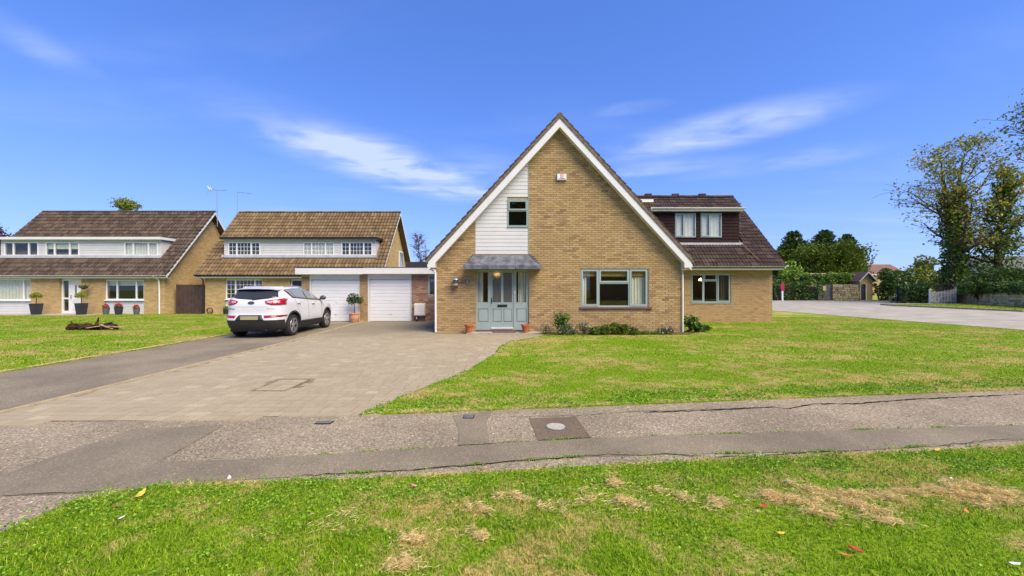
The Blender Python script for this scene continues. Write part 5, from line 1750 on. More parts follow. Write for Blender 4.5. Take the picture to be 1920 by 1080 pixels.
        # side windows
        x_b = [(.98, 1.262), (1.3, 1.24), (2.0, 1.185), (2.6, 1.15), (3.02, 1.135)]
        x_t = [(.70, 1.505), (1.15, 1.535), (1.8, 1.545), (2.2, 1.505), (2.32, 1.47)]

        def win(lo, up_, nm, mt, off_=.007): return patch(lo, up_, sp, 12, 6, mt, nm, car, off_)
        win([(.93, 1.245), (1.3, 1.222), (2.0, 1.167), (2.6, 1.132), (3.10, 1.112)], [(.62, 1.52), (1.15, 1.553), (1.8, 1.563), (2.25, 1.525), (2.42, 1.48)], 'window_surround', trim, .004)
        g = glass_mat('car_glass_' + ('l' if s > 0 else 'r'), (.5, .55, .52), 3.2) if False else dark
        win([(1.00, 1.262), (1.10, 1.256)], [(.72, 1.508), (.92, 1.525)], 'quarter_glass', M_car_glass, .010)
        win([(1.14, 1.254), (1.5, 1.228), (1.86, 1.198)], [(.96, 1.525), (1.4, 1.54), (1.74, 1.546)], 'rear_door_glass', M_car_glass, .010)
        win([(1.93, 1.19), (2.5, 1.155), (2.98, 1.135)], [(1.81, 1.545), (2.15, 1.515), (2.34, 1.47)], 'front_door_glass', M_car_glass, .010)
        for (xh, zh) in ((1.22, 1.075), (2.28, 1.03)):
            p, nr = sp(xh, zh); mb = MB()
            mb.tube([o(p + nr * .01 + Vector((-.11, 0, -.004))), o(p + nr * .045 + Vector((-.07, 0, 0))), o(p + nr * .045 + Vector((.07, 0, .002))), o(p + nr * .01 + Vector((.11, 0, .004)))], [.014, .018, .018, .014], 8)
            mb.build('door_handle', white, car, local=True, smooth=True)
            p2 = p + nr * .003; MB().tube([o(p2 + Vector((-.075, 0, -.012))), o(p2 + Vector((.075, 0, -.012)))], .012, 6).build('handle_recess', trim, car, local=True)
        # shut lines
        for pl in ([(1.90, 1.19), (1.92, .9), (1.94, .46)], [(1.05, 1.25), (1.08, 1.0), (1.22, .82), (1.33, .62), (1.36, .47)], [(3.05, 1.11), (3.0, .9), (3.0, .46)]):
            mb = MB(); pts = []
            for i in range(len(pl) - 1):
                for j in range(6):
                    f = j / 6; x, z = pl[i][0] + (pl[i + 1][0] - pl[i][0]) * f, pl[i][1] + (pl[i + 1][1] - pl[i][1]) * f
                    p, nr = sp(x, z); pts.append(o(p + nr * .0005))
            mb.tube(pts, .004, 5); mb.build('shut_line', trim, car, local=True)
        # sill moulding
        patch([(1.32, .40), (3.10, .40)], [(1.32, .475), (3.10, .455)], sp, 16, 2, clad_m, 'sill_moulding', car, .014)
        # arch lips
        for xa in (.90, 3.54):
            mb = MB(); rings = []
            for i in range(25):
                a = R(-12) + R(204) * i / 24; rr_ = []
                for (rad, off_) in ((.412, -.03), (.412, .012), (.470, .012), (.480, -.01)):
                    x, z = xa + rad * math.cos(a), .365 + rad * math.sin(a)
                    x = max(.03, min(4.4, x)); z = max(.21, z); p, nr = sp(x, z); rr_.append(o(p + Vector((0, s * off_, 0))))
                rings.append(rr_)
            mb.loft(rings); mb.build('wheel_arch_trim', clad_m, car, local=True, smooth=False)
        # mirror
        p, nr = sp(2.93, 1.15); mb = MB()
        c0 = Vector((2.90, s * 1.0, 1.21))
        rings = []
        for i in range(9):
            f = -1 + 2 * i / 8; k = math.sqrt(max(0.02, 1 - f * f * .95))
            rings.append([o((c0.x + .07 * k * math.cos(a) + .015, c0.y + .115 * f, c0.z + .085 * k * math.sin(a))) for a in [2 * math.pi * j / 12 for j in range(12)]])
        mb.loft(rings); mr = mb.build('door_mirror', plain('mirror_shell', (.05, .06, .068), .25), car, local=True, smooth=True)
        MB().tube([o((2.95, s * .86, 1.14)), o((2.92, s * .93, 1.17))], .03, 8).build('mirror_arm', trim, mr, local=True)
        # roof rail
        pts = []
        for i in range(11):
            x = .75 + 1.55 * i / 10; z = 1.60 + .035 * math.sin(math.pi * i / 10); pts.append(o((x, s * (.60 - .02 * abs(i - 5) / 5), z)))
        MB().tube(pts, .018, 6).build('roof_rail', plain('silver_rail', (.5, .5, .5), .3, metal=.7), car, local=True, smooth=True)
    # wheels
    for xa in (.90, 3.54):
        for s in (-1, 1):
            w = bpy.data.objects.new('wheel', None); link(w, car, local=True); w.location = (xa - RA, s * .80, .352)
            w.rotation_euler = (R(-90) if s > 0 else R(90), 0, 0)
            WM[w.name] = WM[car.name]
            mb = MB(); mb.lathe([(.235, -.10), (.30, -.112), (.335, -.105), (.350, -.075), (.352, 0), (.350, .075), (.335, .105), (.30, .112), (.235, .10)], n=40, cap=False)
            mb.build('tyre', tyre_m, w, local=True, smooth=True)
            mb = MB(); mb.lathe([(.236, -.1), (.236, .10), (.228, .106), (.218, .10), (.213, .02), (.0, .015)], n=40, cap=False); rim = mb.build('rim', plain('dark_rim', (.05, .05, .05), .5), w, local=True)  # rim barrel behind the spokes in one even dark colour
            mb = MB(); mb.lathe([(.237, .095), (.240, .104), (.225, .110), (.212, .098)], n=40, cap=False); mb.build('rim_lip', alloy, w, local=True, smooth=True)
            for i in range(5):
                for d in (-.17, .17):
                    a0 = 2 * math.pi * i / 5 + .3; a1 = a0 + d
                    mb = MB(); c0 = Vector((math.cos(a0 + d * .6) * .045, math.sin(a0 + d * .6) * .045, 0)); c1 = Vector((math.cos(a1) * .222, math.sin(a1) * .222, 0))
                    t_ = (c1 - c0).normalized(); q_ = Vector((-t_.y, t_.x, 0))
                    rg_ = []
                    for f, hw_, zt in ((0, .022, .085), (.5, .020, .098), (1, .027, .098)):
                        c_ = c0.lerp(c1, f); rg_.append([c_ - q_ * hw_ + Vector((0, 0, .03)), c_ + q_ * hw_ + Vector((0, 0, .03)), c_ + q_ * hw_ * .7 + Vector((0, 0, zt)), c_ - q_ * hw_ * .7 + Vector((0, 0, zt))])
                    mb.loft(rg_); mb.build('spoke', alloy, w, local=True)
            MB().lathe([(.06, .03), (.06, .09), (.045, .102), (.0, .104)], n=20).build('hub_cap', alloy, w, local=True)
    # number plate, badge, lettering, exhaust
    MB().box(*[v - RA for v in (-.016, .012)], -.26, .26, .595, .705).build('number_plate', plate_m, car, local=True)
    patch([(-.43, .575), (.43, .575)], [(-.34, .735), (.34, .735)], S_rear, 10, 6, clad_m, 'plate_recess', car, .006)
    p, nr = S_rear(0.0, 1.11)
    Mb = Matrix.Translation(Vector(o(p + nr * .012))) @ Matrix.Rotation(R(-90), 4, 'Z') @ Matrix.Rotation(R(84), 4, 'X')
    mb = MB(); k = 28
    mb.loft([[(.098 * math.cos(2 * math.pi * i / k), .05 * math.sin(2 * math.pi * i / k), z) for i in range(k)] for z in (-.012, .004)])
    bd = put('badge', mb.mesh('badge', trim), car, M=Mb, local=True)
    mb = MB(); mb.loft([[((.098 + d) * math.cos(2 * math.pi * i / k), (.05 + d) * math.sin(2 * math.pi * i / k), z) for i in range(k)] for d, z in ((-.010, .005), (-.010, .008), (0, .008), (0, .003))], cap=False)
    put('badge_ring', mb.mesh('badge_ring', alloy), bd, local=True)
    text_obj('KIA', .062, alloy, bd, Matrix.Translation((0, 0, .005)))
    for (y, z, tx, sz, mt) in ((.60, .925, 'SPORTAGE', .05, trim), (-.58, .935, 'ecodynamics', .042, plain('badge_gold', (.30, .26, .06), .4))):
        p, nr = S_rear(y, z)
        yaw = math.atan2(nr.y, nr.x) + R(90)
        text_obj(tx, sz, mt, car, Matrix.Translation(Vector(o(p + nr * .003))) @ Matrix.Rotation(yaw, 4, 'Z') @ Matrix.Rotation(R(88), 4, 'X'))
    patch([(-.68, .985), (.68, .985)], [(-.68, .99), (.68, .99)], S_rear, 16, 1, trim, 'boot_crease', car, .001)
    MB().tube([(-.80, -.45, .27), (-.55, -.45, .27)], .03, 10).build('exhaust', clad_m, car, local=True)
    MB().box(-.6, 2.9, -.75, .75, .20, .28).build('underbody', clad_m, car, local=True)
    mb = MB(); mb.tube([o((.72, 0, 1.63)), o((.62, 0, 1.69))], [.012, .005], 6); mb.build('roof_aerial', trim, car, local=True)
    patch([(3.38, 0), (3.38, 0)], [(2.4, 0), (2.4, 0)], lambda x, z: (Vector((x, 0, 1)), Vector((0, 0, 1))), 1, 1, trim, 'x', car) if False else None


n = NT('car_side_glass'); n.done((0.24, 0.25, 0.225), 0.06, 0.6); n.p.inputs['Coat Weight'].default_value = 0.4
M_car_glass = n.m
make_car()

# ------------------------------------------------------------------ plants
def leaves_np(C, size, rg, up=0.3, aspect=0.55, dirs=None, droop=0.0):
    """rhombic leaves at points C; returns verts, quads"""
    N_ = len(C)
    d = rg.normal(size=(N_, 3)) if dirs is None else dirs + rg.normal(size=(N_, 3)) * .5
    d[:, 2] -= droop
    d /= np.linalg.norm(d, axis=1)[:, None] + 1e-9
    r = rg.normal(size=(N_, 3)); r[:, 2] *= up
    q = np.cross(d, r); q /= np.linalg.norm(q, axis=1)[:, None] + 1e-9
    s = (size * rg.uniform(.6, 1.4, N_))[:, None]
    nrm = np.cross(d, q) * .12
    V = np.stack([C - d * s * .5, C + q * s * aspect * .5 + nrm * s, C + d * s * .5, C - q * s * aspect * .5 + nrm * s], 1)
    b = np.arange(N_)[:, None] * 4
    return V.reshape(-1, 3), (b + [0, 1, 2, 3])


def foliage(name, C, size, mat, parent, seed, local=False, **kw):
    rg = np.random.default_rng(seed)
    V, Fq = leaves_np(np.asarray(C, float), size, rg, **kw)
    return put(name, mesh_np(name, V, Fq, mat, rg.random(len(Fq))), parent, local=local)


def clumps(rg, centres, radii, n, shell=0.6):
    out = []
    for c_, r_ in zip(centres, radii):
        d = rg.normal(size=(n, 3)); d /= np.linalg.norm(d, axis=1)[:, None]
        rad = (shell + (1 - shell) * rg.random(n)) ** .7
        out.append(np.array(c_) + d * rad[:, None] * np.array(r_))
    return np.concatenate(out)


G = {
    'ash': leaf_mat('tree_leaf', [(0, (0.112, 0.155, 0.017)), (0.5, (0.239, 0.285, 0.029)), (0.85, (0.450, 0.400, 0.041)), (1, (0.731, 0.466, 0.071))], .3),
    'yellowtree': leaf_mat('yellowing_leaf', [(0, (0.066, 0.109, 0.017)), (0.5, (0.164, 0.218, 0.028)), (1, (0.328, 0.333, 0.050))], .35),
    'ivy': leaf_mat('ivy_leaf', [(0, (0.032, 0.072, 0.010)), (0.6, (0.078, 0.142, 0.015)), (1, (0.196, 0.283, 0.024))], .15, .4),
    'yew': leaf_mat('yew_leaf', [(0, (0.028, 0.057, 0.014)), (0.6, (0.062, 0.112, 0.021)), (1, (0.125, 0.179, 0.030))], .15),
    'yew2': leaf_mat('green_yew_leaf', [(0, (0.057, 0.093, 0.008)), (0.6, (0.107, 0.158, 0.014)), (1, (0.163, 0.224, 0.020))], .2),
    'hedge': leaf_mat('hedge_leaf', [(0, (0.033, 0.076, 0.013)), (0.6, (0.083, 0.154, 0.022)), (1, (0.184, 0.288, 0.033))], .2, .4),
    'laurel': leaf_mat('laurel_leaf', [(0, (0.074, 0.156, 0.014)), (0.6, (0.187, 0.332, 0.026)), (1, (0.395, 0.546, 0.048))], .25, .35),
    'bay': leaf_mat('bay_leaf', [(0, (0.017, 0.036, 0.012)), (0.7, (0.049, 0.091, 0.024)), (1, (0.112, 0.168, 0.042))], .15, .35),
    'box': leaf_mat('golden_box_leaf', [(0, (.13, .16, .012)), (.6, (.26, .29, .025)), (1, (.42, .42, .05))], .25),
    'heather': leaf_mat('heather_leaf', [(0, (0.038, 0.063, 0.006)), (0.6, (0.090, 0.147, 0.010)), (1, (0.180, 0.238, 0.018))], .2),
    'shrub': leaf_mat('shrub_leaf', [(0, (0.050, 0.109, 0.017)), (0.6, (0.126, 0.218, 0.033)), (1, (0.269, 0.374, 0.066))], .25),
    'grey': leaf_mat('grey_leaf', [(0, (.05, .075, .03)), (.6, (.11, .145, .06)), (1, (.19, .21, .10))], .2),
    'clover': leaf_mat('clover_leaf', [(0, (0.095, 0.192, 0.014)), (0.6, (0.209, 0.400, 0.026)), (1, (0.418, 0.608, 0.060))], .35),
    'whitefl': leaf_mat('white_petal', [(0, (.55, .50, .44)), (1, (.80, .77, .72))], .2),
    'redfl': leaf_mat('red_petal', [(0, (.35, .015, .035)), (.7, (.60, .06, .11)), (1, (.75, .28, .32))], .2),
    'dead': leaf_mat('dead_leaf', [(0, (.10, .05, .02)), (1, (.22, .12, .06))], .1),
    'purple': leaf_mat('purple_leaf', [(0, (.04, .012, .02)), (1, (.13, .04, .06))], .2),
    'brownhedge': leaf_mat('brown_hedge_leaf', [(0, (.05, .03, .02)), (1, (.14, .075, .045))], .1),
}


def branch_tree(name, label, base, H, r0, seed, spread, leafm, size, per, trunk_fork=2, lean=(0, 0), ivy=0, ivy_r=.5, low=.25, twig=3, group=None, droop=.5, clump_r=.38, keep=1.0):
    rg = random.Random(seed); nr = np.random.default_rng(seed)
    t = thing(name, (base[0], base[1], 0), label, 'tree', group=group)
    mb = MB(); tips = []; ivy_pts = []

    def limb(p, d, L_, r, depth):
        pts = [p.copy()]; rad = [r]; k = 5
        dd = d.normalized()
        for i in range(k):
            dd = (dd + Vector((rg.gauss(0, .13), rg.gauss(0, .13), rg.gauss(0, .08) + (.10 if depth < 2 else -.03)))).normalized()
            p = p + dd * (L_ / k); pts.append(p.copy()); rad.append(r * (1 - .72 * (i + 1) / k))
            if depth >= twig - 1:
                tips.append(p.copy())
            if depth < twig and i >= 1:
                for _ in range(2 if depth < twig - 1 else 1):
                    a = rg.uniform(0, 2 * math.pi); side = Vector((math.cos(a), math.sin(a), rg.uniform(-.15, .55)))
                    limb(p.copy(), (dd * .55 + side * .8), L_ * rg.uniform(.38, .62), rad[-1] * .6, depth + 1)
        mb.tube(pts, [max(.012, q) for q in rad], 6 if depth < 2 else 4, cap=False)
        return pts
    stems = []
    for s in range(trunk_fork):
        a = 2 * math.pi * s / max(1, trunk_fork) + rg.uniform(-.4, .4)
        k = 9; p = Vector((base[0], base[1], 0)) + Vector((math.cos(a), math.sin(a), 0)) * (r0 * .5 if trunk_fork > 1 else 0)
        pts = [p.copy()]; out_ = Vector((math.cos(a), math.sin(a), 0)) * (spread * .05 if trunk_fork > 1 else 0)
        hh = H * (1 if s == 0 else rg.uniform(.78, .95))
        for i in range(k):
            p = p + Vector((lean[0] / k, lean[1] / k, hh * .92 / k)) + out_ * (i / k) + Vector((rg.gauss(0, .1), rg.gauss(0, .1), 0)); pts.append(p.copy())
        rad = [r0 * (1 - .88 * (i / k) ** .8) for i in range(k + 1)]
        mb.tube(pts, rad, 9); stems.append((pts, rad))
        for i in range(k + 1):
            f = i / k
            if f < low: continue
            L_ = spread * (1.0 - .62 * abs(f - .42) / .58) * rg.uniform(.7, 1.1)
            for _ in range(3 if trunk_fork == 1 else 2):
                a2 = rg.uniform(0, 2 * math.pi)
                limb(pts[i].copy(), Vector((math.cos(a2), math.sin(a2), rg.uniform(.15, .75) + (f - .5) * .8)), L_, max(.04, rad[i] * .5), 1)
    mb.build('trunk', M['bark'], t, smooth=True, fix=False)
    T = np.array([tuple(p) for p in tips]); T = T[nr.random(len(T)) < keep]
    C = np.repeat(T, per, 0) + nr.normal(size=(len(T) * per, 3)) * np.array([clump_r, clump_r, clump_r * .55])
    foliage('crown', C, size, leafm, t, seed + 1, aspect=.6, droop=droop)
    if ivy:
        I = []
        for pts, rad in stems:
            for i in range(len(pts) - 1):
                if i / len(pts) > ivy: break
                for _ in range(420):
                    f = rg.random(); p = pts[i].lerp(pts[i + 1], f); a = rg.uniform(0, 2 * math.pi); rr = rad[i] + ivy_r * (1.25 - i / len(pts)) * rg.random() ** .6
                    I.append((p.x + math.cos(a) * rr, p.y + math.sin(a) * rr, p.z))
        foliage('ivy', I, size * .9, G['ivy'], t, seed + 2, aspect=.8)
    return t


def conifer(name, label, base, H, rad, seed, leafm, size, n_br, shape='cone', group=None):
    """trunk with whorls of upswept plumes"""
    rg = random.Random(seed); nr = np.random.default_rng(seed)
    t = thing(name, (base[0], base[1], 0), label, 'tree', group=group)
    MB().tube([(base[0], base[1], 0), (base[0] + .1, base[1], H * .5), (base[0], base[1], H * .97)], [rad * .09, rad * .06, .03], 8).build('trunk', M['bark'], t, smooth=True)
    C = []; D = []
    for i in range(n_br):
        f = rg.random() ** .85; a = rg.uniform(0, 2 * math.pi)
        env = (1 - f) ** .62 if shape == 'cone' else math.sqrt(max(0, 1 - (2 * f - .85) ** 2 * .75)) if shape == 'round' else min(1, (1 - f) ** .5 * 1.1)
        L_ = rad * env * rg.uniform(.72, 1.12) + .25
        z0 = H * (.06 + .9 * f)
        dv = Vector((math.cos(a), math.sin(a), rg.uniform(.15, .6)))
        m = int(26 + 34 * env)
        for k in range(m):
            q = (k + rg.random()) / m; q = .25 + .75 * q
            p = Vector((base[0], base[1], z0)) + dv * L_ * q * .82 + Vector((rg.gauss(0, .12), rg.gauss(0, .12), rg.gauss(0, .12))) * (L_ * .55)
            C.append(tuple(p)); D.append(tuple(dv * .8 + Vector((0, 0, .35))))
    foliage('crown', C, size, leafm, t, seed + 1, dirs=np.array(D), aspect=.5)
    return t


def bush(name, label, blobs, leafm, size, n, seed, cat='shrub', group=None, flowers=None, core=True, ground=True):
    """blobs: (x,y,z,rx,ry,rz)"""
    nr = np.random.default_rng(seed)
    b0 = blobs[0]
    t = thing(name, (b0[0], b0[1], 0 if ground else b0[2]), label, cat, group=group)
    cs_, rs_ = [], []
    for (x, y, z, rx, ry, rz) in blobs:
        k = max(5, int(9 * 1))
        for _ in range(k):
            d = nr.normal(size=3); d /= np.linalg.norm(d); q = nr.uniform(.25, .72)
            cs_.append((x + d[0] * rx * q, y + d[1] * ry * q, z + d[2] * rz * q)); f = nr.uniform(.38, .62); rs_.append((rx * f, ry * f, rz * f))
    C = clumps(nr, cs_, rs_, max(8, n // len(cs_)), .55)
    C[:, 2] = np.maximum(C[:, 2], .01)
    foliage('leaves', C, size, leafm, t, seed + 1, aspect=.6)
    if core:
        mb = MB()
        for (x, y, z, rx, ry, rz) in blobs:
            k = 6
            for _ in range(k):
                a = nr.uniform(0, 2 * np.pi); mb.tube([(x + .1 * rx * math.cos(a), y + .1 * ry * math.sin(a), max(0, z - rz)), (x + .55 * rx * math.cos(a), y + .55 * ry * math.sin(a), z + .35 * rz)], [max(.004, rx * .03), max(.003, rx * .012)], 5)
        mb.build('stems', M['bark'], t, fix=False)
    if flowers:
        fm, fs, fn = flowers
        sel = C[nr.choice(len(C), fn)] + nr.normal(size=(fn, 3)) * .02; sel[:, 2] += .02; sel[:, 1] -= .02
        foliage('flowers', np.repeat(sel, 3, 0) + nr.normal(size=(fn * 3, 3)) * fs * .3, fs, fm, t, seed + 3, aspect=.9)
    return t


def hedge(name, label, pts, w, h, leafm, size, dens, seed, z0=0.0, rough=.18, cat='hedge'):
    """clipped or shaggy hedge along a line, leaves through its outer layer over a woody core"""
    nr = np.random.default_rng(seed); a0 = pts[0]
    t = thing(name, (a0[0], a0[1], z0), label, cat)
    C = []; mb = MB()
    for i in range(len(pts) - 1):
        a, b = np.array(pts[i], float), np.array(pts[i + 1], float); L_ = np.linalg.norm(b - a); u = (b - a) / L_; v = np.array([-u[1], u[0]])
        m = int(L_ * (2 * h + w) * dens)
        s = nr.uniform(-.05, L_ + .05, m); pick = nr.random(m) * (2 * h + w)
        off = np.where(pick < h, -w / 2, np.where(pick < 2 * h, w / 2, nr.uniform(-w / 2, w / 2, m)))
        zz = np.where(pick < 2 * h, nr.uniform(0.0, h, m), h)
        bump_ = rough * (np.sin(s * 2.1 + seed) * np.sin(zz * 2.7 + s * .7 + 1) + .6 * np.sin(s * 5.3 + zz * 4.1))
        off = off + np.sign(off) * bump_ * w * .5; zz = zz * (1 + .25 * rough * np.sin(s * 1.3 + seed * 2) + .2 * rough * np.sin(s * 3.9))
        P = a[None] + u[None] * s[:, None] + v[None] * off[:, None]
        P3 = np.concatenate([P, zz[:, None] + z0], 1) + nr.normal(size=(m, 3)) * size * .45
        C.append(P3)
        k = max(2, int(L_ / 1.2))
        for j in range(k + 1):
            p = a + u * L_ * j / k; mb.tube([(p[0], p[1], z0), (p[0] + .05, p[1], z0 + h * .8)], [.05, .02], 5)
        c0, c1 = a + u * .15, b - u * .15; hw = w * .30
        rings = [[(q[0] + v[0] * o_, q[1] + v[1] * o_, z0 + z_) for o_, z_ in ((-hw, .05), (hw, .05), (hw, h * .82), (-hw, h * .82))] for q in (c0, c1)]
        mb.loft(rings)
    C = np.concatenate(C); C[:, 2] = np.maximum(C[:, 2], .02)
    foliage('leaves', C, size, leafm, t, seed + 1, aspect=.65)
    mb.build('stems', plain('hedge_wood', (.018, .020, .012), .95), t, fix=False)
    return t


# ---- background right: trees
tree_c = {}
p = at(1790, 540, 42); branch_tree('ivy_clad_tree', 'tall open tree with ivy-clad twin trunks standing behind the picket gate', (p.x, p.y), 17.2, .55, 3, 5.4, G['ash'], .26, 1, trunk_fork=2, ivy=.66, ivy_r=.55, low=.28, clump_r=.34, keep=.62)
p = at(1868, 540, 40); branch_tree('ivy_clad_tree', 'dark ivy-smothered tree right of the twin-trunked tree, above the stone wall', (p.x, p.y), 13.5, .5, 8, 3.9, G['ash'], .26, 1, trunk_fork=1, ivy=.95, ivy_r=1.5, low=.3, lean=(1.6, 0), clump_r=.36, keep=.7)
p = at(2015, 540, 33); branch_tree('broadleaf_tree', 'yellowing leafy tree reaching in at the right edge of the view', (p.x, p.y), 20.5, .5, 14, 6.0, G['yellowtree'], .26, 1, trunk_fork=1, low=.14, clump_r=.4, keep=.8)
for (px, Y, ty, rad, sd_, mt, lab, sh) in ((1488, 68, 430, 3.6, 21, 'yew', 'dark conifer left of the group beyond the garden wall', 'cone'), (1545, 70, 428, 4.0, 22, 'yew', 'tallest middle conifer of the group beyond the garden wall', 'cone'), (1588, 69, 436, 2.9, 23, 'yew', 'dark conifer right of the group beyond the garden wall', 'cone'), (1556, 62, 462, 4.6, 24, 'yew2', 'broad rounded green yew in front of the dark conifers', 'round'), (1470, 66, 470, 2.4, 26, 'yew2', 'small green tree at the left foot of the conifers', 'round')):
    p = at(px, ty, Y); conifer('conifer_tree', lab, (p.x, p.y), p.z, rad * 1.3, sd_, G[mt], .38, 330 if sh == 'cone' else 380, sh)
p = at(1398, 388, 31); conifer('conifer_tree', 'dark conifer showing behind the roof of the brick wing', (p.x - .9, p.y), p.z + .5, 2.3, 25, G['yew'], .34, 150)
# tree tops behind the houses on the left
p = at(232, 380, 46); branch_tree('garden_tree', 'yellow green tree top showing over the mossy brown roof', (p.x, p.y), p.z + .1, .3, 31, 2.1, G['yellowtree'], .26, 2, trunk_fork=1, low=.45)
p = at(3, 428, 44); branch_tree('garden_tree', 'purple leaved tree at the far left behind the mossy brown roof', (p.x, p.y), p.z - .2, .25, 32, 1.7, G['purple'], .22, 1, trunk_fork=1, low=.4)
p = at(788, 448, 40); branch_tree('garden_tree', 'nearly bare tree between the ochre roof and the tall gable', (p.x, p.y), p.z + .5, .12, 33, 1.5, G['dead'], .05, 1, trunk_fork=1, low=.35)
# shrubs and hedges beyond the road
hedge('garden_hedge', 'shaggy dark green hedge at the far road edge by the red marker', [at(1443, 562, 51).xy, at(1529, 562, 51).xy], 2.2, 2.2, G['hedge'], .26, 52, 41, rough=.3)
hedge('wall_ivy', 'bright green creeper hanging over the old stone wall', [at(1500, 540, 52.5).xy, at(1612, 540, 51.5).xy], 1.1, 1.2, G['laurel'], .26, 75, 42, z0=2.15, rough=.4, cat='creeper')
bush('garden_shrub', 'light green bush rising behind the hedge next to the brick wing', [(at(1478, 540, 56).x, 56, 3.6, 2.4, 1.6, 2.0), (at(1495, 540, 56).x, 56, 2.6, 1.5, 1.5, 1.6)], G['laurel'], .3, 1800, 43)
bush('garden_shrub', 'dark ivy-covered bush right of the little garage gable', [(at(1650, 540, 50).x, 50, 1.6, 1.6, 1.2, 1.7), (at(1690, 540, 49).x, 49, 2.3, 2.2, 1.5, 1.9), (at(1668, 540, 50).x, 50, 3.1, 1.1, 1.2, 1.0)], G['hedge'], .28, 3300, 44)
bush('garden_shrub', 'large yellow green bush between dark hedge and twin-trunked tree', [(at(1722, 540, 50).x, 50, 3.0, 2.8, 2, 2.0), (at(1755, 540, 49).x, 49, 2.4, 1.8, 1.6, 1.6), (at(1735, 540, 50).x, 50, 4.4, 1.6, 1.2, 1.2)], G['yellowtree'], .3, 3000, 45)
hedge('garden_hedge', 'clipped dark ivy hedge left of the white picket gate', [at(1682, 566, 42).xy, at(1741, 566, 41).xy], 1.7, 1.95, G['hedge'], .2, 95, 46, rough=.12)
bush('garden_shrub', 'dense dark shrubs under the ivy-clad trees behind the wall', [(at(1840, 540, 37).x, 37, 1.9, 2.4, 1.2, 1.5), (at(1800, 540, 43).x, 43, 2.2, 3.2, 1.5, 1.9), (at(1885, 540, 36).x, 36, 2.0, 2.2, 1.3, 1.6), (at(1940, 540, 36).x, 36, 2.2, 2.4, 1.3, 1.8)], G['ivy'], .24, 5200, 47)
hedge('garden_hedge', 'glossy green hedge spilling over the pale stone wall at right', [(45.3, 39.6), (41.3, 31.6), (38.9, 27.6)], 1.2, .85, G['hedge'], .19, 110, 48, z0=1.12, rough=.25)
bush('garden_shrub', 'bare brown twiggy shrub behind the picket gate', [(at(1775, 540, 41).x, 41, 1.1, 2.0, .7, .9)], G['brownhedge'], .16, 1000, 49)
bush('garden_shrub', 'bare brown bush above the short brown board fence', [(at(1806, 540, 40.6).x, 40.6, 1.2, .8, .5, .7)], G['brownhedge'], .16, 500, 50)

# stone walls: coursed rubble, each near stone built
n = NT('wall_stone'); _c = n.ramp(n.rnd(), [(0, (.36, .25, .12)), (.5, (.58, .43, .22)), (1, (.70, .55, .30))]); n.bump(n.noise(18, 3), .6, .02); M['wallstone'] = n.done(_c, .95, .1)


def stone_wall(name, label, a, b, h, seed, sl_=.42, sh=.19):
    rg = random.Random(seed); a, b = Vector(a), Vector(b); L_ = (b - a).length; u = (b - a) / L_
    t = thing(name, (a.x, a.y, 0), label, 'wall')
    ang = math.atan2(u.y, u.x); Mx = Matrix.Translation((a.x, a.y, 0)) @ Matrix.Rotation(ang, 4, 'Z')
    mb = MB(); mb.box(0, L_, -.12, .30, 0, h - .02, Mx); core = mb.build('wall_core', M['mortar3'], t)
    z = 0.02; cnt = 0
    while z < h - .05:
        hh = min(sh * rg.uniform(.75, 1.25), h - z); x = -rg.uniform(0, .2)
        while x < L_:
            w = sl_ * rg.uniform(.55, 1.45); x0, x1 = max(0, x), min(L_, x + w - .025)
            if x1 - x0 > .06:
                mb = MB(); d = -.16 - rg.uniform(0, .05); e = .03
                P0 = [(x0, -.11, z), (x1, -.11, z), (x1, -.11, z + hh - .02), (x0, -.11, z + hh - .02)]
                P1 = [(x0 + e * rg.uniform(.3, 1.3), d, z + e * rg.random()), (x1 - e * rg.uniform(.3, 1.3), d, z + e * rg.random()), (x1 - e * rg.random(), d, z + hh - .02 - e * rg.random()), (x0 + e * rg.random(), d, z + hh - .02 - e * rg.random())]
                mb.loft([[Mx @ Vector(q) for q in P0], [Mx @ Vector(q) for q in P1]]); mb.build('stone', M['wallstone'], t); cnt += 1
            x += w
        z += hh
    return t


pa, pb = at(1560, 0, 51), at(1612, 0, 50.2)
stone_wall('stone_wall', 'old rubble stone wall under the bright green creeper beside the plank gate', pa.xy, pb.xy, 2.05, 51, .5, .28)
stone_wall('stone_wall', 'long pale rubble stone wall under the glossy hedge at the right edge', (45.0, 38.8), (38.2, 26.5), 1.14, 52)
pa, pb = at(1668, 0, 44), at(1700, 0, 42.6)
stone_wall('stone_wall', 'short low stone wall end at the foot of the clipped ivy hedge', pa.xy, pb.xy, .62, 53)
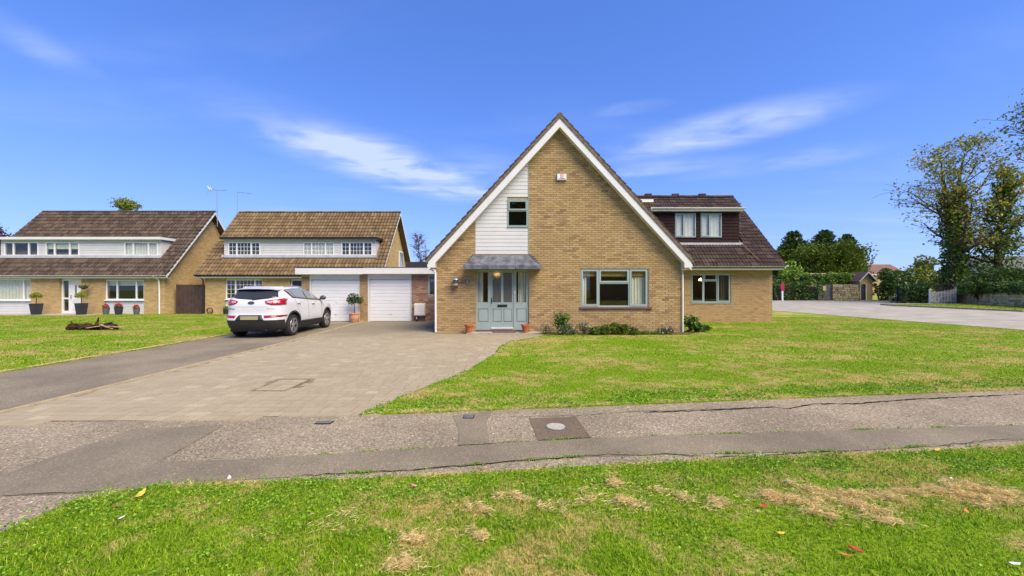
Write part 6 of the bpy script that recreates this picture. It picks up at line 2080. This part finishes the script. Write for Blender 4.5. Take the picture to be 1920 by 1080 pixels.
# plank gates left of the stone wall
greyw = plain('weathered_planks', (.17, .155, .15), .9, .25, 4, .1)
for (a, b, z, lab, note) in ((1526, 1541, 1.95, 'narrow weathered grey plank gate beside the dark hedge', False), (1541.5, 1559, 2.02, 'weathered grey plank gate with a yellow notice by the stone wall', True)):
    pa, pb = at(a, 0, 51), at(b, 0, 51); t = thing('plank_gate', (pa.x, 51, 0), lab, 'gate')
    k = max(5, int((pb.x - pa.x) / .16)); w = (pb.x - pa.x) / k
    for i in range(k): MB().box(pa.x + i * w + .006, pa.x + (i + 1) * w - .006, 51.0, 51.03, .05, z - .02 * (i % 2)).build('plank', greyw, t)
    mb = MB(); mb.box(pa.x, pb.x, 51.031, 51.08, .4, .52); mb.box(pa.x, pb.x, 51.031, 51.08, z - .5, z - .38); mb.build('rail', greyw, t)
    if note:
        q = at(1546.5, 541, 50.9); n_ = MB().box(q.x - .2, q.x + .2, 50.955, 50.985, 1.25, 1.85).build('notice', plain('yellow_notice', (.62, .55, .10), .6), t)
        mb = MB()
        for i in range(4): mb.box(q.x - .15, q.x + .15 - .05 * (i % 2), 50.95, 50.9545, 1.36 + i * .12, 1.40 + i * .12)
        mb.build('notice_lines', plain('pale_notice', (.75, .72, .55), .6), n_)
# little garage with a gable
t = thing('garden_garage', (at(1625, 0, 50).x, 50, 0), 'small brick garage with white bargeboards behind the stone wall', 'garage')
ga, gb = at(1612.5, 0, 50).x, at(1636, 0, 50).x; gm = (ga + gb) / 2
mb = MB(); mb.plate([(ga, 0), (gb, 0), (gb, 2.55), (gm, 3.45), (ga, 2.55)], [rect(ga + .15, ga + .72, .05, 2.05)], lambda a, b: (a, 50.0, b), lambda a, b: (a, 50.2, b)); mb.box(ga, ga + .15, 50.21, 58, 0, 2.5); mb.box(gb - .15, gb, 50.21, 58, 0, 2.5)
mb.build('wall', M['bricktex'], t)
dk = MB().box(ga + .17, ga + .70, 50.08, 50.12, .06, 2.03).build('door', plain('dark_blue_door', (.012, .02, .035), .4), t)
MB().box(ga + .22, ga + .65, 50.06, 50.079, 1.05, 1.9).build('pane', M['glass'], dk)
MB().box(ga + .725, ga + .80, 49.97, 50.1, .02, 2.1).build('door_post', M['white'], t)
mb = MB(); ov = .35
for s in (-1, 1):
    xe = gm + s * ((gb - ga) / 2 + ov); mb.prism([(gm, 3.62), (xe, 2.45), (xe, 2.37), (gm, 3.54)], lambda a, b: (a, 49.7, b), lambda a, b: (a, 58.5, b))
rf = mb.build('roof', plain('old_red_tile', (.16, .085, .06), .9, .3, 8), t)
for s in (-1, 1):
    xe = gm + s * ((gb - ga) / 2 + ov); mb = MB(); mb.prism([(gm, 3.66), (xe, 2.47), (xe, 2.33), (gm, 3.50)], lambda a, b: (a, 49.64, b), lambda a, b: (a, 49.69, b)); mb.build('bargeboard', M['white'], t)
# long low outbuilding roof behind the creeper, far house roofs
t = thing('outbuilding', (at(1550, 0, 56).x, 56, 0), 'long low outbuilding with faded tiled roof behind the creeper', 'building')
oa, ob = at(1487, 0, 56).x, at(1613, 0, 54).x
MB().box(oa, ob, 55.2, 60, 0, 2.9).build('wall', M['bricktex'], t)
mb = MB(); mb.prism([(54.8, 2.85), (57.5, 3.75), (60.3, 2.85), (60.3, 2.75), (57.5, 3.62), (54.8, 2.75)], lambda a, b: (oa - .2, a, b), lambda a, b: (ob + .1, a, b)); mb.build('roof', plain('faded_tile', (.24, .17, .13), .9, .3, 6), t)


def far_house(label, x0, x1, Y, ze, zr, tm, wm, chim=None):
    t = thing('distant_house', ((x0 + x1) / 2, Y, 0), label, 'house')
    mb = MB(); mb.box(x0, x1, Y, Y + 8, 0, ze); mb.build('wall', wm, t)
    for s in (x0, x1 - .2):
        mb = MB(); mb.prism([(Y, ze + .002), (Y + 8, ze + .002), (Y + 4, zr - .2)], lambda a, b: (s, a, b), lambda a, b: (s + .2, a, b)); mb.build('gable', wm, t)
    mb = MB(); mb.prism([(Y - .4, ze - .1), (Y + 4, zr), (Y + 8.4, ze - .1), (Y + 8.4, ze - .25), (Y + 4, zr - .17), (Y - .4, ze - .25)], lambda a, b: (x0 - .3, a, b), lambda a, b: (x1 + .3, a, b)); rf = mb.build('roof', tm, t)
    mb = MB(); mb.box(x0 - .3, x1 + .3, Y - .46, Y - .41, ze - .27, ze - .1); mb.build('fascia', M['white'], t)
    k = max(2, int((x1 - x0) / 3))
    for i in range(k):
        xc = x0 + (i + .5) * (x1 - x0) / k
        for zz in ((.9, 2.1), (3.2, 4.3)):
            if zz[1] < ze - .2:
                w = MB().box(xc - .6, xc + .6, Y - .03, Y - .002, zz[0], zz[1]).build('window', M['upvc'], t); MB().box(xc - .52, xc + .52, Y - .04, Y - .0305, zz[0] + .08, zz[1] - .08).build('pane', M['glass'], w)
    if chim:
        c_ = MB().box(chim - .4, chim + .4, Y + 3.7, Y + 4.5, zr - .6, zr + 1.1).build('chimney', M['bricktex'], rf)
        for s in (-.2, .2): MB().lathe([(.11, 0), (.13, .1), (.1, .4)], (chim + s, Y + 4.1, zr + 1.1), 10).build('chimney_pot', M['terracotta'], c_)
    return t


red_tile = plain('old_clay_tile', (.17, .085, .062), .9, .3, 5)
far_house('distant house with old red roof and chimney beyond the little garage', at(1615, 0, 85).x, at(1700, 0, 85).x, 85, 4.6, 6.9, red_tile, M['bricktex'], at(1652, 0, 85).x)
far_house('pale rendered house with grey roof behind the trees at the right', at(1868, 0, 58).x, at(1990, 0, 58).x, 58, 4.2, 6.6, plain('grey_slate', (.10, .095, .095), .85, .2, 5), plain('pale_render', (.55, .47, .38), .9), None)
far_house('orange-gabled house seen past the light green bush near the hedge', at(1490, 0, 80).x, at(1514, 0, 80).x, 80, 3.9, 5.6, red_tile, plain('orange_brick', (.45, .26, .14), .9))

# picket gate, panel and red marker
t = thing('picket_gate', (at(1767, 0, 39).x, 39, .066), 'white picket garden gate between clipped ivy hedge and stone wall', 'gate')
pa, pb = at(1742, 0, 39).x, at(1793, 0, 39).x
wood = plain('weathered_white_wood', (.56, .54, .50), .8, .12, 8)
for xx, h_ in ((pa, 1.45), (pb - .1, 1.72)): MB().box(xx, xx + .1, 38.95, 39.05, .05, h_).build('gate_post', wood, t)
k = 17
for i in range(k):
    xx = pa + .14 + i * (pb - pa - .34) / (k - 1); MB().box(xx, xx + .065, 38.97, 38.99, .12, 1.22 + .32 * (i / k) ** 2).build('picket', wood, t)
mb = MB()
for zz in (.28, 1.05): mb.box(pa + .1, pb - .1, 38.991, 39.03, zz, zz + .09)
mb.build('rail', wood, t)
MB().tube([(pa + .1, 39.04, .33), (pb - .1, 39.04, 1.1)], .035, 6).build('brace', wood, t)
t = thing('fence_panel', (at(1804, 0, 39.2).x, 39.2, .06), 'short brown board fence between picket gate and stone wall', 'fence')
pa, pb = at(1794, 0, 39.2).x, at(1815, 0, 39.2).x
for i in range(7): MB().box(pa, pb, 39.2, 39.225, .08 + i * .135, .08 + i * .135 + .125).build('fence_board', M['brown_wood'], t)
for xx in (pa + .02, pb - .1): MB().box(xx, xx + .08, 39.226, 39.3, .03, 1.12).build('fence_post', M['brown_wood'], t)
q = at(1467, 562, 51 - 2.6)
t = thing('road_marker', (q.x, q.y, 0), 'white roadside post with tall red reflective paddle in front of the hedge', 'marker post')
MB().box(q.x - .09, q.x + .09, q.y - .05, q.y + .05, 0, 1.35).build('post', M['upvc'], t)
mb = MB(); k = 20; mb.loft([[(q.x + .23 * math.cos(2 * math.pi * i / k), y, 1.72 + .52 * math.copysign(abs(math.sin(2 * math.pi * i / k)) ** .7, math.sin(2 * math.pi * i / k))) for i in range(k)] for y in (q.y - .06, q.y - .052)])
n = NT('marker_red'); mb.build('red_paddle', n.done((.42, .02, .06), .5), t)

# ------------------------------------------------------------------ flower bed by the house
def bed(px0, px1, Y, z, ry):
    a, b = at(px0, 0, Y).x, at(px1, 0, Y).x; return ((a + b) / 2, Y, z * .5, (b - a) / 2, ry, z * .55)


b = bed(1031, 1072, 13.35, .72, .25); bush('rose_bush', 'leafy upright green shrub with reddish shoots right of the front door', [(b[0], 13.35, .58, .33, .22, .24), (b[0] - .05, 13.35, .35, .30, .2, .25), (b[0] + .14, 13.3, .30, .2, .2, .2)], G['shrub'], .075, 900, 61)
bush('flowering_plant', 'low grey-leaved plant with small white flowers left of the heather', [bed(1040, 1072, 13.2, .34, .2), bed(1060, 1090, 13.15, .40, .2), bed(1080, 1108, 13.22, .44, .2)], G['grey'], .045, 1500, 62, flowers=(G['whitefl'], .035, 60))
bush('flowering_plant', 'sparse dry stemmed plant with pale flowers next to the terracotta pot', [bed(1008, 1040, 13.3, .38, .16)], G['grey'], .04, 300, 63, flowers=(G['whitefl'], .03, 20))
bush('heather_bush', 'rounded dark green heather under the left end of the wide window', [bed(1100, 1128, 13.2, .30, .26), bed(1122, 1156, 13.15, .36, .28), bed(1110, 1140, 13.1, .22, .2)], G['heather'], .06, 2600, 64)
bush('heather_bush', 'taller green heather under the middle of the wide window', [bed(1140, 1172, 13.22, .42, .28), bed(1160, 1184, 13.18, .46, .24), bed(1176, 1200, 13.15, .30, .25)], G['heather'], .06, 2600, 65)
bush('ground_cover', 'low straggling green plant below the right end of the wide window', [bed(1190, 1222, 13.25, .17, .2), bed(1214, 1250, 13.3, .14, .2)], G['shrub'], .05, 900, 66)
bush('flowering_plant', 'small white-flowered plant near the right corner of the gable', [bed(1228, 1278, 13.3, .30, .15)], G['grey'], .045, 520, 67, flowers=(G['whitefl'], .04, 18))
b = bed(1277, 1312, 13.9, .6, .3); bush('leafy_plant', 'broad-leaved glossy green plant at the corner of gable and wing', [(b[0] - .02, 13.95, .36, .30, .3, .30), (b[0] + .18, 13.85, .2, .25, .25, .2)], G['hedge'], .14, 420, 68)
bush('ground_cover', 'low spreading green plant at the foot of the wing wall by the corner', [(b[0] + .55, 14.1, .13, .3, .25, .12)], G['hedge'], .10, 160, 69)

# pots by the door and mat
for (px, lab) in ((879.5, 'empty terracotta pot left of the sage front door'), (985.5, 'empty terracotta pot right of the sage front door')):
    q = at(px, 0, 13.55); t = thing('terracotta_pot', (q.x, 13.55, .05), lab, 'plant pot')
    MB().lathe([(.095, 0), (.135, .22), (.155, .222), (.158, .285), (.14, .287), (.125, .23), (.0, .22)], n=24, cap=True).build('pot', M['terracotta'], t, local=True, smooth=False)
    MB().lathe([(.0, .225), (.126, .226)], n=16, cap=False).build('soil', M['soil'], t, local=True)
t = thing('door_mat', (-.27, 13.62, .05), 'dark red-brown doormat on the concrete step', 'doormat')
MB().box(-.40, .40, -.13, .13, 0, .018).build('mat', plain('mat_fibre', (.09, .045, .035), 1.0, .3, 40), t, local=True)
MB().box(-.36, .36, -.10, .10, .0181, .022).build('mat_centre', plain('mat_fibre_light', (.17, .10, .075), 1.0, .3, 40), t, local=True)

# potted bay tree by the garage pier
q = at(664, 0, 18.2); t = thing('potted_bay_tree', (q.x, 18.2, 0.02), 'lollipop bay tree in a pale terracotta pot between the garage doors', 'potted tree')
MB().lathe([(.16, 0), (.21, .16), (.22, .36), (.245, .37), (.24, .41), (.2, .41), (.19, .35), (0, .34)], n=24).build('pot', M['terracotta2'], t, local=True)
MB().tube([(0, 0, .34), (.02, 0, .6), (-.01, 0, .95)], [.022, .018, .014], 8).build('stem', M['bark'], t, local=True, smooth=True)
nr = np.random.default_rng(71)
foliage('crown', clumps(nr, [(0, 0, 1.02), (-.14, .02, .95), (.16, 0, 1.0), (.05, -.05, 1.16), (-.1, 0, 1.15), (.27, .02, .98), (-.2, 0, 1.03)], [(.18, .18, .17)] * 7, 110, .4), .085, G['bay'], t, 72, local=True, aspect=.45)

# planters along the far-left house
def planter(name, lab, px, Y, w, h, pm_, kind):
    q = at(px, 0, Y); t = thing(name, (q.x, Y, .016), lab, 'planter')
    if kind == 'topiary':
        mb = MB(); mb.loft([[(sx * r_, sy * r_, z) for sx, sy in ((-1, -1), (1, -1), (1, 1), (-1, 1))] for r_, z in ((w * .36, 0), (w * .5, h), (w * .46, h), (w * .44, h - .05))]); mb.build('pot', pm_, t, local=True)
        MB().tube([(0, 0, h - .05), (0, 0, h + .4)], .02, 6).build('stem', M['bark'], t, local=True)
        nr = np.random.default_rng(int(px))
        foliage('crown', clumps(nr, [(-.14, 0, h + .47), (.13, 0, h + .48), (0, 0, h + .55), (0, -.1, h + .44), (.22, 0, h + .44), (-.22, 0, h + .44), (0, .1, h + .47)], [(.15, .13, .14)] * 7, 150, .4), .06, G['box'], t, int(px) + 1, local=True)
    else:
        MB().lathe([(w * .36, 0), (w * .48, h * .9), (w * .5, h), (w * .44, h), (w * .40, h - .05), (0, h - .06)], n=18).build('pot', pm_, t, local=True)
        nr = np.random.default_rng(int(px)); s = w * .55
        C = clumps(nr, [(-s * .4, 0, h + .05), (s * .4, 0, h + .05), (0, 0, h + .1)], [(s * .6, s * .5, s * .45)] * 3, 60, .4)
        foliage('leaves', C, .07, G['shrub'], t, int(px) + 1, local=True)
        if kind == 'red': foliage('flowers', C[::2] + np.array([0, -.03, .06]), .075, G['redfl'], t, int(px) + 2, local=True, aspect=.9)
    return t


planter('planter', 'tall black planter with golden topiary left of the white door', 68, 23.0, .40, .66, M['planter'], 'topiary')
planter('planter', 'tall black planter with golden topiary right of the white door', 152.5, 23.0, .40, .68, M['planter'], 'topiary')
planter('flower_pot', 'grey pot of red flowers nearest the white door, under the brick pier', 199, 23.1, .34, .40, M['greyplanter'], 'red')
planter('flower_pot', 'large black pot of pink and red flowers below the window', 222.5, 23.1, .42, .46, M['planter'], 'red')
planter('flower_pot', 'small grey pot of red flowers right below the window', 256, 23.1, .33, .36, M['greyplanter'], 'red')
planter('flower_pot', 'small dark pot with a yellow green plant beside the parked car', 424, 23.4, .34, .3, M['planter'], 'green')
q = at(157, 536, 23.4); t = thing('hanging_basket', (q.x, 23.4, q.z), 'hanging basket of flowers on the brick pier beside the white door', 'hanging basket')
MB().lathe([(.05, -.2), (.18, -.1), (.22, 0), (.0, -.02)], n=16).build('basket', M['bark'], t, local=True)
mb = MB(); mb.tube([(0, .39, .42), (0, 0, .42), (0, 0, .0)], .009, 5); mb.build('bracket', M['black'], t, local=True)
nr = np.random.default_rng(81); C = clumps(nr, [(-.12, 0, .06), (.12, 0, .06), (0, -.08, .0)], [(.2, .18, .14)] * 3, 60, .4)
foliage('leaves', C, .07, G['shrub'], t, 82, local=True); foliage('flowers', C[::3] + np.array([0, -.04, .03]), .07, leaf_mat('peach_petal', [(0, (.6, .2, .16)), (1, (.8, .5, .42))]), t, 83, local=True)
q = at(393, 583, 24.0); t = thing('hose_reel', (q.x, 24.02, 0.0), 'dark red coil lying at the foot of the brick pier near the car', 'hose')
mb = MB()
for i in range(5): mb.tube([(.17 * math.cos(a), -.03 + i * .012, .17 * math.sin(a) + .2) for a in [2 * math.pi * j / 18 for j in range(19)]], .02, 6)
mb.build('hose_coil', plain('hose_red', (.10, .03, .02), .6), t, local=True)
MB().box(-.06, .06, -.04, .05, 0, .08).build('foot', M['black'], t, local=True)

# rotten log pile on the neighbour's lawn
t = thing('log_pile', (-15.4, 14.7, .012), 'heap of rotting dark logs and bark on the neighbouring lawn', 'log pile')
n = NT('rotten_wood'); _c = n.mix(n.map(n.noise(9, 4, .7), .4, .7), (.025, .013, .011), (.10, .055, .035)); n.bump(n.noise(25, 3), .8, .03); rot = n.done(_c, .95, .1)
rg = random.Random(9)
for i in range(9):
    x = -.95 + i * .2 + rg.uniform(-.05, .05); L_ = rg.uniform(.25, .45); a = rg.uniform(-.5, .5); z = .09 + .05 * (i % 2); r_ = rg.uniform(.07, .13)
    d = Vector((math.cos(a), math.sin(a) * .6, rg.uniform(-.12, .12)))
    pts = [Vector((x, rg.uniform(-.15, .15), z)) + d * L_ * f for f in (-.5, -.2, .15, .5)]
    mb = MB(); mb.tube(pts, [r_ * rg.uniform(.7, 1), r_ * 1.05, r_, r_ * rg.uniform(.55, .9)], 8); mb.build('log', rot, t, local=True)
for (x, z0, dx_, dz_) in ((-.1, .2, .10, .27), (-.98, .1, -.05, .24), (.2, .2, .32, .10)):
    mb = MB(); mb.tube([(x, 0, z0), (x + dx_ * .6, .02, z0 + dz_ * .6), (x + dx_, 0, z0 + dz_)], [.05, .035, .015], 6); mb.build('branch_stub', rot, t, local=True)
for (x, y, a, w_) in ((.42, -.1, .6, .26), (.02, -.2, -.3, .2), (.75, -.1, .1, .3)):
    mb = MB(); mb.box(-w_, w_, -.05, .05, 0, .03, Matrix.Translation((x, y, .12)) @ Matrix.Rotation(a * .5, 4, 'Y')); mb.build('bark_slab', plain('pale_bark', (.36, .25, .17), .95, .3, 12), t, local=True)
mb = MB(); mb.lathe([(.9, 0), (.5, .012), (0, .016)], (.0, 0, -.008), 18, cap=False); o = mb.build('bare_earth', plain('orange_earth', (.23, .12, .05), 1.0, .3, 10), t, local=True); o.scale = (1.9, .45, 1)

# ------------------------------------------------------------------ dry clippings and fallen leaves
rg = np.random.default_rng(91); VV = []
def clump_at(px, py, w, d, n_, ang=0.0, h=.045):
    x0, y0 = gp(px, py)
    for k in range(5):
        m = int(n_ * rg.uniform(.12, .36)); f = rg.uniform(.35, 1.1)
        cx_, cy_ = rg.normal(0, w * .5), rg.normal(0, d * .55)
        a = rg.normal(0, w * .36 * f, m); b = rg.normal(0, d * .42 * f, m)
        q = np.exp(-(a / (w * f)) ** 2 - (b / (d * f)) ** 2); Z = .034 + h * q * rg.random(m) ** .9
        a, b = a + cx_, b + cy_
        VV.append(np.stack([x0 + a * math.cos(ang) - b * math.sin(ang), y0 + a * math.sin(ang) + b * math.cos(ang), Z], 1))
    m = n_ // 2; a = rg.normal(0, w * 1.5, m); b = rg.normal(0, d * 1.7, m)
    VV.append(np.stack([x0 + a, y0 + b, np.full(m, .040)], 1))
for (px, py, w, d, n_) in ((1160, 918, .09, .05, 330), (1172, 955, .11, .05, 320), (1283, 943, .07, .06, 200), (1338, 950, .10, .08, 330), (1090, 945, .12, .07, 220), (975, 943, .10, .05, 220), (1485, 917, .05, .04, 110), (895, 968, .10, .05, 200), (776, 1025, .06, .04, 220), (765, 1071, .07, .05, 320), (897, 1013, .06, .03, 170), (935, 942, .06, .04, 90), (1240, 930, .1, .05, 90), (1030, 965, .12, .05, 90), (640, 985, .2, .1, 120)):
    clump_at(px, py, w, d, n_, rg.uniform(-.6, .4))
for (x0_, y0_, x1_, y1_, k) in ((1430, 935, 1530, 955, 5), (1450, 936, 1560, 975, 5), (1530, 930, 1680, 948, 7), (1560, 945, 1620, 958, 3), (1625, 962, 1680, 992, 4), (1690, 928, 1850, 945, 7), (1790, 922, 1850, 962, 4), (1820, 925, 1920, 940, 6), (1850, 940, 1920, 952, 3)):
    for i in range(k):
        f = (i + rg.uniform(-.3, .3)) / (k - 1); clump_at(x0_ + (x1_ - x0_) * f + rg.normal(0, 8), y0_ + (y1_ - y0_) * f + rg.normal(0, 3), rg.uniform(.05, .11), rg.uniform(.018, .04), int(rg.uniform(90, 190)), rg.uniform(-.6, .1), rg.uniform(.025, .055))
C = np.concatenate(VV); dd = rg.normal(size=C.shape) * np.array([1, 1, .12]) * 3
V, Fq = leaves_np(C, .045, rg, aspect=.075, dirs=dd)
tag(put('grass_clippings', mesh_np('grass_clippings', V, Fq, M['straw'], rg.random(len(Fq)))), 'rows and tufts of dry straw-coloured grass clippings lying on the near verge', 'clippings', kind='stuff')

LC = {'red': (.50, .035, .02), 'orange': (.62, .20, .03), 'yellow': (.66, .45, .05), 'white': (.72, .74, .78), 'pink': (.62, .25, .20), 'brown': (.28, .11, .05)}
LM = {k: plain(k + '_fallen_leaf', c_, .6, .15, 30) for k, c_ in LC.items()}
for i, (px, py, sz, col, lab) in enumerate(((1431, 961, .06, 'red', 'red fallen leaf on the near verge below the rows of clippings'), (1605, 1045, .065, 'red', 'bright red fallen leaf near the bottom of the near verge'), (1557, 998, .05, 'brown', 'dark red-brown fallen leaf in the near verge grass'), (1812, 972, .055, 'orange', 'orange fallen leaf below the clippings at the far right of the verge'), (1464, 1014, .05, 'yellow', 'small yellow-orange leaf in the middle right of the near verge'), (1586, 1056, .045, 'orange', 'thin orange leaf just below the bright red leaf'), (264, 939, .10, 'yellow', 'long yellow leaf on the verge near its left corner'), (220, 960, .05, 'brown', 'brown-red leaf on the verge left of the white scrap'), (1757, 853, .07, 'yellow', 'yellow leaf at the top edge of the near verge on the right'), (777, 922, .055, 'pink', 'pale pink fallen petal at the verge edge near the middle'), (1318, 752, .07, 'red', 'small red leaf at the edge of the front lawn by the path'), (228, 984, .035, 'white', 'small white scrap in the grass at lower left'), (1783, 908, .035, 'white', 'small white scrap in the grass at upper right of the verge'), (1902, 1073, .05, 'white', 'white scrap at the bottom right corner of the verge'), (430, 897, .06, 'white', 'pale flattened scrap on the asphalt path at left'))):
    x, y = gp(px, py); a = (i * 2.4) % 6.28; t_ = sz
    P = [(-1, 0, .1), (-.5, .3, .0), (.1, .36, .05), (.6, .22, .0), (1, 0, .2), (.6, -.22, .0), (.1, -.36, .05), (-.5, -.3, .0)]
    mb = MB(); z0 = .05 if py > 905 or py < 860 else .006
    if col == 'white' and py < 905 and py > 860: z0 = .006
    top = [(x + t_ * .6 * (p_[0] * math.cos(a) - p_[1] * math.sin(a)), y + t_ * .6 * (p_[0] * math.sin(a) + p_[1] * math.cos(a)), z0 + t_ * p_[2]) for p_ in P]
    mb.loft([[(q[0], q[1], q[2] - .0015) for q in top], top])
    o = mb.build('fallen_leaf' if col not in ('white',) else 'paper_scrap', LM[col]); tag(o, lab, 'leaf' if col != 'white' else 'litter', 'bits lying on grass and path')

# ------------------------------------------------------------------ across the street, mirrored in the windows
for (xa, xb, lab) in ((-30, -15, 'brick house across the street mirrored in the door side light'), (-9, 7, 'brick house across the street mirrored in the wide front window'), (12, 28, 'brick house across the street mirrored in the right curtain pane'), (31, 47, 'brick house across the street mirrored in the wing window')):
    far_house(lab, xa, xb, -33, 4.8, 7.4, red_tile, M['bricktex'])
conifer('street_tree', 'tall street tree mirrored in the small gable window', (1, -38), 19, 5.5, 110, G['hedge'], .8, 160, 'round')

# ------------------------------------------------------------------ clover and broad-leaved weeds in the turf edges
def weeds(name, label, poly, n_patch, per, size, seed, bbox):
    rg = np.random.default_rng(seed); C = []
    tries = 0
    while len(C) < n_patch and tries < n_patch * 30:
        tries += 1; x, y = rg.uniform(bbox[0], bbox[1]), rg.uniform(bbox[2], bbox[3])
        if inside((x, y), poly) and abs(x) < 1.36 * y + .3:
            m = int(per * rg.uniform(.3, 1.6)); s = rg.uniform(.03, .16)
            C.append(np.stack([x + rg.normal(0, s, m), y + rg.normal(0, s * .6, m), .03 + rg.random(m) * .022], 1))
    C = np.concatenate(C); dd = rg.normal(size=C.shape) * np.array([1, 1, .25]) * 2
    V, Fq = leaves_np(C, size, rg, aspect=.85, dirs=dd, up=.25)
    tag(put(name, mesh_np(name, V, Fq, G['clover'], rg.random(len(Fq)))), label, 'weeds', kind='stuff')


edge_a = [(p[0], p[1] - .02) for p in path_bot[2:-1]]
weeds('verge_clover', 'clover and small weeds along the path edge of the near verge', edge_a + [(x, y - .45) for x, y in edge_a[::-1]], 260, 46, .016, 201, (-3.4, 6, 2.2, 4.4))
weeds('verge_clover', 'clover dotted through the middle of the near verge', verge_poly, 150, 40, .016, 202, (-3.2, 6, 2.0, 3.9))
edge_b = [(p[0], p[1] + .03) for p in path_top[:-1]]
weeds('lawn_clover', 'clover along the path edge of the front lawn', edge_b + [(x, y + .55) for x, y in edge_b[::-1]], 260, 34, .022, 203, (-1.9, 8.5, 4.8, 7.0))

# ------------------------------------------------------------------ dead fringe along the turf edges, moss in the path seams
def along(pts, n_, spread, seed, patchy=2.0):
    rg = np.random.default_rng(seed); P = np.array(pts, float); L_ = np.linalg.norm(np.diff(P, axis=0), axis=1); cum = np.concatenate([[0], np.cumsum(L_)])
    s = rg.uniform(0, cum[-1], n_); w_ = .5 + .5 * np.sin(s * 2.1 + seed) * np.sin(s * 5.3 + 1.7 * seed) + .25 * np.sin(s * 13 + seed)
    s = s[rg.random(n_) < np.clip(w_, 0.03, 1) ** patchy]
    x = np.interp(s, cum, P[:, 0]); y = np.interp(s, cum, P[:, 1])
    return rg, np.stack([x + rg.normal(0, .012, len(s)), y + rg.normal(0, spread, len(s)), np.zeros(len(s))], 1)


def fringe(name, label, pts, n_, spread, seed, size, mat, z, cat, aspect, patchy=2.0):
    rg, C = along(pts, n_, spread, seed, patchy); C[:, 2] = z + rg.random(len(C)) * .016
    dd = rg.normal(size=C.shape) * np.array([1, 1, .2]) * 2
    V, Fq = leaves_np(C, size, rg, aspect=aspect, dirs=dd)
    tag(put(name, mesh_np(name, V, Fq, mat, rg.random(len(Fq)))), label, cat, kind='stuff')


fringe('dead_grass_fringe', 'straw-coloured dead grass along the path edge of the near verge', [(x, y - .015) for x, y in path_bot[2:-1]], 15000, .022, 301, .035, M['straw'], .018, 'dead grass', .09, 1.4)
fringe('dead_grass_fringe', 'straw-coloured dead grass along the path edge of the front lawn', [(x, y + .03) for x, y in path_top[:-1]], 12000, .035, 302, .04, M['straw'], .024, 'dead grass', .09, 1.3)
fringe('dead_grass_fringe', 'straw-coloured dead grass along the tarmac edge of the neighbouring lawn', [(-9.5, 6.0), (-9.5, 10), (-9.6, 15), (-9.8, 17.5)], 9000, .05, 303, .07, M['straw'], .026, 'dead grass', .1, 1.2)
seam = [gp(*q) for q in ((600, 853), (750, 844), (857, 837), (959, 830), (1108, 822), (1250, 817), (1420, 812), (1631, 806), (1900, 798))]
fringe('seam_moss', 'thin green moss along the upper seam of the path repair', seam, 5200, .006, 304, .012, G['clover'], .004, 'moss', .8, 3.5)
seam2 = [gp(*q) for q in ((600, 892), (700, 886), (803, 880), (940, 868), (1074, 858), (1250, 853), (1400, 851), (1612, 845), (1762, 837))]
fringe('seam_moss', 'thin green moss along the lower crack of the path repair', seam2, 4200, .008, 305, .013, G['clover'], .008, 'moss', .8, 4.0)
fringe('drive_weeds', 'small weeds and dry grass along the lawn edge of the paved drive', [(x - .03, y) for x, y in drive_edge], 5200, .05, 306, .03, G['clover'], .014, 'weeds', .5, 1.8)
